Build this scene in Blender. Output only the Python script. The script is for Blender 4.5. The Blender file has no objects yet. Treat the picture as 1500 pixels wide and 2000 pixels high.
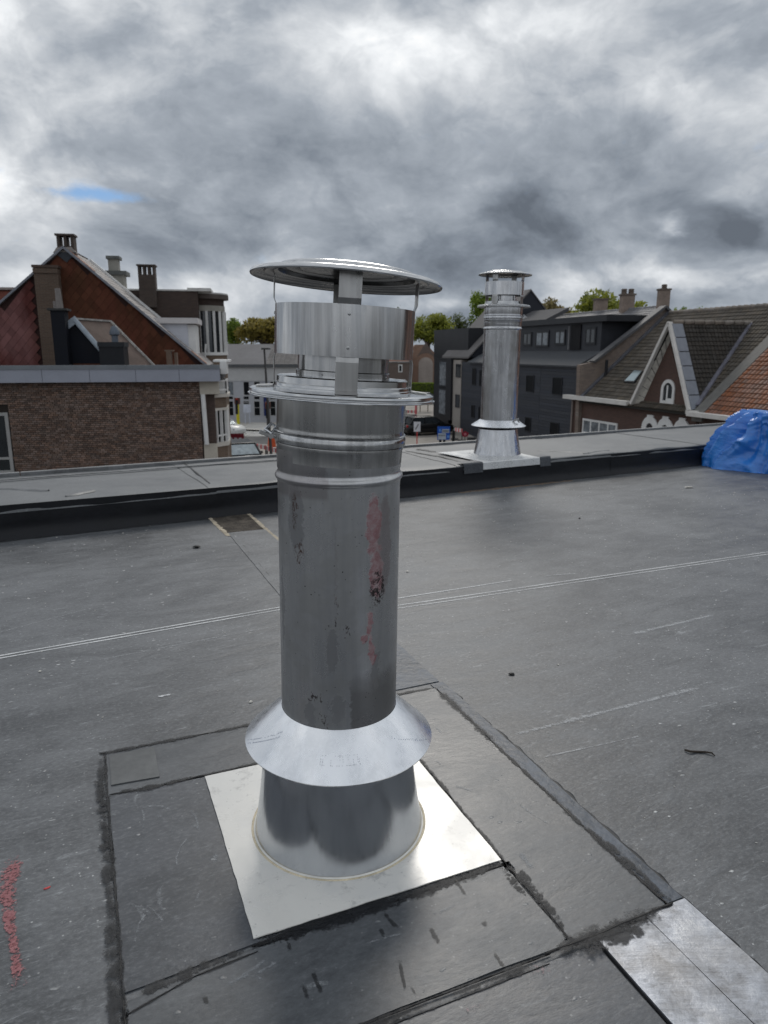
import bpy, math, random
from mathutils import Vector, Matrix, noise as mnoise
rnd = random.Random(7)
R = math.radians
C = bpy.context.scene.collection
sc = bpy.context.scene
# ------------------------------------------------------------------ camera
CAM_H = 1.4; PITCH = R(12.8); FPX = 1387.0
cam_d = bpy.data.cameras.new('camera'); cam = bpy.data.objects.new('camera', cam_d); C.objects.link(cam)
cam.location = (0, 0, CAM_H); cam.rotation_euler = (R(90) - PITCH, 0, 0)
cam_d.sensor_fit = 'VERTICAL'; cam_d.sensor_height = 36; cam_d.lens = FPX / 2000 * 36
cam_d.clip_start = 0.05; cam_d.clip_end = 3000
cam_d.dof.use_dof = True; cam_d.dof.focus_distance = 1.85; cam_d.dof.aperture_fstop = 7.5
sc.camera = cam
sc.view_settings.view_transform = 'Standard'; sc.view_settings.look = 'None'
sc.view_settings.exposure = 0.27; sc.view_settings.gamma = 1.0
SUN_AZ = R(4); SUN_EL = R(41)                     # azimuth from +Y towards +X

# ------------------------------------------------------------------ node helpers
class NT:
    def __init__(s, tree): s.t = tree
    def n(s, ty, **kw):
        nd = s.t.nodes.new(ty)
        for k, v in kw.items(): setattr(nd, k, v)
        return nd
    def put(s, sock, v):
        if v is None: return
        if isinstance(v, bpy.types.NodeSocket): s.t.links.new(v, sock)
        elif isinstance(v, (tuple, list)) and len(v) == 3 and sock.type == 'RGBA': sock.default_value = (*v, 1)
        else: sock.default_value = v
    def m(s, op, a, b=None, c=None, clamp=False):
        nd = s.n('ShaderNodeMath', operation=op); nd.use_clamp = clamp
        for i, v in enumerate((a, b, c)): s.put(nd.inputs[i], v)
        return nd.outputs[0]
    def vm(s, op, a, b=None, sc=None):
        nd = s.n('ShaderNodeVectorMath', operation=op)
        s.put(nd.inputs[0], a); s.put(nd.inputs[1], b)
        if sc is not None: s.put(nd.inputs['Scale'], sc)
        return nd.outputs[1] if op in ('DOT_PRODUCT', 'LENGTH', 'DISTANCE') else nd.outputs[0]
    def mix(s, f, a, b, blend='MIX'):
        nd = s.n('ShaderNodeMix', data_type='RGBA', blend_type=blend); nd.clamp_factor = True
        s.put(nd.inputs[0], f); s.put(nd.inputs[6], a); s.put(nd.inputs[7], b)
        return nd.outputs[2]
    def mapr(s, v, a, b, c=0.0, d=1.0, smooth=False):
        nd = s.n('ShaderNodeMapRange'); nd.interpolation_type = 'SMOOTHSTEP' if smooth else 'LINEAR'
        for i, x in enumerate((v, a, b, c, d)): s.put(nd.inputs[i], x)
        return nd.outputs[0]
    def noise(s, vec, scale, detail=4, rough=0.55, dist=0.0, out=0):
        nd = s.n('ShaderNodeTexNoise'); s.put(nd.inputs['Vector'], vec)
        for k, v in (('Scale', scale), ('Detail', detail), ('Roughness', rough), ('Distortion', dist)): s.put(nd.inputs[k], v)
        return nd.outputs[out]
    def voro(s, vec, scale, feature='F1', out=0, **kw):
        nd = s.n('ShaderNodeTexVoronoi', feature=feature); s.put(nd.inputs['Vector'], vec); s.put(nd.inputs['Scale'], scale)
        for k, v in kw.items(): s.put(nd.inputs[k], v)
        return nd.outputs[out]
    def ramp(s, f, stops):
        nd = s.n('ShaderNodeValToRGB'); cr = nd.color_ramp
        while len(cr.elements) > 1: cr.elements.remove(cr.elements[-1])
        for i, (p, c) in enumerate(stops):
            e = cr.elements[0] if i == 0 else cr.elements.new(p)
            e.position = p; e.color = (*c, 1)
        s.put(nd.inputs[0], f); return nd.outputs[0]

# ------------------------------------------------------------------ world: broken cloud over a physical sky
w = bpy.data.worlds.new("World"); sc.world = w; w.use_nodes = True
wt = w.node_tree; wt.nodes.clear(); K = NT(wt)
out = K.n('ShaderNodeOutputWorld')
sky = K.n('ShaderNodeTexSky', sky_type='NISHITA'); sky.sun_disc = False
sky.sun_elevation = SUN_EL; sky.sun_rotation = SUN_AZ; sky.ozone_density = 3.0; sky.dust_density = 0.0; sky.altitude = 1500
bg_sky = K.n('ShaderNodeBackground'); K.put(bg_sky.inputs[0], sky.outputs[0]); bg_sky.inputs[1].default_value = 0.072
D = K.vm('NORMALIZE', K.n('ShaderNodeTexCoord').outputs['Generated'])
sx = K.n('ShaderNodeSeparateXYZ'); K.put(sx.inputs[0], D); X, Y, Z = sx.outputs
az = K.m('ARCTAN2', X, Y); el = K.m('ARCSINE', Z)
def azel(px, py):
    u = (px - 750) / FPX; v = (1000 - py) / FPX
    y = math.cos(PITCH) + v * math.sin(PITCH); z = -math.sin(PITCH) + v * math.cos(PITCH)
    return math.atan2(u, y), math.atan2(z, math.hypot(u, y))
def blob(px, py, wx, wy, amp, vz=None):
    a0, e0 = azel(px, py); sa = wx / FPX; se = wy / FPX
    da = K.m('DIVIDE', K.m('SUBTRACT', az, a0), sa); de = K.m('DIVIDE', K.m('SUBTRACT', el, e0), se)
    if vz is not None:
        da = K.m('ADD', da, K.m('MULTIPLY', vz[0], 1.0)); de = K.m('ADD', de, K.m('MULTIPLY', vz[1], 1.0))
    r2 = K.m('ADD', K.m('MULTIPLY', da, da), K.m('MULTIPLY', de, de))
    return K.m('MULTIPLY', K.m('EXPONENT', K.m('MULTIPLY', r2, -1.0)), amp)
# cloud masses; lit from above and behind, so tops glow and bases are slate
P0 = K.vm('MULTIPLY', D, (1.0, 1.0, 1.55))
warp = K.vm('SCALE', K.vm('SUBTRACT', K.noise(P0, 2.2, 3, 0.5, out=1), (0.5, 0.5, 0.5)), sc=0.16)
P1 = K.vm('ADD', P0, warp)
d0 = K.noise(P1, 2.6, 9, 0.56); d1 = K.noise(K.vm('ADD', P1, (0.0, -0.02, 0.09)), 2.6, 4, 0.50)
relief = K.m('SUBTRACT', d0, d1)
fine = K.noise(P1, 12.0, 5, 0.6)
PL = K.vm('ADD', P1, K.vm('SCALE', K.vm('SUBTRACT', K.noise(P1, 9.0, 4, 0.6, out=1), (0.5, 0.5, 0.5)), sc=0.11))
lump = K.m('SUBTRACT', 0.42, K.voro(PL, 5.0, 'SMOOTH_F1', Smoothness=0.5)); lump2 = K.m('SUBTRACT', 0.42, K.voro(PL, 12.0, 'F1'))
q0 = K.noise(PL, 6.0, 8, 0.56); q1 = K.noise(K.vm('ADD', PL, (0.0, -0.01, 0.045)), 6.0, 5, 0.56)
puff = K.m('ADD', K.m('ADD', K.m('MULTIPLY', lump, 0.8), K.m('MULTIPLY', lump2, 0.45)), K.m('MULTIPLY', K.m('SUBTRACT', q1, q0), 2.3))
v1 = (K.m('MULTIPLY', K.m('SUBTRACT', d1, 0.5), 2.4), K.m('MULTIPLY', K.m('SUBTRACT', d0, 0.5), 3.0))
v2 = (K.m('MULTIPLY', K.m('SUBTRACT', d1, 0.5), 3.0), K.m('MULTIPLY', K.m('SUBTRACT', fine, 0.5), 3.6))
big = [blob(880, 455, 560, 115, -0.27, v1), blob(960, 440, 620, 120, -0.11), blob(50, 320, 150, 50, 0.14, v2), blob(560, 250, 360, 90, -0.14, v1), blob(1300, 250, 260, 50, -0.06, v1),
       blob(1370, 70, 230, 80, -0.12, v1), blob(790, 130, 170, 60, 0.07, v1), blob(120, 220, 200, 80, 0.16, v1), blob(1040, 110, 150, 70, 0.0, v1),
       blob(110, 395, 300, 60, 0.24, v1), blob(1450, 300, 110, 70, 0.16, v1), blob(1390, 540, 170, 22, 0.36, v2),
       blob(260, 550, 380, 45, 0.24, v1), blob(820, 592, 130, 18, 0.36, v2), blob(1325, 425, 26, 15, 0.30, (K.m('MULTIPLY', K.m('SUBTRACT', q0, 0.5), 7.0), K.m('MULTIPLY', K.m('SUBTRACT', fine, 0.5), 7.0))),
       blob(300, 40, 260, 90, 0.02, v1), blob(945, 355, 50, 14, 0.16, v2)]
tot = K.m('ADD', K.m('MULTIPLY', K.m('SUBTRACT', d0, 0.5), -0.50), 0.51)
tot = K.m('ADD', tot, K.m('MULTIPLY', relief, -1.35))
tot = K.m('ADD', tot, K.m('MULTIPLY', puff, 0.30))
tot = K.m('ADD', tot, K.m('MULTIPLY', K.m('SUBTRACT', fine, 0.5), 0.20))
for b in big: tot = K.m('ADD', tot, b)
# thinner cloud high up, round the hidden sun
sd = Vector((math.sin(SUN_AZ) * math.cos(SUN_EL), math.cos(SUN_AZ) * math.cos(SUN_EL), math.sin(SUN_EL)))
sung = K.m('POWER', K.m('MAXIMUM', K.vm('DOT_PRODUCT', D, tuple(sd)), 0.0), 45.0)
tot = K.m('ADD', tot, K.m('MULTIPLY', sung, 0.12)); tot = K.m('ADD', tot, K.m('MULTIPLY', K.m('MAXIMUM', Z, 0.0), 0.16))
col = K.ramp(tot, [(0.0, (0.11, 0.128, 0.155)), (0.2, (0.185, 0.212, 0.25)), (0.42, (0.31, 0.342, 0.385)), (0.62, (0.51, 0.535, 0.565)),
                   (0.8, (0.74, 0.76, 0.78)), (1.0, (0.95, 0.94, 0.92))])
bg_c = K.n('ShaderNodeBackground'); K.put(bg_c.inputs[0], col)
K.put(bg_c.inputs[1], K.m('ADD', 1.0, K.m('MULTIPLY', sung, 0.15)))
hole = blob(205, 376, 105, 15, 1.6, (K.m('MULTIPLY', v1[0], .5), K.m('MULTIPLY', v1[1], .8)))
hole2 = K.m('ADD', hole, blob(-14, 330, 20, 10, 0.8, (K.m('MULTIPLY', v1[0], .3), K.m('MULTIPLY', v1[1], .6))))
hole2 = K.m('ADD', hole2, K.m('MULTIPLY', K.m('SUBTRACT', K.noise(P1, 16.0, 6, 0.65), 0.5), 2.6))
hm = K.mapr(hole2, 0.35, 1.55, smooth=True)
mx = K.n('ShaderNodeMixShader'); K.put(mx.inputs[0], hm); K.put(mx.inputs[1], bg_c.outputs[0]); K.put(mx.inputs[2], bg_sky.outputs[0])
K.put(out.inputs[0], mx.outputs[0])
# ------------------------------------------------------------------ the veiled sun
sl = bpy.data.lights.new('sun', 'SUN'); sl.energy = 0.85; sl.angle = R(18); sl.color = (1.0, 0.95, 0.88)
so = bpy.data.objects.new('sun', sl); C.objects.link(so)
so.rotation_euler = (-sd).to_track_quat('-Z', 'Y').to_euler()

# ================================================================== helpers
def ray(px, py):
    u = (px - 750) / FPX; v = (1000 - py) / FPX; c, s = math.cos(PITCH), math.sin(PITCH)
    return Vector((u, c + v * s, -s + v * c))
CP = Vector((0, 0, CAM_H))
def gz(px, py, z=0.0):
    r = ray(px, py); return CP + r * ((z - CAM_H) / r.z)
def at(px, py, Yd):
    r = ray(px, py); return CP + r * (Yd / r.y)
class Frame:                     # a house's own axes: s along the street front, n into the house, z up
    def __init__(f, P, d):
        f.P = Vector((P[0], P[1])); f.d = Vector(d).normalized(); f.m = Vector((-f.d.y, f.d.x))
        if f.m.dot(f.P) < 0: f.m = -f.m
    def W(f, s, n, z): q = f.P + f.d * s + f.m * n; return Vector((q.x, q.y, z))
    def S(f, px, py, n=0.0):
        r = ray(px, py); q = f.P + f.m * n; t = q.dot(f.m) / Vector((r.x, r.y)).dot(f.m)
        p = CP + r * t; return (Vector((p.x, p.y)) - f.P).dot(f.d), p.z
    def N(f, px, py, s):
        r = ray(px, py); q = f.P + f.d * s; t = q.dot(f.d) / Vector((r.x, r.y)).dot(f.d)
        p = CP + r * t; return (Vector((p.x, p.y)) - f.P).dot(f.m), p.z

class MB:
    def __init__(s): s.v = []; s.f = []; s.mi = []
    def add(s, vs, fs, mi=0):
        b = len(s.v); s.v += [Vector(v) for v in vs]; s.f += [tuple(b + i for i in f) for f in fs]; s.mi += [mi] * len(fs); return s
    def hexa(s, p, mi=0):        # 8 points: 4 bottom ccw, 4 top ccw
        return s.add(p, [(3, 2, 1, 0), (4, 5, 6, 7), (0, 1, 5, 4), (1, 2, 6, 5), (2, 3, 7, 6), (3, 0, 4, 7)], mi)
    def box(s, a, b, mi=0):
        x0, y0, z0 = a; x1, y1, z1 = b
        return s.hexa([(x0, y0, z0), (x1, y0, z0), (x1, y1, z0), (x0, y1, z0), (x0, y0, z1), (x1, y0, z1), (x1, y1, z1), (x0, y1, z1)], mi)
    def fbox(s, F, s0, s1, n0, n1, z0, z1, mi=0):
        return s.hexa([F.W(s0, n0, z0), F.W(s1, n0, z0), F.W(s1, n1, z0), F.W(s0, n1, z0), F.W(s0, n0, z1), F.W(s1, n0, z1), F.W(s1, n1, z1), F.W(s0, n1, z1)], mi)
    def slab(s, poly, off, mi=0):  # polygon extruded by a vector
        n = len(poly); P = [Vector(p) for p in poly]; off = Vector(off)
        fs = [tuple(range(n)), tuple(reversed(range(n, 2 * n)))] + [(i, i + n, (i + 1) % n + n, (i + 1) % n) for i in range(n)]
        return s.add(P + [p + off for p in P], fs, mi)
    def bar(s, a, b, wd, ht, up=(0, 0, 1), mi=0):
        a = Vector(a); b = Vector(b); d = (b - a).normalized(); sd_ = d.cross(Vector(up))
        if sd_.length < 1e-4: sd_ = d.cross(Vector((1, 0, 0)))
        sd_.normalize(); u = sd_.cross(d).normalized(); sd_ *= wd / 2; u *= ht / 2
        return s.hexa([a - sd_ - u, a + sd_ - u, b + sd_ - u, b - sd_ - u, a - sd_ + u, a + sd_ + u, b + sd_ + u, b - sd_ + u], mi)
    def tube(s, pts, r, seg=10, mi=0, cap=True):
        pts = [Vector(p) for p in pts]; rs = r if isinstance(r, (list, tuple)) else [r] * len(pts); b = len(s.v)
        up = Vector((0.13, 0.31, 0.94)).normalized()
        for i, p in enumerate(pts):
            d = (pts[min(i + 1, len(pts) - 1)] - pts[max(i - 1, 0)]).normalized()
            x = d.cross(up)
            if x.length < 0.05: x = d.cross(Vector((1, 0, 0)))
            x.normalize(); y = d.cross(x)
            for k in range(seg):
                a = 2 * math.pi * k / seg; s.v.append(p + (x * math.cos(a) + y * math.sin(a)) * rs[i])
        for i in range(len(pts) - 1):
            for k in range(seg):
                k2 = (k + 1) % seg; s.f.append((b + i * seg + k, b + i * seg + k2, b + (i + 1) * seg + k2, b + (i + 1) * seg + k)); s.mi.append(mi)
        if cap:
            s.f.append(tuple(b + k for k in reversed(range(seg)))); s.mi.append(mi)
            s.f.append(tuple(b + (len(pts) - 1) * seg + k for k in range(seg))); s.mi.append(mi)
        return s
    def lathe(s, prof, seg=64, M=None, mi=0, a0=0.0, a1=2 * math.pi):
        M = M or Matrix(); b = len(s.v); full = abs(a1 - a0 - 2 * math.pi) < 1e-6; n = seg if full else seg + 1
        for r, z in prof:
            for k in range(n):
                a = a0 + (a1 - a0) * k / seg; s.v.append(M @ Vector((r * math.cos(a), r * math.sin(a), z)))
        for i in range(len(prof) - 1):
            for k in range(seg):
                k2 = (k + 1) % n; s.f.append((b + i * n + k, b + i * n + k2, b + (i + 1) * n + k2, b + (i + 1) * n + k)); s.mi.append(mi)
        return s
    def build(s, name, mat=None, parent=None, smooth=False, loc=None, bevel=0.0, sharp=35):
        org = Vector(loc) if loc is not None else Vector((0, 0, 0))
        if parent is not None and loc is None:
            p = parent
            while p is not None: org = org + p.location; p = p.parent
        me = bpy.data.meshes.new(name); me.from_pydata([tuple(v - org) for v in s.v], [], s.f)
        for m_ in (mat if isinstance(mat, (list, tuple)) else [mat]):
            if m_ is not None: me.materials.append(m_)
        for p, i in zip(me.polygons, s.mi): p.material_index = i
        me.validate()
        if smooth:
            me.polygons.foreach_set('use_smooth', [True] * len(me.polygons))
            me.set_sharp_from_angle(angle=R(sharp))
        o = bpy.data.objects.new(name, me); C.objects.link(o)
        if parent is not None: o.parent = parent
        elif loc is not None: o.location = org
        if bevel > 0:
            md = o.modifiers.new('bevel', 'BEVEL'); md.width = bevel; md.segments = 2; md.limit_method = 'ANGLE'
        return o
def tag(o, label, cat, group=None):
    o['label'] = label; o['category'] = cat
    if group: o['group'] = group
    return o
def struct(o): o['kind'] = 'structure'; return o
def stuff(o): o['kind'] = 'stuff'; return o
def thing(name, label, cat, loc=(0, 0, 0), group=None):
    o = bpy.data.objects.new(name, None); C.objects.link(o); o.location = loc; o.empty_display_size = 0.2
    return tag(o, label, cat, group)
def instance(src, parent, loc, rot=None, scale=None):
    o = src.copy(); C.objects.link(o); o.parent = parent; o.location = loc
    if rot is not None: o.rotation_euler = rot
    if scale is not None: o.scale = scale
    return o
def copy_tree(o, parent=None):
    c = o.copy(); C.objects.link(c); c.parent = parent
    for ch in [x for x in bpy.data.objects if x.parent == o]: copy_tree(ch, c)
    return c
def inpoly(x, y, poly):
    c = False; j = len(poly) - 1
    for i in range(len(poly)):
        xi, yi = poly[i]; xj, yj = poly[j]
        if (yi > y) != (yj > y) and x < (xj - xi) * (y - yi) / (yj - yi) + xi: c = not c
        j = i
    return c

# ================================================================== materials
def newmat(name):
    m = bpy.data.materials.new(name); m.use_nodes = True; m.node_tree.nodes.clear(); k = NT(m.node_tree)
    o = k.n('ShaderNodeOutputMaterial'); b = k.n('ShaderNodeBsdfPrincipled'); m.node_tree.links.new(b.outputs[0], o.inputs[0])
    return m, k, b
def bump(k, b, h, strength=0.3, dist=0.01):
    n = k.n('ShaderNodeBump'); n.inputs['Strength'].default_value = strength; n.inputs['Distance'].default_value = dist
    k.put(n.inputs['Height'], h); k.put(b.inputs['Normal'], n.outputs[0])
def simple(name, colr, rough=0.6, metal=0.0, var=0.18, scale=3.0, bmp=0.15, bscale=40, vrand=0.0, bdist=0.004, spec=0.3):
    m, k, b = newmat(name); co = k.n('ShaderNodeTexCoord').outputs['Object']
    n1 = k.noise(co, scale, 5, 0.6); n2 = k.noise(co, scale * 9, 4, 0.6)
    f = k.m('ADD', k.m('MULTIPLY', n1, 0.65), k.m('MULTIPLY', n2, 0.35))
    lo = tuple(c * (1 - var * 1.6) for c in colr); hi = tuple(min(1, c * (1 + var * 1.6)) for c in colr)
    cc = k.mix(k.mapr(f, 0.3, 0.7), lo, hi)
    if vrand > 0:
        rr = k.m('FRACT', k.m('ADD', k.n('ShaderNodeObjectInfo').outputs['Random'], k.n('ShaderNodeNewGeometry').outputs['Random Per Island']))
        hs = k.n('ShaderNodeHueSaturation'); k.put(hs.inputs['Color'], cc)
        k.put(hs.inputs['Value'], k.mapr(rr, 0, 1, 1 - vrand, 1 + vrand)); k.put(hs.inputs['Saturation'], k.mapr(k.m('FRACT', k.m('MULTIPLY', rr, 7.3)), 0, 1, 0.8, 1.2))
        cc = hs.outputs[0]
    k.put(b.inputs['Base Color'], cc); k.put(b.inputs['Roughness'], k.mapr(f, 0.3, 0.7, max(0.02, rough - 0.1), min(1, rough + 0.1)))
    b.inputs['Metallic'].default_value = metal; b.inputs['Specular IOR Level'].default_value = spec
    if bmp > 0: bump(k, b, k.noise(co, bscale, 4, 0.6), bmp, bdist)
    return m
def bricktex(name, c1, c2, mortar, d, bw=0.21, bh=0.065, var=0.3):
    m, k, b = newmat(name); co = k.n('ShaderNodeTexCoord').outputs['Object']
    u = k.vm('DOT_PRODUCT', co, (d[0], d[1], 0)); s = k.n('ShaderNodeSeparateXYZ'); k.put(s.inputs[0], co)
    cb = k.n('ShaderNodeCombineXYZ'); k.put(cb.inputs[0], u); k.put(cb.inputs[1], s.outputs[2])
    br = k.n('ShaderNodeTexBrick'); k.put(br.inputs['Vector'], cb.outputs[0])
    for n_, v in (('Color1', c1), ('Color2', c2), ('Mortar', mortar)): k.put(br.inputs[n_], v)
    br.inputs['Scale'].default_value = 1; br.inputs['Brick Width'].default_value = bw; br.inputs['Row Height'].default_value = bh
    br.inputs['Mortar Size'].default_value = 0.006; br.inputs['Mortar Smooth'].default_value = 0.3
    nz = k.noise(co, 1.3, 5, 0.6); cc = k.mix(k.mapr(nz, 0.3, 0.7, 0, var), br.outputs[0], tuple(c * 0.45 for c in c1))
    k.put(b.inputs['Base Color'], cc); b.inputs['Roughness'].default_value = 0.85
    bump(k, b, k.m('SUBTRACT', 1.0, br.outputs[1]), 0.5, 0.01)
    return m

def steel(name, base=(0.62, 0.63, 0.64), rough=0.2, streak=0.16, bmp=0.25, dirt=0.0, disc=False):
    """brushed sheet metal; streaks along z are brushing plus painted stripes of reflection"""
    m, k, b = newmat(name); co = k.n('ShaderNodeTexCoord').outputs['Object']
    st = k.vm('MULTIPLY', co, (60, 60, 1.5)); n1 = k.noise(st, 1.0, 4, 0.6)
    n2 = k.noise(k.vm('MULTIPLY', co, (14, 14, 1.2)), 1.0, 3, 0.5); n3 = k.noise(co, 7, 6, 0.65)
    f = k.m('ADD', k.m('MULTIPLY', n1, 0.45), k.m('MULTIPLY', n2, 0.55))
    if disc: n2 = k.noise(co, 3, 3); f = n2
    cc = k.mix(k.mapr(f, 0.40, 0.60, smooth=True), tuple(c * (1 - streak) for c in base), base)  # brushed streaks deepened in the colour to stand in for striped reflections
    if dirt > 0: cc = k.mix(k.mapr(n3, 0.55, 0.75, 0, dirt), cc, (0.16, 0.15, 0.14))
    k.put(b.inputs['Base Color'], cc); b.inputs['Metallic'].default_value = 1.0
    k.put(b.inputs['Roughness'], k.m('ADD', k.mapr(f, 0.3, 0.7, rough * 0.75, rough * 1.3), k.mapr(n3, 0.4, 0.8, 0, 0.12)))
    bump(k, b, k.m('ADD', k.m('ADD', k.m('MULTIPLY', n2, 1.0), k.m('MULTIPLY', n1, 0.0 if disc else 0.02)), k.m('MULTIPLY', n3, 0.01)), bmp, 0.03)
    return m

# ---- membrane (EPDM) in several looks
def membrane(name, base, dust, dustamt, specks=1.0, rough=0.5, bmp=0.25, streak=(1, 1, 1)):
    m, k, b = newmat(name); co = k.n('ShaderNodeTexCoord').outputs['Object']
    rot = k.n('ShaderNodeMapping'); rot.inputs['Rotation'].default_value = (0, 0, R(-26)); k.put(rot.inputs[0], co); pc = rot.outputs[0]
    big = k.noise(pc, 0.8, 6, 0.6, 0.3); mid = k.noise(k.vm('MULTIPLY', pc, (1.6, 3.6, 3)), 1.9, 7, 0.65, 0.4); fin = k.noise(k.vm('MULTIPLY', pc, (1, 2.5, 1)), 22, 6, 0.7)
    f = k.m('ADD', k.m('ADD', k.m('MULTIPLY', big, 0.42), k.m('MULTIPLY', mid, 0.38)), k.m('MULTIPLY', fin, 0.20))
    cc = k.mix(k.mapr(f, 0.40, 0.60, 0, dustamt, smooth=True), base, dust)
    gr = k.noise(k.vm('MULTIPLY', pc, (1, 1.5, 1)), 60, 5, 0.75); cc = k.mix(k.mapr(gr, 0.50, 0.72, 0, 0.45 * min(1, specks)), cc, (0.26, 0.275, 0.29)); cc = k.mix(k.mapr(gr, 0.45, 0.28, 0, 0.5), cc, tuple(c * 0.5 for c in base))
    # chalky scuffs: thin, stretched
    sc1 = k.noise(k.vm('MULTIPLY', pc, (4, 16, 4)), 2.4, 6, 0.74, 1.0)
    cc = k.mix(k.mapr(sc1, 0.56, 0.78, 0, 0.5 * specks, smooth=True), cc, (0.36, 0.38, 0.40))
    sc2 = k.noise(k.vm('MULTIPLY', pc, (5, 12, 4)), 7, 5, 0.75, 0.8); cc = k.mix(k.m('MULTIPLY', k.mapr(sc2, 0.60, 0.72, 0, 0.55 * specks), k.mapr(big, 0.42, 0.58)), cc, (0.40, 0.42, 0.43))
    # white specks
    vz = k.voro(k.vm('ADD', k.vm('MULTIPLY', pc, (1, 1.8, 1)), k.vm('SCALE', k.noise(pc, 30, 2, out=1), sc=0.03)), 16, 'F1'); vc = k.voro(k.vm('MULTIPLY', pc, (1, 1.8, 1)), 16, 'F1', out=1)
    sp = k.m('MULTIPLY', k.mapr(vz, 0.07, 0.16, 1, 0), k.m('GREATER_THAN', k.vm('DOT_PRODUCT', vc, (1, 0, 0)), 0.80))
    sp = k.m('MULTIPLY', sp, k.mapr(k.noise(pc, 1.4, 3), 0.38, 0.58))
    cc = k.mix(k.m('MULTIPLY', sp, 0.75 * specks), cc, (0.55, 0.56, 0.56))
    vz2 = k.voro(pc, 75, 'F1'); vc2 = k.voro(pc, 75, 'F1', out=1)
    sp2 = k.m('MULTIPLY', k.mapr(vz2, 0.12, 0.25, 1, 0), k.m('GREATER_THAN', k.vm('DOT_PRODUCT', vc2, (0, 1, 0)), 0.90))
    cc = k.mix(k.m('MULTIPLY', k.m('MULTIPLY', sp2, k.mapr(big, 0.4, 0.6)), 0.6 * specks), cc, (0.5, 0.51, 0.51))
    k.put(b.inputs['Base Color'], cc)
    k.put(b.inputs['Roughness'], k.mapr(f, 0.35, 0.65, rough - 0.06, rough + 0.12)); b.inputs['Specular IOR Level'].default_value = 0.55
    h = k.m('ADD', k.m('MULTIPLY', mid, 1.0), k.m('ADD', k.m('MULTIPLY', fin, 0.22), k.m('MULTIPLY', sp, 0.6)))
    bump(k, b, h, bmp, 0.012)
    return m
M = {}
M['roof'] = membrane('roof_membrane', (0.046, 0.050, 0.056), (0.130, 0.138, 0.148), 0.9, 1.5, 0.44, 0.42)
M['patch'] = membrane('patch_membrane', (0.044, 0.049, 0.056), (0.095, 0.104, 0.114), 0.85, 0.4, 0.36, 0.2)
M['patch2'] = membrane('patch_membrane_dark', (0.030, 0.035, 0.043), (0.070, 0.078, 0.092), 0.85, 0.6, 0.35, 0.2)
M['ledge'] = membrane('ledge_membrane', (0.080, 0.086, 0.092), (0.152, 0.160, 0.167), 0.8, 0.5, 0.45, 0.18)
M['upstand'] = simple('upstand_membrane_shaded', (0.008, 0.009, 0.012), 0.5, 0, 0.3, 2.0, 0.3, 9, bdist=0.02)  # membrane like the ledge top, coloured near black for its shaded face
M['mastic'] = simple('black_mastic', (0.009, 0.009, 0.010), 0.42, 0, 0.4, 14, 0.5, 60, bdist=0.002, spec=0.25)
M['smear'] = simple('mastic_smear', (0.026, 0.028, 0.030), 0.5, 0, 0.75, 16, 0.5, 50, bdist=0.002)
M['chalk'] = simple('chalk_line', (0.42, 0.43, 0.44), 0.8, 0, 0.45, 12, 0.2, 90)
M['tape'] = simple('old_tape', (0.075, 0.088, 0.108), 0.4, 0, 0.5, 6, 0.4, 30, bdist=0.006)

def decalmat(name, c1, c2, rough, scale, thr=0.5, soft=0.10, amt=1.0, grain=0.0, opac=1.0, bmp=0.0, hard=1.0):
    """thin film (spilt, rubbed or chalked): its ragged outline and gaps come from noise across the strip"""
    m, k, b = newmat(name); uvn = k.n('ShaderNodeUVMap'); uvn.uv_map = 'UVMap'; su = k.n('ShaderNodeSeparateXYZ'); k.put(su.inputs[0], uvn.outputs[0])
    co = k.n('ShaderNodeTexCoord').outputs['Object']; pos = k.n('ShaderNodeNewGeometry').outputs['Position']
    n1 = k.noise(pos, scale, 5, 0.65, 0.4); n2 = k.noise(pos, scale * 4.5, 4, 0.7)
    v = su.outputs[1]; e = k.m('SUBTRACT', 1.0, k.m('POWER', k.m('ABSOLUTE', v), 2.0 * hard)); ends = k.m('MINIMUM', k.m('MULTIPLY', su.outputs[0], 1.0), 1.0)
    q = k.m('ADD', k.m('MULTIPLY', k.m('MULTIPLY', e, ends), 0.62), k.m('MULTIPLY', k.m('SUBTRACT', n1, 0.5), 1.5 * amt))
    q = k.m('ADD', q, k.m('MULTIPLY', k.m('SUBTRACT', n2, 0.5), 0.5 * amt + grain))
    al = k.mapr(q, thr - soft, thr + soft, 0, 1, smooth=True); al = k.m('MULTIPLY', al, k.mapr(e, 0.0, 0.08)); al = k.m('MULTIPLY', al, opac)
    k.put(b.inputs['Base Color'], k.mix(k.mapr(n2, 0.38, 0.62), c1, c2)); b.inputs['Roughness'].default_value = rough; b.inputs['Specular IOR Level'].default_value = 0.35
    k.put(b.inputs['Alpha'], al)
    if bmp: bump(k, b, k.m('ADD', n1, k.m('MULTIPLY', n2, .5)), bmp, 0.006)
    return m
DECALS = [0]
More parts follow.
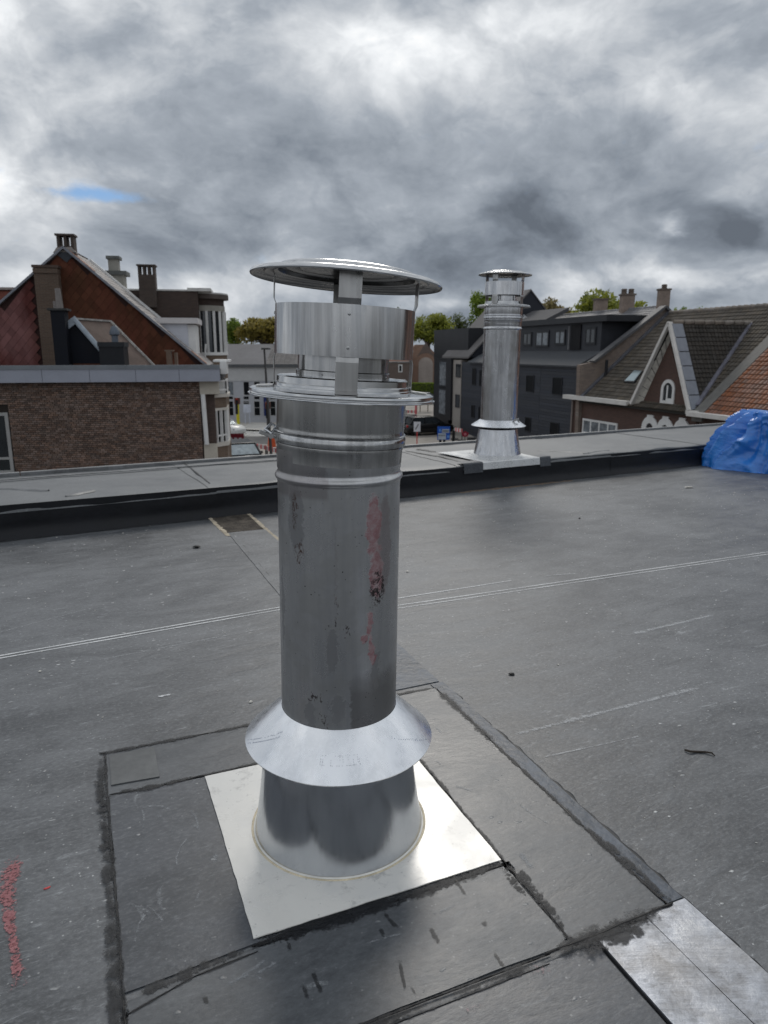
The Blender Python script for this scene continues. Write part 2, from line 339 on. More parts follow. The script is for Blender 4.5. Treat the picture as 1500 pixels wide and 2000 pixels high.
def decal(name, pts, wd, mat, parent, z0=0.0060, step=0.03):
    """flat film strip with uv: x = distance to the nearer end in widths, y = -1..1 across"""
    DECALS[0] += 1; z = z0 + 0.000012 * DECALS[0]; P = [Vector(p) for p in pts]; path = []
    for i in range(len(P) - 1):
        n = max(2, int((P[i + 1] - P[i]).length / step))
        for k in range(n): path.append(P[i].lerp(P[i + 1], k / n))
    path.append(P[-1]); n = len(path); ds = [0]
    for i in range(1, n): ds.append(ds[-1] + (path[i] - path[i - 1]).length)
    m_ = MB(); uvs = []
    for i, p in enumerate(path):
        d = (path[min(i + 1, n - 1)] - path[max(0, i - 1)]).normalized(); s = Vector((-d.y, d.x, 0)); e = min(ds[i], ds[-1] - ds[i]) / wd
        w_ = wd * (0.8 + 0.5 * mnoise.noise(p * 5))
        for k in (-1, 0, 1):
            q = p + s * (w_ / 2 * k); m_.v.append(Vector((q.x, q.y, z if parent is None or z0 < .1 else z))); uvs.append((e, k))
    for i in range(n - 1):
        for k in (0, 1): m_.f.append((i * 3 + k, i * 3 + k + 1, (i + 1) * 3 + k + 1, (i + 1) * 3 + k)); m_.mi.append(0)
    o = m_.build(name, mat, parent); ul = o.data.uv_layers.new(name='UVMap')
    for lp in o.data.loops: ul.data[lp.index].uv = uvs[lp.vertex_index]
    return o
DM = {'smudge': decalmat('mastic_smudge', (0.005, 0.006, 0.008), (0.018, 0.020, 0.024), 0.5, 26, 0.50, 0.12, 1.2, 0.2, 0.8, 0.3),
      'halo': decalmat('mastic_halo', (0.010, 0.011, 0.014), (0.022, 0.024, 0.028), 0.5, 20, 0.54, 0.18, 1.0, 0.3, 0.75, 0.15),
      'wet': decalmat('run_film', (0.012, 0.013, 0.015), (0.022, 0.023, 0.026), 0.45, 45, 0.36, 0.22, 1.1, 0.4, 0.6),
      'chalkd': decalmat('chalk_film', (0.60, 0.62, 0.63), (0.78, 0.79, 0.80), 0.6, 40, 0.26, 0.12, 0.55, 0.7, 0.9),
      'faint': decalmat('faint_chalk_film', (0.42, 0.44, 0.46), (0.62, 0.64, 0.66), 0.5, 22, 0.50, 0.25, 0.9, 0.9, 0.5),
      'red': decalmat('red_film', (0.20, 0.055, 0.06), (0.36, 0.16, 0.17), 0.6, 26, 0.40, 0.16, 0.9, 1.9, 0.9, 0.3),
      'pink': decalmat('pink_film', (0.26, 0.17, 0.18), (0.40, 0.29, 0.30), 0.7, 30, 0.48, 0.16, 0.9, 1.8, 0.7, 0.3),
      'white': decalmat('white_film', (0.5, 0.52, 0.54), (0.7, 0.71, 0.72), 0.8, 60, 0.45, 0.08, 1.0, 0.8, 0.95),
      'swirl': decalmat('rub_mark', (0.26, 0.28, 0.30), (0.38, 0.40, 0.42), 0.6, 30, 0.55, 0.30, 0.9, 0.8, 0.5)}

# ================================================================== our own flat roof
PF = Frame((-2.909, 5.199), (0.8832, 0.4690))            # foot of the raised ledge
def FL(u, v, z=0.0):                                     # flashing frame: square with the base plate of the near chimney
    return Vector((-0.316 + 0.921 * u - 0.389 * v, 1.453 + 0.389 * u + 0.921 * v, z))
mb = MB()
a_, b_ = PF.W(-9, 0.02, 0), PF.W(13, 0.02, 0)
poly = [(-9, -14, 0), (14, -14, 0), (b_.x, b_.y, 0), (a_.x, a_.y, 0)]
mb.slab(poly, (0, 0, -0.35))
roof = struct(mb.build('flat_roof', M['roof']))

def bead(name, pts, wd, ht, parent, mat, jit=0.5, z=0.004, step=0.012, seed=0, asst=False):
    """a hand-smeared ribbon of mastic: domed, of ragged width"""
    rr = random.Random(seed * 13 + 5); P = [Vector(p) for p in pts]; path = []
    for i in range(len(P) - 1):
        n = max(2, int((P[i + 1] - P[i]).length / step))
        for k in range(n): path.append(P[i].lerp(P[i + 1], k / n))
    path.append(P[-1]); mbb = MB(); W = 6; n = len(path)
    for i, p in enumerate(path):
        d = (path[min(i + 1, n - 1)] - path[max(0, i - 1)]).normalized(); s = Vector((-d.y, d.x, 0))
        t = p * 9; a = mnoise.noise(t + Vector((seed, 0, 0))); b = mnoise.noise(t * 3.1 + Vector((0, seed, 0))); c = mnoise.noise(t * 8 + Vector((seed, seed, 3)))
        e = mnoise.noise(t * 2.2 + Vector((2, seed, 9))); wl = wd * (0.5 + jit * (0.8 * a + 0.35 * e + 0.16 * c)); wr = wd * (0.5 + jit * (0.8 * b - 0.35 * e - 0.16 * c))
        wl = max(wl, wd * 0.08); wr = max(wr, wd * 0.08); off = s * (a * wd * 0.4 * jit)
        if i in (0, n - 1): wl *= 0.3; wr *= 0.3
        for k in range(W):
            q = k / (W - 1); lat = -wl + (wl + wr) * q
            hgt = ht * 0.55 * (math.sin(math.pi * q) ** 0.6) * (0.6 + 0.35 * mnoise.noise(p * 12 + Vector((k * 0.6, seed, 0)))) if 0 < k < W - 1 else -0.001
            v_ = p + off + s * lat; mbb.v.append(Vector((v_.x, v_.y, z + max(hgt, -0.001))))
    for i in range(n - 1):
        for k in range(W - 1):
            mbb.f.append((i * W + k, i * W + k + 1, (i + 1) * W + k + 1, (i + 1) * W + k)); mbb.mi.append(0)
    return mbb.build(name, mat, parent, smooth=True, sharp=50)

def sheet(name, poly, z, th, parent, mat, wob=0.003, seed=1, div=0.05):
    """a glued sheet with slightly wandering cut edges and a soft surface"""
    P = [Vector(p) for p in poly]; ring = []
    for i in range(len(P)):
        a, b = P[i], P[(i + 1) % len(P)]; n = max(1, int((b - a).length / div))
        for k in range(n):
            p = a.lerp(b, k / n); dx = mnoise.noise(Vector((p.x * 6, p.y * 6, seed))) * wob; dy = mnoise.noise(Vector((p.x * 6, p.y * 6, seed + 9))) * wob
            ring.append(Vector((p.x + dx, p.y + dy, z)))
    m_ = MB(); m_.slab([Vector((p.x, p.y, z + th)) for p in ring], (0, 0, -th))
    return m_.build(name, mat, parent)

# ---- covered channel that crosses the roof (strip under the old tape) and the bare zinc at its near end
chan = thing('roof_channel', 'long low strip crossing the dark roof, its near end bare grey zinc', 'roof strip', FL(0.87, 0.5))
def sq(u0, u1, v0, v1): return [FL(u0, v0), FL(u1, v0), FL(u1, v1), FL(u0, v1)]
M['zinc_old'] = (lambda: None)
def zincmat():
    m, k, b = newmat('weathered_zinc'); co = k.n('ShaderNodeTexCoord').outputs['Object']
    n1 = k.noise(co, 5, 8, 0.7, 0.5); n2 = k.noise(co, 22, 6, 0.7, 0.3); n3 = k.noise(k.vm('MULTIPLY', co, (8, 60, 1)), 2, 5, 0.7)
    f = k.m('ADD', k.m('ADD', k.m('MULTIPLY', n1, 0.45), k.m('MULTIPLY', n2, 0.35)), k.m('MULTIPLY', n3, 0.2))
    cc = k.ramp(f, [(0.34, (0.10, 0.10, 0.105)), (0.44, (0.25, 0.26, 0.28)), (0.53, (0.36, 0.38, 0.42)), (0.66, (0.60, 0.61, 0.62))])
    cc = k.mix(k.mapr(k.noise(co, 3.0, 5, 0.6), 0.52, 0.70, 0, 0.4), cc, (0.24, 0.21, 0.17))
    k.put(b.inputs['Base Color'], cc); b.inputs['Metallic'].default_value = 0.75; k.put(b.inputs['Roughness'], k.mapr(f, 0.35, 0.65, 0.55, 0.32))
    bump(k, b, f, 0.35, 0.01); return m
M['zinc_old'] = zincmat()
sheet('zinc_sheet', sq(0.765, 0.922, -1.6, -0.33), 0.0, 0.012, chan, M['zinc_old'], 0.001, 2)
sheet('zinc_sheet', sq(0.926, 1.062, -1.6, -0.31), 0.0, 0.010, chan, M['zinc_old'], 0.001, 3)
sheet('felt_strip', sq(1.005, 1.064, -0.30, 1.05), 0.0, 0.0035, chan, M['tape'], 0.004, 4)
sheet('felt_strip', sq(0.70, 1.05, 1.06, 2.0), 0.0, 0.004, chan, M['tape'], 0.004, 5)
sheet('felt_strip', sq(0.70, 1.03, 2.0, 4.0), 0.0, 0.004, chan, M['roof'], 0.004, 6)
dirtm = simple('gritty_dirt', (0.07, 0.06, 0.05), 0.95, 0, 0.7, 12, 0.9, 60, bdist=0.02)
sheet('dirty_sheet', sq(0.665, 0.985, 4.0, 4.78), 0.0, 0.004, chan, dirtm, 0.02, 7)
rust = simple('buff_edge', (0.40, 0.35, 0.27), 0.8, 0, 0.4, 9, 0.5, 60, bdist=0.006)
bead('edge_trim', [FL(0.99, 4.72), FL(1.015, 3.6)], 0.035, 0.006, chan, rust, 0.25, 0.003, 0.03, 3)
bead('edge_trim', [FL(0.655, 4.62), FL(0.675, 4.2), FL(0.69, 3.9)], 0.04, 0.005, chan, rust, 0.7, 0.003, 0.02, 4)
bead('mastic_bead', [FL(0.735, 3.6), FL(0.735, 2.1)], 0.010, 0.003, chan, M['mastic'], 0.6, 0.003, 0.03, 5)
bead('mastic_bead', [FL(0.765, -0.33), FL(0.765, -1.2)], 0.008, 0.012, chan, M['mastic'], 0.25, 0.003, 0.02, 6)
bead('mastic_bead', [FL(0.782, -0.33), FL(0.782, -1.2)], 0.005, 0.014, chan, M['mastic'], 0.25, 0.003, 0.02, 7)
bead('mastic_bead', [FL(0.924, -0.33), FL(0.924, -1.2)], 0.006, 0.013, chan, M['mastic'], 0.25, 0.003, 0.02, 8)
bead('mastic_bead', [FL(1.064, 0.95), FL(1.068, 0.0), FL(1.066, -1.1)], 0.012, 0.003, chan, M['smear'], 1.0, 0.002, 0.015, 9)

# ---- felted surround of the near chimney: four strips laid windmill fashion, with mastic along every joint
sur = thing('flashing_surround', 'grey membrane strips glued windmill fashion round the white base plate, joints smeared with black mastic', 'roof flashing', FL(0.35, 0.35))
def patch(poly, z, mat, sd, lab=None):
    o = sheet('membrane_patch', [FL(*p) for p in poly], z, 0.0035, sur, mat, 0.006, sd)
    if lab: o['label'] = lab
    return o
patch([(-0.31, 0.745), (0.72, 0.752), (0.72, 1.005), (-0.30, 1.01)], 0.0005, M['patch'], 11)
patch([(-0.305, -0.035), (0.012, -0.01), (0.012, 0.735), (-0.300, 0.742)], 0.0005, M['patch2'], 12)
patch([(0.708, -0.312), (1.003, -0.314), (1.004, 1.008), (0.712, 1.000)], 0.0012, M['patch'], 13)
patch([(-0.30, -0.31), (0.702, -0.305), (0.70, -0.022), (0.0, -0.028), (-0.295, -0.060)], 0.0018, M['patch'], 14)
patch([(-1.2, -1.2), (0.758, -1.2), (0.758, -0.335), (-1.2, -0.340)], 0.0005, M['patch2'], 15)
patch([(-0.292, 0.80), (-0.14, 0.79), (-0.14, 0.985), (-0.29, 0.99)], 0.0045, simple('pale_patch', (0.115, 0.12, 0.122), 0.42, 0, 0.2, 5, 0.15, 30), 16, 'paler rubbed end of the strip')
def B(pts, wd, ht, mat='mastic', jit=0.6, z=0.0045, sd=0):
    P = [FL(*p) for p in pts]
    if mat == 'smear': return decal('mastic_smear', P, wd * 1.5, DM['smudge'], sur, max(.006, z + .0007))
    decal('mastic_smear', P, wd * 2.6, DM['halo'], sur, max(.006, z + .0007))
    if jit > .75: decal('mastic_smear', P, wd * 1.7, DM['smudge'], sur, max(.006, z + .0008))
    return bead('mastic_bead', P, min(wd * .45, .009), ht, sur, M[mat], min(jit, .55), z, 0.007, sd)
B([(-0.325, 1.03), (-0.305, 1.018), (-0.10, 1.015), (0.06, 1.012)], 0.022, 0.004, 'mastic', 1.1, sd=21)
B([(0.06, 1.012), (0.4, 1.012), (0.66, 1.012)], 0.014, 0.003, 'mastic', 0.8, sd=22)
B([(0.62, 1.02), (0.84, 1.018), (1.01, 1.01)], 0.016, 0.003, 'mastic', 0.8, sd=23)
B([(-0.318, 1.02), (-0.322, 0.75), (-0.315, 0.45)], 0.034, 0.0012, 'smear', 0.8, sd=24)
B([(-0.305, 1.01), (-0.306, 0.6), (-0.302, 0.2), (-0.305, -0.3)], 0.010, 0.005, 'mastic', 0.9, sd=25)
B([(-0.33, 0.9), (-0.318, 0.4), (-0.318, 0.0), (-0.314, -0.4)], 0.042, 0.0012, 'smear', 0.75, sd=26)
B([(-0.30, 0.752), (-0.15, 0.742), (0.0, 0.746)], 0.026, 0.004, 'mastic', 1.1, sd=27)
B([(-0.02, 0.742), (0.3, 0.744), (0.71, 0.738)], 0.013, 0.004, 'mastic', 0.9, sd=28)
B([(0.708, 0.74), (0.712, 0.4), (0.706, 0.2), (0.708, -0.02)], 0.013, 0.005, 'mastic', 0.7, sd=29)
B([(0.705, -0.01), (0.712, -0.12), (0.704, -0.315)], 0.016, 0.006, 'mastic', 0.9, sd=30)
B([(0.72, -0.02), (0.725, -0.14), (0.71, -0.30)], 0.032, 0.0012, 'smear', 0.9, 0.0045, sd=31)
B([(0.69, -0.01), (0.685, -0.10), (0.69, -0.16)], 0.03, 0.0012, 'smear', 1.0, 0.0045, sd=46)
B([(0.72, -0.012), (0.45, -0.018), (0.2, -0.020), (0.0, -0.018)], 0.036, 0.004, 'mastic', 0.85, sd=32)
B([(0.24, -0.010), (0.10, -0.012), (-0.01, -0.018)], 0.040, 0.006, 'mastic', 1.1, sd=33)
B([(0.012, 0.74), (0.014, 0.4), (0.008, 0.0)], 0.020, 0.0012, 'smear', 0.5, sd=34)
B([(0.0, -0.024), (-0.12, -0.030), (-0.24, -0.045), (-0.30, -0.075)], 0.034, 0.0012, 'smear', 0.7, sd=35)
B([(0.0, -0.040), (-0.15, -0.052), (-0.30, -0.095)], 0.006, 0.004, 'mastic', 0.6, 0.006, sd=36)
B([(-0.302, -0.08), (-0.300, -0.45)], 0.016, 0.009, 'mastic', 0.9, sd=37)
B([(1.02, -0.312), (0.88, -0.316), (0.76, -0.320), (0.62, -0.318)], 0.034, 0.006, 'mastic', 1.0, 0.0125, sd=38)
B([(0.99, -0.325), (0.86, -0.335), (0.76, -0.338), (0.64, -0.335)], 0.060, 0.0012, 'smear', 1.0, 0.0125, sd=39)
B([(0.64, -0.315), (0.3, -0.312), (0.0, -0.312), (-0.3, -0.312)], 0.007, 0.005, 'mastic', 0.4, sd=40)
B([(0.62, -0.338), (0.3, -0.336), (0.0, -0.336), (-0.3, -0.336)], 0.006, 0.004, 'mastic', 0.4, sd=41)
B([(0.60, -0.325), (0.3, -0.324), (-0.3, -0.324)], 0.022, 0.0012, 'smear', 0.4, 0.004, sd=42)
B([(1.006, 1.0), (1.008, 0.7), (1.004, 0.5)], 0.030, 0.007, 'mastic', 1.2, sd=43)
B([(1.004, 0.55), (1.006, 0.2), (1.006, -0.1), (1.010, -0.31)], 0.017, 0.006, 'mastic', 1.1, sd=44)
B([(1.010, 0.05), (1.024, -0.15), (1.020, -0.32)], 0.034, 0.0012, 'smear', 1.2, 0.004, sd=45)
# drips and run marks of mastic on the near strip
dm = simple('wet_run', (0.016, 0.017, 0.019), 0.45, 0, 0.3, 9, 0.0, 40)
for i, (px, py, dx, dy) in enumerate([(740, 1812, 12, 26), (748, 1785, 30, 34), (838, 1812, 22, 40), (882, 1708, 28, 46), (945, 1800, 3, 18), (962, 1862, 24, 34), (610, 1900, 18, 45),
                                      (560, 1838, 8, 24), (780, 1880, 12, 60), (400, 1945, 5, 26), (590, 1925, 14, 34), (800, 1925, 14, 26), (215, 1640, 5, 40)]):
    decal('run_mark', [gz(px, py), gz(px + dx * 0.6, py + dy * 0.6), gz(px + dx, py + dy)], 0.015, DM['wet'], sur, step=.008)

rr = random.Random(31)
for i in range(26):      # rub marks of dusty gloves and a roller on the strips
    if i < 14: u, v = rr.uniform(-.27, -.03), rr.uniform(.02, .70)
    elif i < 20: u, v = rr.uniform(.75, .97), rr.uniform(-.2, .9)
    else: u, v = rr.uniform(-.2, .65), rr.uniform(-.27, -.06)
    a = rr.uniform(1.2, 2.2) if i < 20 else rr.uniform(-.3, .3); L = rr.uniform(.03, .13); cu = rr.uniform(-.5, .5)
    decal('rub_mark', [FL(u + math.cos(a + cu * t) * L * t, v + math.sin(a + cu * t) * L * t) for t in (0, .33, .66, 1)], rr.uniform(.010, .028), DM['swirl'], sur, (.0041 if i < 14 else .0048 if i < 20 else .0054), step=.012)

# ---- marks left on the membrane (chalk lines, scuffs, spilt red primer)
marks = thing('chalk_lines', 'pair of thin white chalk lines running across the grey roof behind the near chimney', 'chalk mark', gz(250, 1240))
def line(p, q, wd, nm='chalk_line', par=marks, mat=None, j=0.45, sd=0): return decal(nm, [gz(*p), gz(*[(a + b) / 2 for a, b in zip(p, q)]), gz(*q)], wd * 1.5, mat or DM['chalkd'], par, 0.0008, .05)
line((-300, 1333), (560, 1184), 0.011, sd=70); line((-300, 1338), (560, 1189), 0.010, sd=71)
line((700, 1194), (1620, 1061), 0.010, sd=72); line((700, 1200), (1620, 1065), 0.008, sd=73); line((770, 1170), (1000, 1134), 0.009, sd=74)
fm = simple('faint_chalk', (0.21, 0.22, 0.23), 0.8, 0, 0.4, 14, 0.2, 90)
line((190, 1290), (545, 1222), 0.008, mat=DM['faint'], sd=75); line((1000, 1437), (1370, 1342), 0.028, mat=DM['faint'], j=0.9, sd=76)
line((1230, 1240), (1400, 1200), 0.03, mat=DM['faint'], j=0.9, sd=77); line((-100, 1262), (170, 1190), 0.010, mat=DM['faint'], sd=78); line((1060, 1480), (1250, 1438), 0.008, mat=DM['faint'], sd=79)
line((1060, 1125), (1130, 1120), 0.018, mat=DM['faint'], j=0.8, sd=80)
line((760, 966), (1385, 903), 0.10, mat=DM['faint'], j=1.0, sd=84)
for i, (p, q) in enumerate([((1345, 1040), (1372, 1057)), ((1350, 1045), (1410, 1052)), ((1372, 1050), (1455, 1076)), ((1335, 1056), (1372, 1066))]): line(p, q, 0.012, mat=DM['faint'], j=0.5, sd=90 + i)
wm = simple('white_smear', (0.5, 0.52, 0.54), 0.8, 0, 0.5, 30, 0.3, 90)
tag(decal('white_smear', [gz(300, 1363), gz(318, 1360), gz(341, 1355)], 0.016 * 1.8, DM['white'], None, 0.0008, .008), 'small white dab smeared on the roof left of the chimney', 'paint mark')
tag(decal('white_smear', [gz(250, 1107), gz(266, 1105)], 0.016 * 1.8, DM['white'], None, 0.0008, .008), 'small white fleck far left on the roof near the ledge', 'paint mark')
redm, k, b = newmat('red_primer'); co = k.n('ShaderNodeTexCoord').outputs['Object']
n1 = k.noise(co, 30, 6, 0.75, 0.6); n2 = k.noise(co, 90, 4, 0.7)
k.put(b.inputs['Base Color'], k.ramp(k.m('ADD', k.m('MULTIPLY', n1, .6), k.m('MULTIPLY', n2, .4)), [(0.36, (0.055, 0.055, 0.06)), (0.47, (0.16, 0.07, 0.075)), (0.55, (0.38, 0.10, 0.11)), (0.66, (0.55, 0.36, 0.36))]))
b.inputs['Roughness'].default_value = 0.6; bump(k, b, n1, 0.5, 0.006)
tag(decal('red_spill', [gz(30, 1672), gz(14, 1735), gz(18, 1800), gz(28, 1850), gz(40, 1930)], 0.060, DM['red'], None, 0.0008, .012), 'long smear of spilt red primer on the roof at the left edge', 'paint spill')
rs = simple('red_dab', (0.50, 0.07, 0.07), 0.5, 0, 0.3, 30, 0.3, 90)
tag(bead('red_dab', [gz(85, 1737), gz(99, 1732)], 0.009, 0.002, None, rs, 0.7, 0.002, 0.004, 98), 'tiny bright red dab beside the long primer smear', 'paint mark')
tag(decal('red_dab', [gz(1030, 1905), gz(1085, 1890)], 0.05, DM['pink'], None, 0.006, .012), 'dusty pink stain on the membrane below the mastic joint, bottom right of the plate', 'paint mark')
tag(decal('red_dab', [gz(895, 1985), gz(945, 1968)], 0.05, DM['pink'], None, 0.006, .012), 'dusty pink stain at the very bottom edge of the roof', 'paint mark')

# ---- bits lying about
def pebble(px, py, size, mat, label, cat='crumb', sx=1.0, rot=0.0):
    rr = random.Random(px * 7 + py); m_ = MB(); c = gz(px, py)
    vs = []; prof = [(0.0, -1), (0.75, -0.6), (1.0, 0), (0.7, 0.7), (0, 1)]
    seg = 8
    for r_, z_ in prof:
        for k2 in range(seg):
            a = 2 * math.pi * k2 / seg; j = 1 + rr.uniform(-0.28, 0.28)
            x, y = r_ * math.cos(a) * sx * j, r_ * math.sin(a) * j
            vs.append(c + Vector(((x * math.cos(rot) - y * math.sin(rot)) * size, (x * math.sin(rot) + y * math.cos(rot)) * size, (z_ * 0.55 + 0.5) * size)))
    fs = [(i * seg + k2, i * seg + (k2 + 1) % seg, (i + 1) * seg + (k2 + 1) % seg, (i + 1) * seg + k2) for i in range(4) for k2 in range(seg)]
    m_.add(vs, fs); o = m_.build('crumb', mat, None, smooth=True, loc=c); return tag(o, label, cat)
pw = simple('pale_grit', (0.62, 0.60, 0.55), 0.8, 0, 0.2, 60); pb = simple('black_grit', (0.02, 0.02, 0.02), 0.6)
pebble(490, 1372, 0.0075, pw, 'buff crumb on the roof just above the left side of the collar')
pebble(78, 1312, 0.006, pw, 'cream crumb on the roof below the chalk line at far left')
pebble(796, 1117, 0.009, pw, 'white crumb just right of the stained pipe')
pebble(1345, 953, 0.017, pw, 'flat white scrap on the roof in front of the blue sheet', 'scrap', 3.2, 0.1)
pebble(1090, 1299, 0.005, pw, 'white speck on the roof midway between the chimney and the dark twig')
pebble(1000, 1318, 0.009, pb, 'dark crumb beside white fleck, right of the taped strip', 'crumb', 1.6)
pebble(384, 1070, 0.018, pb, 'black curled scrap on the roof near the left end of the channel', 'scrap', 1.5)
pebble(1132, 1013, 0.010, pb, 'tiny black crumb on the roof between the far chimney and the blue sheet')
tw = MB(); tp = [gz(1337, 1467), gz(1347, 1471), gz(1362, 1470), gz(1378, 1471), gz(1390, 1474), gz(1396, 1478)]
tw.tube([p + Vector((0, 0, 0.005 + 0.002 * math.sin(i * 2))) for i, p in enumerate(tp)], [0.0035, 0.0042, 0.004, 0.0035, 0.0032, 0.002], 7)
tag(tw.build('twig', simple('dark_twig', (0.035, 0.028, 0.022), 0.8, 0, 0.3, 40, 0.6, 120), None, True, loc=tp[0]), 'short dark twig lying alone on the right of the roof', 'twig')
# scattered fine grit, past counting
g = MB(); rr = random.Random(4)
for i in range(900):
    x = rr.uniform(-3.2, 4.2); y = rr.uniform(1.5, 7.4)
    if (Vector((x, y)) - PF.P).dot(PF.m) > -0.05: continue
    s_ = rr.uniform(0.0012, 0.0030) * (0.7 + y / 6); a = rr.uniform(0, 3)
    q = [Vector((x + s_ * math.cos(a + k * 1.57) * (1.6 if k % 2 else 0.8), y + s_ * math.sin(a + k * 1.57) * (1.6 if k % 2 else 0.8), 0.0008)) for k in range(4)]
    g.add(q + [Vector((x, y, 0.0008 + s_ * 0.9))], [(0, 1, 4), (1, 2, 4), (2, 3, 4), (3, 0, 4)])
tag(stuff(g.build('grit', pw)), 'fine pale grit scattered over the grey roof', 'grit')

# ================================================================== the raised ledge
LH = 0.25; LW = 1.47
ledge = thing('roof_ledge', 'broad raised ledge wrapped in grey membrane along the far edge of the flat roof', 'parapet', PF.W(4, 0.7, 0))
secs = [-9, -1.0]
for px in (405, 668, 893, 1190): secs.append(PF.S(px, 905, 0.03)[0])
secs += [7.8, 13]
secs = sorted(secs)
def ledge_z(s, n, sd):
    q = Vector((s * 1.6, n * 2.2, sd)); w_ = mnoise.noise(q) * 0.006 + mnoise.noise(q * 3.2) * 0.003
    w_ += 0.018 * max(0, mnoise.noise(Vector((s * 1.9, n * 1.1, 5)))) * math.exp(-(n / 0.35) ** 2)
    return w_
for i in range(len(secs) - 1):
    s0, s1 = secs[i], secs[i + 1] + 0.06; m_ = MB(); ns = max(4, int((s1 - s0) / 0.06)); nn = 22; lift = 0.0 if i % 2 else 0.004
    rows = []
    for a in range(ns + 1):
        s = s0 + (s1 - s0) * a / ns
        for c in range(nn + 4):
            if c >= 4:
                n = 0.035 + (LW - 0.035) * ((c - 4) / (nn - 1)); z = LH + lift + ledge_z(s, n, 0); 
                if c == 4: z -= 0.006
            else:   # fold down over the front edge
                t = (0.0, 0.35, 0.7, 0.92)[c]; n = 0.005 + 0.018 * t + 0.010 * mnoise.noise(Vector((s * 3, t * 2, 8))); z = (LH - 0.05) + 0.045 * t + lift + ledge_z(s, 0.035, 0) * t
            m_.v.append(PF.W(s, n, z))
    st = nn + 4
    for a in range(ns):
        for c in range(st - 1): m_.f.append((a * st + c, (a + 1) * st + c, (a + 1) * st + c + 1, a * st + c + 1)); m_.mi.append(0)
    m_.build('membrane_sheet', M['ledge'], ledge, True, sharp=60)
    m2 = MB(); ncl = 10                                           # the upstand, its shade painted in as near black, with a fillet at its foot
    for a in range(ns + 1):
        s = s0 + (s1 - s0) * a / ns; lf = (0.004 if i % 2 else 0.0)
        for c in range(ncl):
            t = c / (ncl - 1); z = -0.002 + (LH - 0.012 + 0.028 * max(0, min(1.2, 1 - s / 5))) * t
            n = 0.012 - lf - (0.055 * (1 - min(1, t * 3.2)) ** 2) + 0.012 * mnoise.noise(Vector((s * 2.3, t * 2.5, 20))) * (1 - t) * min(1, t * 3)
            m2.v.append(PF.W(s, n, z))
    for a in range(ns):
        for c in range(ncl - 1): m2.f.append((a * ncl + c, (a + 1) * ncl + c, (a + 1) * ncl + c + 1, a * ncl + c + 1)); m2.mi.append(0)
    m2.build('upstand_sheet', M['upstand'], ledge, True, sharp=60)
m_ = MB(); m_.fbox(PF, -9, 13, 0.05, LW - 0.004, 0.002, LH - 0.02); m_.build('core', M['upstand'], ledge)
trm = simple('edge_metal', (0.20, 0.205, 0.21), 0.5, 0.6, 0.3, 4, 0.2, 20)
sps = [-9, -3.2, 0.2, 2.9, 5.6, 8.4, 13]
for i in range(len(sps) - 1):
    m_ = MB(); m_.fbox(PF, sps[i] + 0.004, sps[i + 1] - 0.004, LW, LW + 0.05, LH - 0.25, LH + 0.035); m_.build('edge_trim', trm, ledge, bevel=0.006)
fold = simple('fold_shade', (0.10, 0.105, 0.11), 0.5, 0, 0.3, 4, 0.3, 20)
def lfold(px, py, qx, qy, h, wd, sd):
    a = gz(px, py, LH + 0.01); c = gz(qx, qy, LH + 0.01); bead('membrane_fold', [a, a.lerp(c, 0.5) + Vector((0, 0.03, 0)), c], wd, h, ledge, M['ledge'], 0.35, LH + 0.002, 0.04, sd)
lfold(-60, 953, 95, 957, 0.035, 0.10, 1); lfold(128, 968, 185, 957, 0.03, 0.07, 2); lfold(1050, 880, 1150, 884, 0.03, 0.08, 3); lfold(1140, 885, 1190, 878, 0.02, 0.05, 4)
m_ = MB(); m_.fbox(PF, secs[1] + 0.02, PF.S(860, 900, .05)[0], 1.20, 1.235, LH + 0.012, LH + 0.02); m_.build('edge_trim', trm, ledge)
bead('mastic_bead', [gz(360, 905, LH), gz(410, 946, LH)], 0.02, 0.004, ledge, M['smear'], 0.5, LH + 0.010, 0.03, 15)
bead('mastic_bead', [gz(792, 882, LH), gz(860, 893, LH), gz(905, 905, LH)], 0.03, 0.004, ledge, M['smear'], 0.8, LH + 0.010, 0.03, 16)
bead('mastic_bead', [gz(815, 878, LH), gz(850, 884, LH)], 0.06, 0.004, ledge, M['smear'], 0.9, LH + 0.010, 0.03, 17)
bead('mastic_bead', [PF.W(s, -0.05, 0) for s in (-6, 0, 4, 8, 12)], 0.05, 0.004, ledge, M['smear'], 0.6, 0.001, 0.05, 18)
lv = simple('drift', (0.16, 0.12, 0.09), 0.9, 0, 0.6, 30, 0.8, 60)
bead('dirt', [PF.W(4.1, -0.09, 0), PF.W(5.6, -0.10, 0)], 0.05, 0.004, ledge, lv, 1.3, 0.001, 0.02, 19)
# our building below the roof
bw = MB(); bw.fbox(PF, -9, 13, LW - 0.25, LW - 0.006, -5.6, LH - 0.03)
own = tag(bw.build('own_building_wall', bricktex('own_brick', (0.16, 0.09, 0.07), (0.12, 0.07, 0.055), (0.25, 0.24, 0.22), (0.8832, 0.469))), 'brick outer wall of the building carrying the flat roof, below the raised ledge', 'wall')

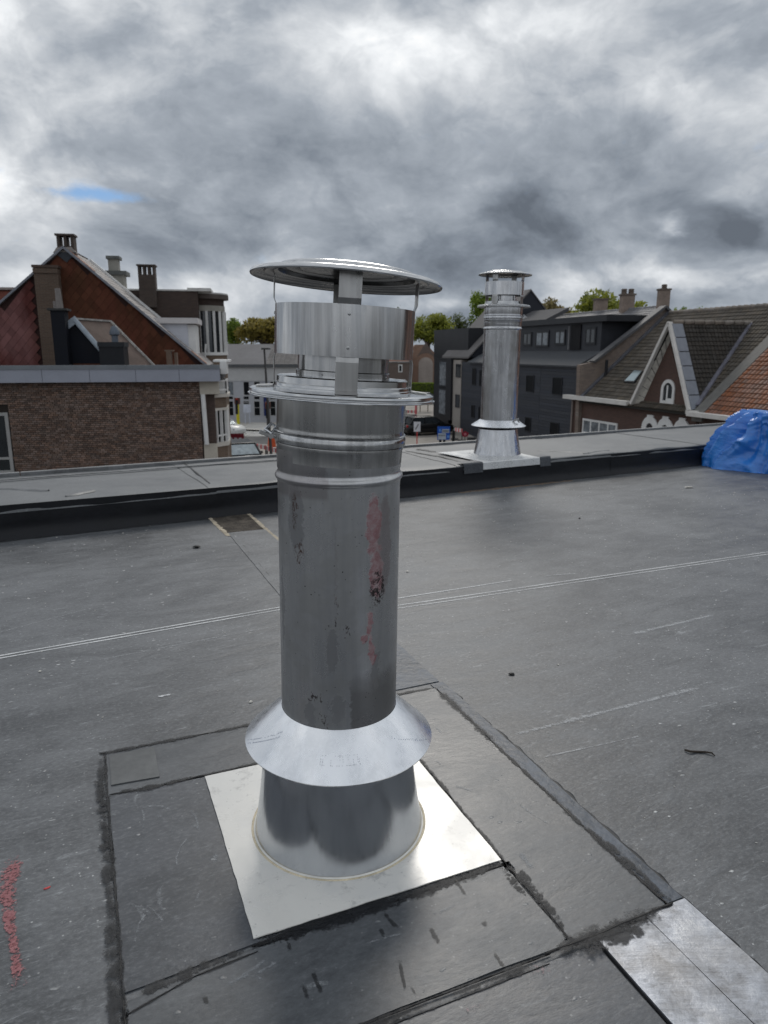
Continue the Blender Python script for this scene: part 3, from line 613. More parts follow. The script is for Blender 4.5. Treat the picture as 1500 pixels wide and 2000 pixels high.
# ================================================================== stainless chimneys
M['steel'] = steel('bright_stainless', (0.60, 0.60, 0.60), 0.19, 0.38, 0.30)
M['under'] = steel('cap_underside', (0.24, 0.235, 0.23), 0.22, 0.1, 0.1, 0.0, True); M['disc'] = steel('spun_stainless', (0.60, 0.605, 0.61), 0.16, 0.08, 0.06, 0.0, True)  # cap underside: same steel in a darker colour, painting in its dark reflections
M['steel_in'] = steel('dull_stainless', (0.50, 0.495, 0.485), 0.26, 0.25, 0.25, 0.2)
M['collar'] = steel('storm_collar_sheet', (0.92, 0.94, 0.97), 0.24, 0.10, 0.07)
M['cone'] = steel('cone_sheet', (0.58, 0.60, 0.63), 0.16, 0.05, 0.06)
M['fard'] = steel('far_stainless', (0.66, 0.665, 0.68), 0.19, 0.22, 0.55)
def bodymat():
    m, k, b = newmat('stained_stainless'); co = k.n('ShaderNodeTexCoord').outputs['Object']
    sp = k.n('ShaderNodeSeparateXYZ'); k.put(sp.inputs[0], co); x, y, z = sp.outputs
    th = k.m('ARCTAN2', x, k.m('MULTIPLY', y, -1.0))                 # 0 faces the camera, + to the right
    cy = k.n('ShaderNodeCombineXYZ'); k.put(cy.inputs[0], k.m('MULTIPLY', th, 0.166)); k.put(cy.inputs[1], z); c2 = cy.outputs[0]
    n_big = k.noise(c2, 9, 6, 0.6, 0.2); n_fin = k.noise(c2, 60, 6, 0.75, 0.4); st = k.noise(k.vm('MULTIPLY', c2, (70, 4, 1)), 1, 5, 0.65)
    wp_ = k.vm('SCALE', k.vm('SUBTRACT', k.noise(c2, 22, 5, 0.7, out=1), (0.5, 0.5, 0.5)), sc=0.055)
    cw = k.vm('ADD', c2, wp_); ss = k.n('ShaderNodeSeparateXYZ'); k.put(ss.inputs[0], cw)
    def bl(a0, z0, wa, wz, lo=0.4, hi=0.6):
        da = k.m('DIVIDE', k.m('SUBTRACT', ss.outputs[0], math.radians(a0) * 0.166), wa); dz = k.m('DIVIDE', k.m('SUBTRACT', ss.outputs[1], z0), wz)
        r2 = k.m('ADD', k.m('MULTIPLY', da, da), k.m('MULTIPLY', dz, dz))
        return k.mapr(k.m('ADD', k.m('EXPONENT', k.m('MULTIPLY', r2, -1.0)), k.m('MULTIPLY', k.m('SUBTRACT', n_fin, 0.5), 0.5)), lo, hi, smooth=True)
    def mx_(a, b_): return k.m('MAXIMUM', a, b_)
    cc = k.mix(k.mapr(st, 0.35, 0.65), (0.50, 0.505, 0.515), (0.57, 0.57, 0.57))
    cc = k.mix(k.mapr(n_big, 0.45, 0.6, 0, 0.5, smooth=True), cc, (0.42, 0.42, 0.41))
    # adhesive film rubbed off in tall patches: darker, matter
    dark = mx_(mx_(bl(-35, .98, .035, .10), bl(0, .63, .020, .075)), mx_(bl(-62, .72, .012, .16), bl(5, .46, .022, .05)))
    dark = mx_(dark, mx_(bl(-22, .43, .018, .06), bl(42, .56, .016, .07)))
    cc = k.mix(k.m('MULTIPLY', dark, 0.75), cc, (0.21, 0.212, 0.22))
    low = k.m('MULTIPLY', k.mapr(k.m('ADD', ss.outputs[1], k.m('MULTIPLY', k.m('SUBTRACT', n_big, .5), .12)), 0.56, 0.50), k.mapr(ss.outputs[0], 0.045, 0.052))
    cc = k.mix(k.m('MULTIPLY', low, 0.7), cc, (0.25, 0.24, 0.235))
    band = k.m('MULTIPLY', k.mapr(z, 1.030, 1.040, 0, 1), k.mapr(ss.outputs[0], 0.0, -0.01, 0, 1)); cc = k.mix(k.m('MULTIPLY', band, 0.35), cc, (0.16, 0.12, 0.12))
    # pink primer smear with tarry black in it
    red = mx_(mx_(bl(40, .96, .026, .095, .38, .58), bl(43, .83, .026, .08)), mx_(bl(36, .70, .012, .05), mx_(bl(38, .615, .010, .05), bl(30, .655, .018, .012))))
    cc = k.mix(k.m('MULTIPLY', red, k.mapr(n_fin, .3, .6, .40, .85)), cc, (0.25, 0.085, 0.097))
    faint = bl(52, .90, .03, .16); cc = k.mix(k.m('MULTIPLY', faint, 0.35), cc, (0.22, 0.12, 0.12))
    blk = k.m('MULTIPLY', bl(45, .79, .026, .055, .3, .55), k.mapr(k.noise(k.vm('MULTIPLY', c2, (1, .7, 1)), 66, 6, .75, 1.6), .46, .52))
    brn = k.m('MULTIPLY', mx_(bl(-31, .885, .020, .045, .35, .55), bl(-36, 1.00, .014, .05, .35, .55)), k.mapr(k.noise(k.vm('MULTIPLY', c2, (1, .5, 1)), 60, 6, .75, 1.2), .50, .58))
    tar = k.m('MULTIPLY', mx_(mx_(bl(-18, .495, .022, .022, .3, .5), bl(5, .735, .006, .05, .3, .5)), mx_(bl(-58, .76, .005, .045, .4, .6), mx_(bl(-9, .43, .016, .03, .3, .5), bl(13, .68, .02, .02, .3, .5)))), k.mapr(k.noise(k.vm('MULTIPLY', c2, (1, .45, 1)), 80, 4, .7, .8), .53, .60))
    spk = k.m('MULTIPLY', k.m('LESS_THAN', k.voro(c2, 55), 0.10), k.mapr(n_big, 0.5, 0.6))
    cc = k.mix(mx_(blk, mx_(tar, spk)), cc, (0.022, 0.016, 0.016)); cc = k.mix(brn, cc, (0.06, 0.028, 0.02))
    lt = k.m('MULTIPLY', bl(5, .86, .0025, .16, .4, .6), 0.5); cc = k.mix(lt, cc, (0.42, 0.40, 0.40))
    k.put(b.inputs['Base Color'], cc)
    any_ = mx_(mx_(red, k.m('MULTIPLY', dark, .4)), mx_(blk, mx_(tar, brn)))
    k.put(b.inputs['Metallic'], k.mapr(any_, 0, 1, 0.90, 0.15)); k.put(b.inputs['Roughness'], k.m('ADD', k.mapr(any_, 0, 1, 0.30, 0.45), k.mapr(n_big, .35, .65, -0.05, 0.08)))
    bump(k, b, k.m('ADD', k.m('ADD', k.m('MULTIPLY', n_big, 0.5), k.m('MULTIPLY', n_fin, 0.12)), k.m('MULTIPLY', any_, 0.35)), 0.25, 0.004)
    return m
M['body'] = bodymat()
def platemat():
    m, k, b = newmat('white_sheet'); co = k.n('ShaderNodeTexCoord').outputs['Object']
    n1 = k.noise(co, 4, 6, 0.6, 0.4); n2 = k.noise(co, 26, 6, 0.7, 0.5)
    cc = k.mix(k.mapr(n1, 0.42, 0.62, 0, 0.8, smooth=True), (0.72, 0.71, 0.67), (0.63, 0.63, 0.61))
    cc = k.mix(k.m('MULTIPLY', k.mapr(n2, 0.54, 0.68), k.mapr(k.noise(co, 2.6, 3), 0.45, 0.6, 0.1, 0.7)), cc, (0.34, 0.34, 0.33))
    cc = k.mix(k.m('MULTIPLY', k.m('LESS_THAN', k.voro(co, 34), 0.09), 0.45), cc, (0.30, 0.30, 0.29))
    k.put(b.inputs['Base Color'], cc); b.inputs['Metallic'].default_value = 0.0; b.inputs['Specular IOR Level'].default_value = 0.9; k.put(b.inputs['Roughness'], k.mapr(n1, 0.35, 0.65, 0.22, 0.34))
    bump(k, b, k.noise(co, 5, 3), 0.2, 0.01); return m
M['plate'] = platemat()
M['seal'] = simple('cream_sealant', (0.66, 0.58, 0.42), 0.5, 0, 0.25, 30, 0.3, 60)
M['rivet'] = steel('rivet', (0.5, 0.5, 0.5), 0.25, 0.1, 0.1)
M['darkin'] = simple('sooty_inside', (0.03, 0.028, 0.026), 0.8)

def chimney(loc, label, g, near=True):
    t = thing('chimney', label, 'chimney', loc, 'stainless steel chimneys on the flat roof')
    c = Vector(loc); ML = Matrix.Translation(c) @ Matrix.Rotation(R(g['lean']), 4, 'Y')
    piv = ML @ Vector((0, 0, g['piv'])); MU = Matrix.Translation(piv) @ Matrix.Rotation(R(g['lean'] + g['tilt']), 4, 'Y') @ Matrix.Translation(Vector((0, 0, -g['piv'])))
    MC = MU @ Matrix.Translation((0, 0, g['cap_z'])) @ Matrix.Rotation(R(g['ctilt'][0]), 4, 'Y') @ Matrix.Rotation(R(g['ctilt'][1]), 4, 'X') @ Matrix.Translation((0, 0, -g['cap_z']))
    r = g['r']; z = g['z']; seg = 96 if near else 64
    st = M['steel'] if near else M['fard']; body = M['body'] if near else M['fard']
    # base cone with a slight bell
    cr0, cr1, ch = g['cone']; prof = [(cr0 + 0.012, 0.004), (cr0 + 0.003, 0.008)]
    for i in range(13):
        q = i / 12; prof.append((cr0 + (cr1 - cr0) * q + 0.006 * (1 - q) ** 6, 0.012 + (ch - 0.012) * q))
    MB().lathe(prof, seg, Matrix.Translation(c)).build('base_cone', M['cone'] if near else M['fard'], t, True)
    # storm collar
    kr0, kr1, kz0, kz1 = g['collar']
    MB().lathe([(kr0 - 0.004, kz0 - 0.003), (kr0, kz0 - 0.002), (kr0 + 0.001, kz0 + 0.001), (kr1 + 0.002, kz1 - 0.001), (kr1, kz1), (kr1 - 0.001, kz1 - 0.006), (kr0 - 0.006, kz0)], seg, ML).build('storm_collar', M['collar'], t, True)
    # pipe: long stained length, bead, upper length
    zb, zc, zp = z['bead'], z['clamp'], z['plate']; bt = 0.010 * r / 0.166
    prof = [(r, kz1 - 0.05), (r, zb - 2.2 * bt), (r + .001, zb - 1.3 * bt)] + [(r + .001 + 0.6 * bt * math.sin(math.pi * i / 8), zb - bt + 2 * bt * i / 8) for i in range(9)] + [(r - .0005, zb + 1.4 * bt), (r - .001, zb + 1.8 * bt), (r + .001, zb + 2.2 * bt), (r + .001, zc - 2.6 * bt)]
    bo = MB().lathe(prof, seg, ML); o = bo.build('pipe', body, t, True, sharp=50)
    prof = [(r + .0015, zc - 6.0 * bt), (r + .0025, zc - 2.6 * bt), (r + .0045, zc - 2.3 * bt), (r + .0035, zc - 1.6 * bt), (r + .001, zc - 1.5 * bt), (r + .004, zc + 1.4 * bt), (r + .005, zc + 1.8 * bt), (r + .003, zc + 2.2 * bt), (r + .0045, zc + 2.8 * bt), (r + .0045, zp + 0.004)]
    MB().lathe(prof, seg, MU).build('upper_pipe', M['steel_in'] if near else M['fard'], t, True, sharp=50)
    # clamp with its over-centre catch
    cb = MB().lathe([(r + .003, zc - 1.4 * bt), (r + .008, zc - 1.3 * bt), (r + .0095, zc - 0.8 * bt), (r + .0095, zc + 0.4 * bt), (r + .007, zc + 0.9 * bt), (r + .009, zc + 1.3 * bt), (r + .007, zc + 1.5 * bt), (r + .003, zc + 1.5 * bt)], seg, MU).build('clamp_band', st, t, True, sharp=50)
    ca = R(g['catch']); 
    def cp(a, rr_, zz_): return MU @ Vector((rr_ * math.cos(a), rr_ * math.sin(a), zz_))
    s1 = MB(); n = 8; k_ = r / 0.166
    for i in range(n):
        a0 = ca + (0.06 + 0.34 * i / n) * g['cdir']; a1 = ca + (0.06 + 0.34 * (i + 1) / n) * g['cdir']
        s1.hexa([cp(a0, r + .0095, zc - .009 * k_), cp(a1, r + .0095, zc - .009 * k_), cp(a1, r + .0125, zc - .009 * k_), cp(a0, r + .0125, zc - .009 * k_),
                 cp(a0, r + .0095, zc + .009 * k_), cp(a1, r + .0095, zc + .009 * k_), cp(a1, r + .0125, zc + .009 * k_), cp(a0, r + .0125, zc + .009 * k_)])
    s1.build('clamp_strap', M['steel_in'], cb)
    for dz in (0.26, 0.33):
        q = cp(ca + dz * g['cdir'], r + .013, zc); ax = (cp(ca + dz * g['cdir'], r + .1, zc) - q).normalized()
        MB().tube([q, q + ax * .0022, q + ax * .003], [.0042 * k_, .0040 * k_, .002 * k_], 12).build('rivet', M['rivet'], cb, True)
    lv_ = MB(); a = cp(ca, r + .004, zc - .002); b2 = cp(ca + 0.10 * g['cdir'], r + .018, zc - .004); tipv = (a - Vector((c.x, c.y, a.z))).normalized()
    lv_.bar(b2, b2 + tipv * 0.030 * k_ + Vector((0, 0, .012 * k_)), .018 * k_, .010 * k_); lv_.build('catch_lever', M['steel_in'], cb, bevel=.0015)
    lp = MB(); lp.tube([b2 + Vector((0, 0, .004)), b2 + tipv * .014 * k_ + Vector((0, 0, .018 * k_)), a + tipv * .012 * k_ + Vector((0, 0, .028 * k_)), a + Vector((0, 0, .022 * k_)), b2], .0048 * k_, 8); lp.build('catch_loop', M['collar'], cb, True)
    sc_ = MB(); sc_.tube([b2 - tipv * .002 - Vector((0, .012 * k_, 0)), b2 + Vector((0, .012 * k_, 0))], .007 * k_, 14); sc_.build('catch_pin', M['rivet'], cb, True)
    # lower rain plate
    pr = g['plate_r']; q = pr / 0.246
    pp = [(.118, .049), (.160, .050), (.168, .0495), (.172, .047), (.1725, .033), (.175, .0315), (.1775, .030), (.178, .024), (.1815, .0225), (.182, .019), (.200, .017), (.225, .0155), (.236, .0155), (.2415, .013), (.2425, .008), (.2385, .005), (.2405, .002), (.2455, .001), (.2460, -.001), (.244, -.003), (.17, -.001)]
    MB().lathe([(a * q, zp + b3 * q) for a, b3 in pp], seg, MU).build('rain_plate', M['disc'], t, True, sharp=40)
    # inner flue with its riveted ring
    ir = .119 * q; zt = z['band1']
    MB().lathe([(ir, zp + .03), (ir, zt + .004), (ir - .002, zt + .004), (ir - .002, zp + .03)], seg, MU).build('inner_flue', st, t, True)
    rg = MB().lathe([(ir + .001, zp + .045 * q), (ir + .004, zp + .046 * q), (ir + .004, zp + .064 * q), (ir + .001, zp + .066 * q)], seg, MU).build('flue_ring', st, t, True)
    MB().lathe([(0.001, zt - .02), (ir - .003, zt - .02)], 32, MU).build('flue_throat', M['darkin'], t)
    # wind band
    br = .180 * q; b0, b1 = z['band0'], z['band1']
    wb = MB().lathe([(br, b0), (br + .0004, (b0 + b1) / 2), (br, b1), (br - .0014, b1), (br - .0014, b0), (br, b0)], seg, MU).build('wind_band', st, t, True, sharp=50)
    # struts
    for i in range(g['nstrut']):
        a = R(g['strut0']) + 2 * math.pi * i / g['nstrut']; wd = .027 * q
        mb_ = MB(); cz = g['cap_z']
        path = [(.225 * q, zp + .0175 * q), (.184 * q, zp + .021 * q), (.180 * q, zp + .024 * q), (.181 * q, b0 - .012), (br - .003, b0 + .003), (br - .003, b1 - .003), (.184 * q, b1 + .014), (.184 * q, cz + .008)]
        ta = Vector((-math.sin(a), math.cos(a), 0)); ra = Vector((math.cos(a), math.sin(a), 0))
        for i2, (rr_, zz_) in enumerate(path):
            for sg, th in ((-1, 0), (1, 0), (1, 1), (-1, 1)):
                off = Vector((0, 0, .0015)) if i2 < 2 else -ra * .0015
                mb_.v.append(MU @ (ra * rr_ + Vector((0, 0, zz_)) + ta * sg * wd + off * th))
        for i2 in range(len(path) - 1):
            o_ = i2 * 4
            for k2 in range(4): mb_.f.append((o_ + k2, o_ + (k2 + 1) % 4, o_ + 4 + (k2 + 1) % 4, o_ + 4 + k2)); mb_.mi.append(0)
        e_ = (len(path) - 1) * 4; mb_.f += [(0, 1, 2, 3), (e_, e_ + 1, e_ + 2, e_ + 3)]; mb_.mi += [0, 0]
        mb_.build('strut', M['steel_in'], t)
        if near:
            for zz_ in (b0 + .022, b1 - .022):
                q0 = MU @ (ra * (br + .0002) + Vector((0, 0, zz_))); ax = ((MU @ (ra * (br + .1) + Vector((0, 0, zz_)))) - q0).normalized()
                MB().tube([q0, q0 + ax * .0018, q0 + ax * .0026], [.0042, .0036, .0015], 12).build('rivet', M['rivet'], wb, True)
    if near:
        for i in range(8):
            a = R(-112 + 45 * i); q0 = MU @ Vector(((ir + .004) * math.cos(a), (ir + .004) * math.sin(a), zp + .056)); ax = Vector((math.cos(a), math.sin(a), 0))
            MB().tube([q0, q0 + ax * .002], [.003, .002], 10).build('rivet', M['rivet'], rg, True)
    # cap
    cz = g['cap_z']
    cpf = [(0.0005, .0285), (.06, .0284), (.12, .0280), (.162, .0272), (.1700, .0262), (.1735, .0235), (.1745, .0165), (.1765, .0145), (.184, .0128), (.205, .0112), (.226, .0094), (.236, .0078), (.2415, .0056), (.2445, .002), (.2455, -.002), (.2440, -.005),
           (.2425, -.002), (.236, .0035), (.224, .0062), (.212, .0070), (.208, .0040), (.204, .0076), (.190, .0086), (.186, .0060), (.182, .0094), (.1755, .0110), (.1730, .0205), (.160, .0225), (.155, .0190), (.149, .0228), (.125, .0236), (.120, .0200), (.114, .0238), (.0005, .0245)]
    MB().lathe([(a * q, cz + b3 * q) for a, b3 in cpf[:16]], seg, MC).build('rain_cap', M['disc'], t, True, sharp=38)
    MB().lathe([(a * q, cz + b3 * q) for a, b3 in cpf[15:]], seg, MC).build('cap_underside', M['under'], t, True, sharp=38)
    return t, ML, MU

BX, BY = -0.137, 1.905
near, ML, MU = chimney((BX, BY, 0), 'tall near stainless steel chimney with pink and black stains, standing on a white base plate', dict(
    lean=0.8, tilt=2.4, ctilt=(1.3, -1.6), r=0.166, cone=(0.246, 0.205, 0.36), collar=(0.272, 0.167, 0.302, 0.402), piv=1.10,
    z=dict(bead=1.075, clamp=1.176, plate=1.283, band0=1.386, band1=1.508), plate_r=0.246, cap_z=1.5755, catch=186, cdir=1, nstrut=4, strut0=-84))
# base plate with sheared, slightly ragged edges, and the sealant ring round the cone
pl = []
for (u0, v0, u1, v1) in ((0, 0, .70, 0), (.70, 0, .70, .73), (.70, .73, 0, .73), (0, .73, 0, 0)):
    for i in range(24):
        t_ = i / 24; p = FL(u0 + (u1 - u0) * t_, v0 + (v1 - v0) * t_); pl.append(Vector((p.x + mnoise.noise(p * 30) * .0025, p.y + mnoise.noise(p * 30 + Vector((7, 0, 0))) * .0025, .0085)))
m_ = MB(); m_.slab(pl, (0, 0, -.003)); m_.build('base_plate', M['plate'], near)
MB().lathe([(.2560, .0087), (.2575, .0100), (.2595, .0103), (.2615, .0098), (.2630, .0087)], 96, Matrix.Translation((BX, BY, 0))).build('sealant_ring', M['seal'], near, True)
MB().lathe([(.244, .0095), (.2475, .0120), (.252, .0112), (.2555, .0098), (.2570, .0088)], 96, Matrix.Translation((BX, BY, 0))).build('weld_seam', simple('white_caulk', (0.75, 0.74, 0.70), 0.4), near, True)
# printed code and stamped mark on the storm collar
col_o = [o for o in bpy.data.objects if o.name.startswith('storm_collar') and o.parent == near][0]
ink = simple('faded_blue_ink', (0.10, 0.14, 0.25), 0.6)
def cone_q(mb_, th, rr_, dth, dr):
    def P(a, r_): 
        z_ = .302 + .1 * (.273 - r_) / .105; return ML @ Vector(((r_ + .0006) * math.cos(a), (r_ + .0006) * math.sin(a), z_ + .0006))
    a = R(th); mb_.add([P(a, rr_), P(a + dth, rr_), P(a + dth, rr_ - dr), P(a, rr_ - dr)], [(0, 1, 2, 3)])
rr = random.Random(12)
for (t0, t1, r0, r1, n) in ((-166, -139, .2670, .2000, 26), (-163, -137.5, .2690, .2085, 26), (-44, -22, .2060, .243, 14), (-24, -13, .243, .262, 9)):
    mb_ = MB()
    for i in range(n):
        if rr.random() < 0.14: continue
        t_ = i / (n - 1); rad = r0 + (r1 - r0) * t_; th = t0 + (t1 - t0) * t_
        kind = rr.random()
        if kind < .5: cone_q(mb_, th, rad, .004, .0034)
        elif kind < .8: cone_q(mb_, th, rad, .009, .0012)
        else: cone_q(mb_, th, rad, .004, .0015); cone_q(mb_, th + .35, rad - .0022, .004, .0013)
    mb_.build('printed_code', ink, col_o)
mb_ = MB(); gm = simple('stamped_grey', (0.36, 0.38, 0.42), 0.4, 0.5)
for i in range(30):
    t_ = i / 29; th = -99 + 26 * t_
    if rr.random() < .6: cone_q(mb_, th, .2365, .006, .0010)
    if rr.random() < .35: cone_q(mb_, th, .2180, .006, .0010)
for (a, b3) in ((-99, .235), (-97.5, .235), (-92, .236), (-86, .226), (-84, .230), (-80.5, .226), (-77, .236), (-74, .232), (-73, .236)):
    for j in range(3): cone_q(mb_, a, b3 - .0045 * j, .004, .0022)
mb_.build('stamped_mark', gm, col_o)

# ---- the far chimney, standing on the ledge
FX, FY = 1.279, 7.98
def fz(y, d=0.0): return at(975, y, FY + d).z - LH
far, FML, FMU = chimney((FX, FY, LH), 'clean far stainless steel chimney standing on the raised ledge at the roof edge', dict(
    lean=0.45, tilt=0.3, ctilt=(0.4, 0), r=0.201, cone=(0.262, 0.215, 0.30), collar=(0.302, 0.203, fz(836, -.3), fz(822, -.2)), piv=1.2,
    z=dict(bead=fz(641, -.2), clamp=fz(619, -.2), plate=fz(597, -.28), band0=fz(575, -.2), band1=fz(548, -.2)), plate_r=0.286, cap_z=fz(537), catch=-8, cdir=-1, nstrut=4, strut0=-127), False)
u0 = PF.S(945, 905, -0.01)[0]; u1 = PF.S(1056, 893, -0.01)[0]; M['plate2'] = simple('galvanised_sheet', (0.62, 0.63, 0.63), 0.3, 0.5, 0.12, 5, 0.2, 20)
m_ = MB()
m_.add([PF.W(u0, -.005, LH - .055), PF.W(u1, -.005, LH - .055), PF.W(u1, .002, LH + .014), PF.W(u0, .002, LH + .014), PF.W(u1, .012, LH + .022), PF.W(u0, .012, LH + .022), PF.W(u1 + .02, .85, LH + .022), PF.W(u0 - .02, .85, LH + .022)],
       [(0, 1, 2, 3), (3, 2, 4, 5), (5, 4, 6, 7)])
o = m_.build('base_plate', M['plate2'], far)
for s_a, s_b in ((u0 - .24, u0 - .004), (u1 + .004, u1 + .15)):
    m_ = MB(); m_.add([PF.W(s_a, -.008, LH - .08), PF.W(s_b, -.008, LH - .08), PF.W(s_b, .0, LH + .014), PF.W(s_a, .0, LH + .014), PF.W(s_b, .012, LH + .026), PF.W(s_a, .012, LH + .026), PF.W(s_b, .14, LH + .026), PF.W(s_a, .14, LH + .026)], [(0, 1, 2, 3), (3, 2, 4, 5), (5, 4, 6, 7)])
    m_.build('membrane_patch', M['patch2'], far)
q = FML @ Vector((.235 * math.cos(R(-45)), .235 * math.sin(R(-45)), fz(822, -.2))); m_ = MB()
m_.bar(q + Vector((-.03, 0, .0)), q + Vector((.03, 0, .02)), .02, .02); m_.bar(q + Vector((.01, 0, .01)), q + Vector((.035, 0, -.02)), .015, .015); m_.build('collar_clip', M['rivet'], far)

# ---- blue plastic sheet bundled at the end of the ledge
def tarp():
    m, k, b = newmat('blue_plastic'); co = k.n('ShaderNodeTexCoord').outputs['Object']
    n1 = k.noise(co, 3, 5, 0.6); k.put(b.inputs['Base Color'], k.mix(k.mapr(n1, .35, .65), (0.012, 0.13, 0.50), (0.03, 0.24, 0.72)))
    b.inputs['Roughness'].default_value = 0.18; b.inputs['Specular IOR Level'].default_value = 0.8
    bump(k, b, k.m('ADD', k.noise(k.vm('MULTIPLY', co, (1, 1, 2)), 9, 4, 0.6, 1.5), k.m('MULTIPLY', k.voro(co, 6, 'F1'), 0.6)), 0.35, 0.03)
    m_ = MB(); c = gz(1552, 915); c = Vector((c.x, c.y + .1, 0)); NU, NV = 260, 120
    def ridge(q): return 1 - 2 * abs(mnoise.noise(q))
    for j in range(NV + 1):
        t = j / NV
        for i in range(NU):
            a = 2 * math.pi * i / NU
            d = Vector((math.cos(a), math.sin(a), 0))
            rad = 0.94 * (1 - t) ** 0.55; hz = 0.62 * min(1.0, t * 1.5) ** 0.9
            p = Vector((d.x * rad * 1.05, d.y * rad * 0.62, hz))
            q = Vector((p.x, p.y, p.z)) + Vector((3, 1, 0)); wq = Vector((mnoise.noise(q * 2.2), mnoise.noise(q * 2.2 + Vector((9, 0, 0))), mnoise.noise(q * 2.2 + Vector((0, 9, 0))))) * .35
            wa = a + 0.35 * mnoise.noise(q * 1.3)
            r1 = 1 - 2 * abs(mnoise.noise(Vector((math.cos(wa) * 2.4, math.sin(wa) * 2.4, t * .7)))); r2 = 1 - 2 * abs(mnoise.noise(Vector((math.cos(wa) * 5.5, math.sin(wa) * 5.5, t * 1.5 + 3)))); r4 = 1 - 2 * abs(mnoise.noise((q + wq) * 3.4)); r5 = 1 - 2 * abs(mnoise.noise((q + wq) * 8.0))
            dd = mnoise.voronoi((q + wq) * 5.0)[0]; fl = mnoise.noise(Vector((math.cos(a) * 1.2, math.sin(a) * 1.2, t * 0.8)))
            k_ = math.sin(math.pi * min(1, t * 0.9 + .08))
            amp = 0.13 * r1 + 0.085 * r2 + 0.050 * r4 + 0.022 * r5 + 0.0 * dd[0] + 0.12 * fl - .11
            p += (d + Vector((0, 0, 0.5 * t))) * amp * (0.35 + 0.65 * k_)
            if a > math.pi * 0.75 and a < math.pi * 1.25: p.z += 0.05 * t
            m_.v.append(Vector((c.x + p.x, c.y + p.y, max(0.003, p.z - (0.02 if t < .05 else 0)))))
    for j in range(NV):
        for i in range(NU): m_.f.append((j * NU + i, j * NU + (i + 1) % NU, (j + 1) * NU + (i + 1) % NU, (j + 1) * NU + i)); m_.mi.append(0)
    o = m_.build('tarpaulin', m, None, True, loc=c, sharp=75)
    return tag(o, 'crumpled glossy blue plastic sheet heaped against the right end of the ledge', 'tarpaulin')
tarp()

# ================================================================== street level
GZ = -5.6
gm_ = simple('far_ground', (0.10, 0.098, 0.09), 0.9, 0, 0.4, 0.05, 0)
m_ = MB(); m_.add([(-1500, -1200, GZ - .02), (1500, -1200, GZ - .02), (1500, 1800, GZ - .02), (-1500, 1800, GZ - .02)], [(0, 1, 2, 3)]); struct(m_.build('ground', gm_))
M['asphalt'] = simple('asphalt', (0.10, 0.10, 0.10), 0.85, 0, 0.25, 0.7, 0.2, 30)
M['pave'] = simple('beige_paving', (0.30, 0.275, 0.245), 0.85, 0, 0.22, 0.8, 0.2, 20)
M['pave2'] = simple('pale_paving', (0.46, 0.43, 0.39), 0.85, 0, 0.2, 0.6, 0.2, 20)
def gpoly(pts, z, mat, name, th=0.0):
    P = [Vector(p) if len(p) == 3 else gz(p[0], p[1], GZ + z) for p in pts]; P = [Vector((p.x, p.y, GZ + z)) for p in P]; m_ = MB()
    if th: m_.slab(P, (0, 0, -th))
    else: m_.add(P, [tuple(range(len(P)))])
    return struct(m_.build(name, mat))
m_ = MB(); m_.box((-60, 8, GZ - .015), (60, 95, GZ)); struct(m_.build('road', M['asphalt']))
gpoly([(560, 1100), (700, 838), (740, 776), (862, 774), (900, 835), (1130, 1000), (1100, 1400)], 0.004, M['pave'], 'square')
gpoly([(300, 836), (300, 815), (640, 815), (640, 836)], 0.12, M['pave2'], 'pavement', 0.13)
gpoly([(380, 1100), (448, 868), (545, 868), (640, 880), (640, 1100)], 0.12, M['pave'], 'pavement', 0.13)
gpoly([(470, 838), (500, 817), (545, 840), (545, 842)], 0.135, simple('light_paving', (0.55, 0.53, 0.49), 0.8, 0, 0.1, 1), 'pavement')
white = simple('road_paint', (0.72, 0.72, 0.70), 0.7, 0, 0.12, 2)
for i in range(6):
    x0 = 438 + i * 2; y0 = 842 + i * 1.9
    struct(gpoly([(430, y0), (430, y0 + .95), (505 + i * 4, y0 - 0.2), (502 + i * 4, y0 - 1.1)], 0.008, white, 'crossing_stripe'))

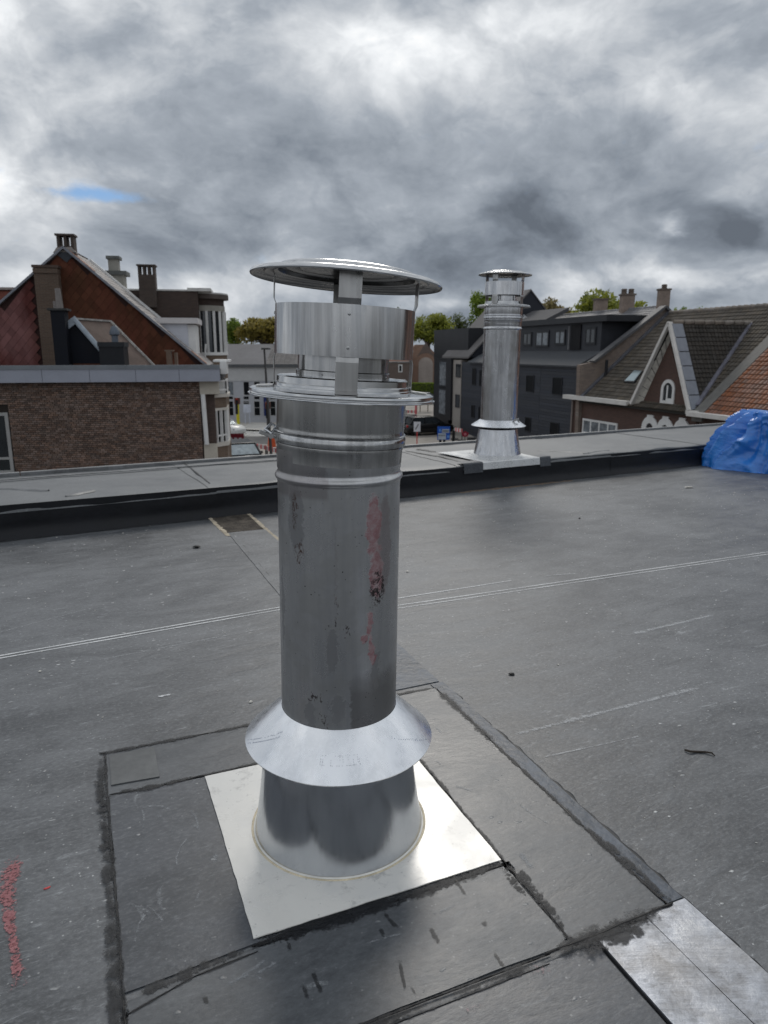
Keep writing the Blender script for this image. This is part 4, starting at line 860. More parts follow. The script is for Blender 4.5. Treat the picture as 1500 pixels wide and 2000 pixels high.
# ================================================================== generic building pieces
hole_m = simple('dark_depth_pane', (0.006, 0.007, 0.009), 0.4, 0, 0.2, 2, 0.05, 3, spec=0.15)  # near-black panes stand in for the unlit depth behind the windows
glass = simple('dark_glass', (0.02, 0.025, 0.03), 0.06, 0, 0.2, 2, 0.05, 3, spec=0.8)
glass_pale = simple('curtained_glass', (0.16, 0.18, 0.20), 0.12, 0, 0.5, 3, 0.05, 3, spec=0.8)
wframe = simple('white_frame', (0.74, 0.74, 0.73), 0.45, 0, 0.06, 3)
dframe = simple('charcoal_frame', (0.025, 0.027, 0.032), 0.45, 0, 0.1, 3)
def window(F, s0, s1, z0, z1, n, parent, frame=wframe, gl=glass, fw=0.07, mull=1, trans=(), out=0.04, deep=0.10, name='window'):
    """a real opening: frame proud of the wall line, glass set back inside"""
    m_ = MB(); na, nb = n - out, n + 0.02
    m_.fbox(F, s0, s1, na, nb, z1 - fw, z1); m_.fbox(F, s0, s1, na, nb, z0, z0 + fw)
    m_.fbox(F, s0, s0 + fw, na, nb, z0 + fw, z1 - fw); m_.fbox(F, s1 - fw, s1, na, nb, z0 + fw, z1 - fw)
    for i in range(1, mull): c = s0 + (s1 - s0) * i / mull; m_.fbox(F, c - fw * .45, c + fw * .45, na + .006, nb, z0 + fw, z1 - fw)
    o = m_.build(name, frame, parent)
    segs = sorted([z0 + fw * .6] + [z0 + (z1 - z0) * t for t in trans] + [z1 - fw * .6])
    for i in range(len(segs) - 1):
        if i > 0:
            t_ = MB(); t_.fbox(F, s0 + fw, s1 - fw, na + .008, nb, segs[i] - fw * .4, segs[i] + fw * .4); t_.build('glazing_bar', frame, o)
    for i in range(mull):
        a = s0 + (s1 - s0) * i / mull; b = s0 + (s1 - s0) * (i + 1) / mull
        g_ = MB(); g_.fbox(F, a + fw * .5, b - fw * .5, n - out + .022, n - out + .03, z0 + fw * .5, z1 - fw * .5); g_.build('pane', gl, o)
    return o
def winpx(F, px0, px1, pyt, pyb, n, parent, **kw):
    pm = (px0 + px1) / 2; s0, s1 = sorted((F.S(px0, pyt, n)[0], F.S(px1, pyt, n)[0])); z1 = F.S(pm, pyt, n)[1]; z0 = F.S(pm, pyb, n)[1]
    return window(F, s0, s1, z0, z1, n, parent, **kw)
def tile_field(O, U, V, poly, du, dv, th, mat, parent, name='tile', jit=0.006, pan=0.02, rr=random.Random(3)):
    """overlapping roof tiles laid in courses over polygon (u,v) of a slope; joined, past counting"""
    U = U.normalized(); V = V.normalized(); N = U.cross(V).normalized()
    if N.z < 0: N = -N
    us = [p[0] for p in poly]; vs = [p[1] for p in poly]; m_ = MB(); nv = int((max(vs) - min(vs)) / dv) + 2; nu = int((max(us) - min(us)) / du) + 2
    for j in range(nv):
        v = min(vs) + j * dv
        for i in range(nu):
            u = min(us) + i * du
            if not inpoly(u + du / 2, v + dv / 2, poly): continue
            h = th + rr.uniform(-jit, jit); g = du * 0.04
            P = []
            for vv, hh in ((v, h), (v + dv * 1.05, h * 0.3)):
                for uu, pp in ((u + g, 0), (u + du * .3, pan), (u + du * .7, pan * .9), (u + du - g, 0)): P.append(O + U * uu + V * vv + N * (hh + pp))
            P += [O + U * uu + V * v + N * 0.0 for uu in (u + g, u + du * .3, u + du * .7, u + du - g)]
            m_.add(P, [(0, 1, 5, 4), (1, 2, 6, 5), (2, 3, 7, 6), (8, 9, 1, 0), (9, 10, 2, 1), (10, 11, 3, 2)])
    return stuff(m_.build(name, mat, parent))
def chimney_stack(F, s0, s1, n0, n1, z0, z1, mat, parent, cap=0.10, capmat=None, holes=0, name='chimney_stack'):
    m_ = MB(); hz = 0.38 if holes else 0
    m_.fbox(F, s0, s1, n0, n1, z0, z1 - cap - hz); o = m_.build(name, mat, parent)
    if holes:      # open top course: slab on brick piers
        pr = MB(); k = holes + 1; w = (s1 - s0) / (k + (k - 1) * 1.3)
        for i in range(k): a = s0 + i * w * 2.3; pr.fbox(F, a, a + w, n0, n1, z1 - cap - hz, z1 - cap)
        pr.build('pier', mat, o)
    c_ = MB(); c_.fbox(F, s0 - .05, s1 + .05, n0 - .05, n1 + .05, z1 - cap, z1); c_.build('cap', capmat or mat, o)
    return o

AD = (0.985, 0.173)
# ================================================================== A: brick house with flat roof, left
pA = at(392, 800, 24.0); FA = Frame((pA.x, pA.y), AD); A0 = FA.W(-3, 3, GZ)
bA = thing('flat_roofed_house', 'dark brick house with flat roof and pale grey fascia, nearest beyond the ledge at left', 'house', A0)
zt = FA.S(200, 744.5)[1]; zc = FA.S(200, 721)[1]; zr = FA.S(200, 713)[1]; sL = -11.0
brick_m = simple('brown_brick', (0.195, 0.138, 0.112), 0.85, 0, 0.25, 6, 0.5, 60, vrand=0.36, bdist=0.01)
mort_m = simple('dark_mortar', (0.030, 0.024, 0.021), 0.95, 0, 0.2, 5)
browntex = bricktex('brown_brick_wall', (0.115, 0.08, 0.068), (0.085, 0.06, 0.052), (0.06, 0.05, 0.045), AD)
m_ = MB(); m_.fbox(FA, sL, 0, 0.028, 0.3, GZ, zt + .02); wallA = m_.build('wall', [mort_m], bA)
# bricks: the nearest 300 on their own, the rest joined
BWd, BHt = 0.15, 0.065; zlow = -3.05; wl = FA.S(19, 860)[0]
one = MB(); q0 = FA.W(0, 0, 0)
def rel(F, s, n, z): v = F.W(s, n, z) - F.W(0, 0, 0); return v
bb = [rel(FA, 0, 0, 0), rel(FA, BWd - .014, 0, 0), rel(FA, BWd - .014, .05, 0), rel(FA, 0, .05, 0)]
one.hexa(bb + [v + Vector((0, 0, BHt - .015)) for v in bb]); proto = one.build('brick', brick_m, bA, loc=(0, 0, 0)); cells = []
nr = int((zt - zlow) / BHt)
for j in range(nr):
    z = zt - (j + 1) * BHt + .004; off = (j % 2) * BWd / 2 + (0.25 * BWd if j % 5 == 2 else 0)
    for i in range(int(-sL / BWd) + 2):
        s = -BWd * (i + 1) + off
        if s < sL: continue
        if s >= -.03: continue
        if s + BWd > wl - .75 and s < wl and z < FA.S(8, 800)[1] + .1: continue
        cells.append((s, z))
vis = [c for c in cells if wl <= c[0] < -0.2 and c[1] > -2.6]
vis.sort(key=lambda c: c[0] * 1.0 + abs(c[1] + 0.9) * .35); pick = set(vis[:299]); rs_ = MB(); rr = random.Random(5)
for (s, z) in cells:
    dn = rr.uniform(-.004, .003)
    if s > -BWd:
        rs_.fbox(FA, s, -.004, dn, .05, z, z + BHt - .015); continue
    if (s, z) in pick:
        o = instance(proto, bA, FA.W(s, dn, z) - bA.location)
    else:
        b0_ = FA.W(s, dn, z); rs_.hexa([b0_ + v for v in bb] + [b0_ + v + Vector((0, 0, BHt - .015)) for v in bb])
proto.location = FA.W(wl - 1.4, 0, zt - BHt) - bA.location
sW = FA.S(17, 806)[0]
for j in range(nr):
    z = zt - (j + 1) * BHt + .004; row = [c[0] for c in cells if c[1] == z and c[0] >= wl - .001]
    if z < FA.S(8, 800)[1] + .1 and row and min(row) > sW + .02: rs_.fbox(FA, sW + .006, min(row) - .012, -.003, .05, z, z + BHt - .015)
stuff(rs_.build('brickwork', brick_m, bA))
fas = simple('grey_fascia', (0.34, 0.36, 0.42), 0.4, 0.2, 0.05, 2, 0.1, 4); capm = simple('grey_capping', (0.20, 0.22, 0.24), 0.45, 0.4, 0.1, 2)
js = [sL] + [FA.S(x, 735, -.3)[0] for x in (-10, 82, 175, 265, 350)] + [FA.S(430, 735, -.3)[0]]
for i in range(len(js) - 1): m_ = MB(); m_.fbox(FA, js[i] + .006, js[i + 1] - .006, -.30, -.27, zt - .02, zc); m_.build('fascia_panel', fas, bA)
m_ = MB(); m_.fbox(FA, sL, js[-1], -.33, -.12, zc + .003, zr); m_.build('capping', capm, bA)
m_ = MB(); m_.fbox(FA, sL, js[-1] - .01, -.268, 4.2, zt - .01, zc - .01); m_.build('roof', simple('flat_roofing', (0.05, 0.05, 0.055), 0.8), bA)
zA = zc - .01
winpx(FA, -40, 15, 806, 925, 0.01, bA, frame=simple('grey_frame', (.36, .36, .35), .6, 0, .08, 3), fw=.10, trans=(0.25,), gl=glass)
cream = simple('cream_render', (0.52, 0.48, 0.41), 0.7, 0, 0.1, 2)
s_a = FA.S(392, 780)[0]; m_ = MB(); zz0 = FA.S(400, 770)[1]
m_.fbox(FA, .0, .62, 0.02, .5, zz0, zt - .03); m_.build('pilaster', cream, bA)
z1_ = FA.S(410, 868)[1]; m_ = MB(); m_.fbox(FA, .04, .46, 0.0, .5, GZ, z1_); m_.build('pilaster', cream, bA)
m_ = MB(); p0 = FA.W(.10, -.05, zz0); p1 = FA.W(.14, -.05, z1_ + .0); m_.tube([p0, p1], .075, 10); m_.build('downpipe', wframe, bA, True)
m_ = MB(); m_.fbox(FA, .2, .45, .25, .6, z1_, zz0); m_.build('wall', browntex, bA)
# street front with its projecting bay (the front runs away from us)
def bayring(F, pr, s0, n0, n1, z0, z1, cut=.45): return [F.W(s0, n0, z0), F.W(s0 + pr, n0 + cut, z0), F.W(s0 + pr, n1 - cut, z0), F.W(s0, n1, z0)]
def bay(F, parent, s0, n0, n1, pr, lv, cut=.45):
    for (z0, z1, mat, nm, ex) in lv:
        P = bayring(F, pr + ex, s0, n0 - ex, n1 + ex, z0, z1, cut); m_ = MB(); m_.slab([p + Vector((0, 0, z1 - z0)) for p in P], (0, 0, z0 - z1)); m_.build(nm, mat, parent)
yz = lambda y: FA.S(420, y, .6)[1]
cream2 = simple('cream_sill', (0.60, 0.57, 0.52), 0.6, 0, 0.08, 2); tanm = bricktex('tan_brick', (0.20, 0.14, 0.10), (0.16, 0.11, 0.08), (0.2, 0.18, 0.15), AD)
bay(FA, bA, .45, .5, 2.6, .34, [(yz(903) - 1.5, yz(872), tanm, 'bay_wall', 0), (yz(872), yz(864), cream2, 'sill', .06), (yz(802), yz(797), cream2, 'lintel', .05),
    (yz(797), yz(776), tanm, 'bay_wall', 0.02), (yz(776), yz(770), cream2, 'sill', .12)])
bay(FA, bA, .45, .58, 2.5, .26, [(yz(864), yz(802), glass, 'pane', 0)])
for (a, b_) in ((0, 0), (1, 0), (.5, .5), (1, 1)):
    pass
bw_ = MB(); Rg = bayring(FA, .34, .45, .5, 2.6, 0, 0)
for i in range(3):
    p, q = Rg[i], Rg[i + 1]
    for t in ((0.03, .5, .97) if i != 1 else (0.03, .35, .67, .97)):
        c = p.lerp(q, t); bw_.box((c.x - .045, c.y - .045, yz(864)), (c.x + .045, c.y + .045, yz(802)))
    for zq in (yz(851),): a = p.copy(); a.z = zq; b2 = q.copy(); b2.z = zq; bw_.bar(a, b2, .06, .06)
bw_.build('window_frame', wframe, bA)
rl = MB(); Rg = bayring(FA, .38, .45, .42, 2.7, 0, 0)
for i in range(3):
    p, q = Rg[i], Rg[i + 1]; n = 8
    for k in range(n + 1): c = p.lerp(q, k / n); rl.box((c.x - .02, c.y - .02, yz(769)), (c.x + .02, c.y + .02, yz(744)))
    for zq in (yz(744), yz(762)): a = p.copy(); a.z = zq; b2 = q.copy(); b2.z = zq; rl.bar(a, b2, .05, .05)
rl.build('balcony_railing', wframe, bA)
m_ = MB(); m_.fbox(FA, js[-1] - .02, js[-1] + .20, .3, 1.6, yz(730), yz(706)); m_.build('gutter_box', wframe, bA)
m_ = MB(); m_.fbox(FA, .45, 1.0, .6, 2.4, yz(707), yz(703)); m_.build('bay_roof', wframe, bA)
# little things up on its flat roof
navy = simple('navy_bitumen', (0.006, 0.0075, 0.013), 0.75, 0, 0.3, 2); zincl = simple('pale_zinc', (0.42, 0.48, 0.54), 0.5, 0.1, 0.12, 3)
nS = 3.0; S = lambda x, y, n=nS: FA.S(x, y, n)
shed = thing('lean_to', 'small black-clad gable with pale zinc verge, on the flat roof before the red gable', 'shed', FA.W(S(150, 700)[0], nS + .6, zA))
g3 = [S(128, 710), (S(128, 710)[0], S(128, 650)[1]), S(147, 622), S(192, 672), (S(192, 672)[0], S(192, 710)[1])]
m_ = MB(); m_.slab([FA.W(s, nS, z) for s, z in g3], FA.W(0, .25, 0) - FA.W(0, 0, 0)); m_.build('gable_wall', navy, shed)
m_ = MB(); a = S(147, 624); b2 = S(194, 678); c = S(124, 641)
m_.bar(FA.W(a[0], nS - .05, a[1]), FA.W(b2[0], nS - .05, b2[1]), .10, .20, FA.W(0, -1, 0) - FA.W(0, 0, 0)); m_.build('verge_board', zincl, shed)
dn = (FA.W(0, 1, 0) - FA.W(0, 0, 0))
for (p, q) in ((a, b2), (a, c)):
    pz = [Vector(FA.W(p[0], nS - .09, p[1] + .12)), Vector(FA.W(q[0], nS - .09, q[1] + .12)), Vector(FA.W(q[0], nS - .09, q[1] - .16)), Vector(FA.W(p[0], nS - .09, p[1] - .16))]
    m_ = MB(); m_.slab(pz, dn * .04); m_.build('verge_board', zincl, shed)
r_end = [FA.N(283, 708, S(283, 708, nS + 2.5)[0])]
m_ = MB(); P = [FA.W(a[0], nS, a[1]), FA.W(b2[0] + .9, nS, b2[1] - 1.0), FA.W(b2[0] + 1.9, nS + 1.6, b2[1] - 1.0), FA.W(a[0] + 0.9, nS + 1.6, a[1] - .02)]
m_.slab(P, (0, 0, -.08)); m_.build('roof', simple('brown_roofing', (0.13, 0.095, 0.08), 0.8, 0, 0.25, 3), shed)
m_ = MB(); m_.bar(P[3] + Vector((0, 0, .03)), P[2] + Vector((0, 0, .03)), .12, .07); m_.bar(P[0] + Vector((0, 0, .03)), P[3] + Vector((0, 0, .03)), .10, .06); m_.build('ridge_trim', simple('mossy_white', (0.40, 0.39, 0.37), 0.8, 0, 0.4, 9), shed)
stk = thing('black_chimney', 'narrow black-tarred chimney with slab cap and tall pot, left of the small black gable', 'chimney', FA.W(S(110, 700)[0], nS - .3, zA))
s0_, z0_ = S(96, 606, nS - .5); s1_, _ = S(126, 606, nS - .5)
m_ = MB(); m_.fbox(FA, s0_ + .03, s1_ - .02, nS - .5, nS + .05, zA, z0_); m_.build('stack', navy, stk)
m_ = MB(); m_.fbox(FA, s0_ - .06, s1_ + .08, nS - .56, nS + .1, z0_, z0_ + .07); m_.build('cap', simple('sooty_slab', (0.05, 0.05, 0.05), 0.9), stk)
pc = FA.W(S(116, 600, nS - .3)[0], nS - .25, z0_ + .07); m_ = MB(); m_.tube([pc, pc + Vector((-.02, 0, .68))], [.12, .09], 12); m_.tube([pc + Vector((-.14, 0, 0)), pc + Vector((-.14, 0, .25))], .08, 8); m_.build('chimney_pot', simple('grey_pot', (0.22, 0.2, 0.19), 0.8), stk, True)
bx = thing('roof_vent_box', 'low charcoal box with a small cowl, right end of the black gable', 'roof vent', FA.W(S(216, 700)[0], nS - .5, zA))
s0_, z0_ = S(190, 668, nS - 1); s1_, _ = S(242, 668, nS - 1); cgr = simple('charcoal_cladding', (0.014, 0.015, 0.019), 0.5, 0, 0.2, 2)
m_ = MB(); m_.fbox(FA, s0_ + .03, s1_ - .03, nS - 1, nS - .1, zA, z0_ - .16); m_.build('box', cgr, bx)
m_ = MB(); m_.fbox(FA, s0_, s1_, nS - 1.04, nS - .06, z0_ - .16, z0_); m_.build('lid', simple('charcoal_lid', (0.025, 0.028, 0.033), 0.6), bx)
pc = FA.W(S(225, 668, nS - .6)[0], nS - .6, z0_); MB().lathe([(.11, 0), (.11, .22), (.17, .26), (.17, .34), (.10, .52), (.06, .56), (.001, .56)], 20, Matrix.Translation(pc)).build('cowl', simple('grey_cowl', (0.12, 0.14, 0.17), 0.4, 0.3), bx, True)
st2 = thing('short_stack', 'short brown brick stub standing before the foot of the red gable', 'chimney', FA.W(S(326, 700)[0], nS, zA))
s0_, z0_ = S(324, 686, nS); s1_, _ = S(339, 686, nS)
m_ = MB(); m_.fbox(FA, s0_, s0_ + .18, nS, nS + .3, zA, z0_); m_.fbox(FA, s1_, s1_ + .10, nS + .1, nS + .4, zA, z0_ - .05); m_.fbox(FA, s0_ - .05, s1_, nS, nS + .3, z0_, z0_ + .05); m_.build('stack', simple('brown_stub', (0.17, 0.12, 0.09), 0.85), st2)

# ================================================================== B: red gable behind
nB = 6.6; SB = lambda x, y, n=nB: FA.S(x, y, n)
bB = thing('red_gable_house', 'house with tall gable of rust-red diamond slates and a brick flue up its face', 'house', FA.W(-5, nB + 3, GZ))
ap = SB(125, 486); rf = SB(392, 706); lf = SB(0, 596); k_ = (lf[1] - ap[1]) / (lf[0] - ap[0]); zb = SB(200, 718)[1]
k2_ = (rf[1] - ap[1]) / (rf[0] - ap[0])
lx = ap[0] + (zb - ap[1]) / k_; rx = ap[0] + (zb - ap[1]) / k2_
m_ = MB(); m_.slab([FA.W(lx, nB, zb), FA.W(ap[0], nB, ap[1]), FA.W(rx, nB, zb)], dn * .3); m_.build('gable_wall', simple('slate_batten', (0.04, 0.02, 0.018), 0.9), bB)
m_ = MB(); m_.fbox(FA, lx - .3, rx, nB + .02, nB + 8, GZ, zb); m_.build('wall', browntex, bB)
def slatemat():
    m, k, b = newmat('rust_slates'); co = k.n('ShaderNodeTexCoord').outputs['Object']; oi = k.n('ShaderNodeObjectInfo')
    pos = k.vm('ADD', oi.outputs['Location'], co) if False else k.n('ShaderNodeNewGeometry').outputs['Position']
    u = k.m('ADD', k.vm('DOT_PRODUCT', pos, (AD[0], AD[1], 0)), 0)
    wl_ = k.noise(k.vm('MULTIPLY', pos, (1, 1, .35)), 0.9, 5, 0.6); sF = ap[0] + FA.P.dot(FA.d)
    leftf = k.mapr(k.m('ADD', k.m('SUBTRACT', u, sF), k.m('MULTIPLY', k.m('SUBTRACT', wl_, .5), 2.2)), -0.7, -1.5)
    c1 = k.mix(k.mapr(wl_, .4, .62), (0.082, 0.036, 0.020), (0.118, 0.040, 0.026))
    c2 = k.mix(k.mapr(wl_, .4, .62), (0.11, 0.036, 0.032), (0.20, 0.095, 0.092))
    cc = k.mix(leftf, c1, c2)
    rr_ = k.m('FRACT', k.m('ADD', oi.outputs['Random'], k.n('ShaderNodeNewGeometry').outputs['Random Per Island']))
    hs = k.n('ShaderNodeHueSaturation'); k.put(hs.inputs['Color'], cc); k.put(hs.inputs['Value'], k.mapr(rr_, 0, 1, .8, 1.2)); 
    k.put(b.inputs['Base Color'], hs.outputs[0]); b.inputs['Roughness'].default_value = .85; b.inputs['Specular IOR Level'].default_value = .15; bump(k, b, k.noise(pos, 14, 4), .3, .01); return m
slm = slatemat(); TW_, TH_ = 0.34, 0.40
def slate(mb_, base):     # an overlapping diamond, lower tip lifted
    P = [rel(FA, 0, -.030, -TH_ / 2), rel(FA, TW_ / 2 - .003, -.020, 0), rel(FA, 0, -.010, TH_ / 2), rel(FA, -TW_ / 2 + .003, -.020, 0)]
    P2 = [p + dn * .012 for p in P]; b = [base + p for p in P + P2]
    mb_.add(b, [(0, 1, 2, 3), (0, 4, 5, 1), (1, 5, 6, 2), (2, 6, 7, 3), (3, 7, 4, 0)])
edge_m = simple('worn_edge', (0.30, 0.20, 0.20), 0.7, 0, 0.3, 9)
dia = []; j = 0; z = zb
while z < ap[1]:
    i0 = int(lx / TW_) - 2
    for i in range(i0, int(rx / TW_) + 3):
        s = i * TW_ + (TW_ / 2 if j % 2 else 0)
        if lx + .1 < s < rx - .1 and z < ap[1] + k_ * (s - ap[0]) - .18 and z < ap[1] + k2_ * (s - ap[0]) - .14: dia.append((s, z))
    z += TH_ / 2; j += 1
fs0, fs1 = SB(60, 600)[0], SB(113, 600)[0]
dia = [d_ for d_ in dia if not (fs0 + .2 < d_[0] < fs1 - .2 and d_[1] < SB(80, 530)[1])]
pr_ = MB(); slate(pr_, Vector((0, 0, 0))); sp_ = pr_.build('slate', slm, bB, loc=(0, 0, 0)); vis = [d_ for d_ in dia if SB(-3, 600)[0] < d_[0]]; vis.sort(key=lambda d_: d_[1]); 
pick = set(vis[:299]); rs_ = MB(); first = True
for d_ in dia:
    if d_ in pick:
        loc_ = FA.W(d_[0], nB - .01, d_[1]) - bB.location
        if first: sp_.location = loc_; first = False
        else: instance(sp_, bB, loc_)
    else: slate(rs_, FA.W(d_[0], nB - .01, d_[1]))
if rs_.v: stuff(rs_.build('slates', slm, bB))
# roof slopes, running back from the gable
tile_dark = simple('weathered_tile', (0.26, 0.24, 0.23), 0.6, 0, 0.3, 3, vrand=.2); rdp = 4.2
for (p, lo_) in (((rx, zb), 1), ((lx, zb), -1)):
    P = [FA.W(ap[0], nB - .12, ap[1] + .06), FA.W(p[0], nB - .12, p[1] + .06), FA.W(p[0], nB + rdp, p[1] + .06), FA.W(ap[0], nB + rdp, ap[1] + .06)]
    m_ = MB(); m_.slab(P, (0, 0, -.07)); m_.build('roof', tile_dark, bB)
    O = P[0]; tile_field(P[1], (P[2] - P[1]), (P[0] - P[1]), [(0, 0), (rdp + .1, 0), (rdp + .1, (P[0] - P[1]).length), (0, (P[0] - P[1]).length)], .25, .30, .02, tile_dark, bB)
orn = simple('orange_verge', (0.38, 0.17, 0.09), 0.7, 0, 0.4, 6, vrand=.3)
def edgebar(p, q, wd, ht, mat, nm, par, off=Vector((0, 0, 0))): m__ = MB(); m__.bar(p + off, q + off, wd, ht); return m__.build(nm, mat, par)
greyv = simple('grey_verge', (0.22, 0.23, 0.26), 0.5, 0.3, 0.2, 4)
edgebar(FA.W(ap[0], nB - .14, ap[1] + .05), FA.W(rx, nB - .14, zb + .05), .08, .09, greyv, 'verge_board', bB); edgebar(FA.W(ap[0], nB - .14, ap[1] + .05), FA.W(lx, nB - .14, zb + .05), .08, .08, greyv, 'verge_board', bB)
L_ = (FA.W(rx, 0, zb) - FA.W(ap[0], 0, ap[1])); 
for (t0, t1, mt) in ((.04, .20, orn), (.88, .99, orn)):
    P = FA.W(ap[0], nB + .05, ap[1] + .10); edgebar(P + L_ * t0, P + L_ * t1, .28, .06, mt, 'verge_tile', bB)
edgebar(FA.W(ap[0], nB + rdp - .1, ap[1] + .14) + L_ * .02, FA.W(ap[0], nB + rdp - .1, ap[1] + .14) + L_ * .72, .3, .12, wframe, 'flashing', bB)
cdk = bricktex('sooty_brick', (0.075, 0.052, 0.040), (0.05, 0.036, 0.03), (0.12, 0.11, 0.10), AD)
def stpx(n, x0, x1, yt, yb, mat, parent, holes=0, dep=.5, **kw):
    s0, z1 = FA.S(x0, yt, n); s1, _ = FA.S(x1, yt, n); z0 = FA.S((x0 + x1) / 2, yb, n)[1]
    return chimney_stack(FA, s0, s1, n, n + dep, z0, z1, mat, parent, holes=holes, **kw)
stpx(nB + .02, 109, 142, 456, 505, cdk, bB, holes=2, cap=.07)
m_ = MB(); q = [SB(106, 493), SB(150, 493), SB(131, 513)]; m_.slab([FA.W(s, nB - .07, z) for s, z in q], dn * .03); m_.build('lead_apron', simple('lead', (0.045, 0.05, 0.06), 0.5, .3), bB)
m_ = MB(); q = [SB(104, 494), SB(111, 483), SB(140, 483), SB(150, 495)]; m_.slab([FA.W(s, nB - .04, z) for s, z in q], dn * .3); m_.build('mortar_flaunching', simple('pale_mortar', (0.33, 0.30, 0.28), 0.9, 0, .3, 8), bB)
tanb = bricktex('tan_flue_brick', (0.135, 0.088, 0.062), (0.105, 0.07, 0.05), (0.15, 0.13, 0.11), AD)
stpx(nB - .45, 64, 111, 517, 730, tanb, bB, dep=.46, cap=.10, capmat=simple('brown_cap', (0.09, 0.062, 0.05), .8), name='wall_flue')
m_ = MB(); a = FA.S(61, 525, nB - .5); b2 = FA.S(114, 525, nB - .5); m_.fbox(FA, a[0] + .04, b2[0] - .04, nB - .5, nB, FA.S(80, 533, nB - .5)[1], FA.S(80, 524, nB - .5)[1]); m_.build('string_course', tanb, bB)
# white dormer on its street slope
nD = nB + 1.2; a = FA.S(305, 632, nD); b2 = FA.S(366, 632, nD); c = FA.S(381, 632, nD + .4)
m_ = MB(); m_.fbox(FA, a[0], b2[0], nD, nD + 2.2, zb - .1, FA.S(340, 633, nD)[1]); dm_ = m_.build('dormer', simple('white_boarding', (0.60, 0.62, 0.68), 0.5, 0, .05, 3), bB)
for i in range(9):
    zq = FA.S(340, 704 - i * 8, nD)[1]; m_ = MB(); m_.fbox(FA, a[0], b2[0] - .02, nD - .02, nD - .003, zq, zq + .165); m_.build('board', simple('white_board', (0.60, 0.62, 0.68), .5, 0, .04, 3) if i == 0 else bpy.data.materials['white_board'], dm_)
m_ = MB(); m_.fbox(FA, b2[0], b2[0] + .30, nD + .05, nD + 2.1, zb - .1, FA.S(340, 633, nD)[1] - .02); m_.build('window_frame', wframe, dm_)
m_ = MB(); m_.fbox(FA, a[0] - .5, b2[0] + .45, nD - .18, nD + 2.3, FA.S(340, 632, nD)[1], FA.S(340, 621, nD)[1]); m_.build('dormer_roof', simple('dormer_fascia', (0.62, 0.60, 0.60), .5, 0, .06, 3), dm_)
# sliver of another red roof at far left
o = thing('distant_red_roof', 'dark red tiled roof just showing at the left edge behind the red gable', 'house', FA.W(SB(0, 600)[0] - 2, 16, GZ))
a = FA.S(-60, 566, 16); b2 = FA.S(31, 566, 16); m_ = MB(); m_.slab([FA.W(a[0] - 6, 16, a[1]), FA.W(b2[0], 16, b2[1]), FA.W(b2[0] + 1, 13, b2[1] - 3), FA.W(a[0] - 6, 13, a[1] - 3)], (0, 0, -.2)); m_.build('roof', simple('dark_red_roof', (0.10, 0.03, 0.02), .8, 0, .3, 2), o)
m_ = MB(); m_.fbox(FA, a[0] - 6, b2[0], 13.2, 18, GZ, a[1] - 2.9); m_.build('wall', browntex, o)
m_ = MB(); m_.bar(FA.W(a[0] - 6, 16, a[1] + .05), FA.W(b2[0] + .1, 16, b2[1] + .05), .3, .12); m_.build('ridge', simple('ridge_pale', (0.35, 0.3, 0.28), .8), o)
# beige chimney of a house behind
ch = thing('rendered_chimney', 'grey rendered chimney with a stepped slab cap showing over the slope of the red gable', 'chimney', FA.W(FA.S(225, 600, 12)[0], 12, GZ + 6))
rend = simple('grey_render', (0.30, 0.29, 0.26), .8, 0, .15, 2); sl_m = simple('slab_grey', (0.13, 0.135, 0.13), .8)
def stp2(x0, x1, y0, y1, n, dep, mat, nm):
    s0, z1 = FA.S(x0, y0, n); s1, _ = FA.S(x1, y0, n); z0 = FA.S(x0, y1, n)[1]; m__ = MB(); m__.fbox(FA, s0, s1, n, n + dep, z0, z1); return m__.build(nm, mat, ch)
stp2(212, 240, 535, 600, 12, .9, rend, 'stack'); stp2(201, 246, 528, 536, 11.9, 1.1, sl_m, 'cap'); stp2(210, 229, 504, 529, 12.1, .6, rend, 'upper_stack'); stp2(206, 232, 499, 505, 12.0, .8, sl_m, 'upper_cap')

# ================================================================== G: dark brick house with rounded bay
nG = 11.0; SG = lambda x, y, n=nG: FA.S(x, y, n)
bG = thing('round_bay_house', 'dark brown brick house with flat roof and rounded white-windowed bay, behind the red gable', 'house', FA.W(-1, nG + 3, GZ))
dkb = bricktex('dark_brown_brick', (0.075, 0.050, 0.040), (0.055, 0.038, 0.032), (0.05, 0.042, 0.038), AD)
s0_, zg = SG(250, 567); s1_ = SG(385, 567)[0]
m_ = MB(); m_.fbox(FA, s0_ - 1, s1_, nG, nG + 7, GZ, zg); m_.build('wall', dkb, bG)
m_ = MB(); m_.fbox(FA, s0_ - 1, SG(380, 567)[0], nG - .04, nG + 7, zg, zg + .07); m_.build('coping', simple('pale_coping', (0.5, 0.5, 0.48), .6), bG)
stpx(nG - .3, 268, 301, 516, 600, cdk, bG, holes=3, cap=.06, dep=.6)
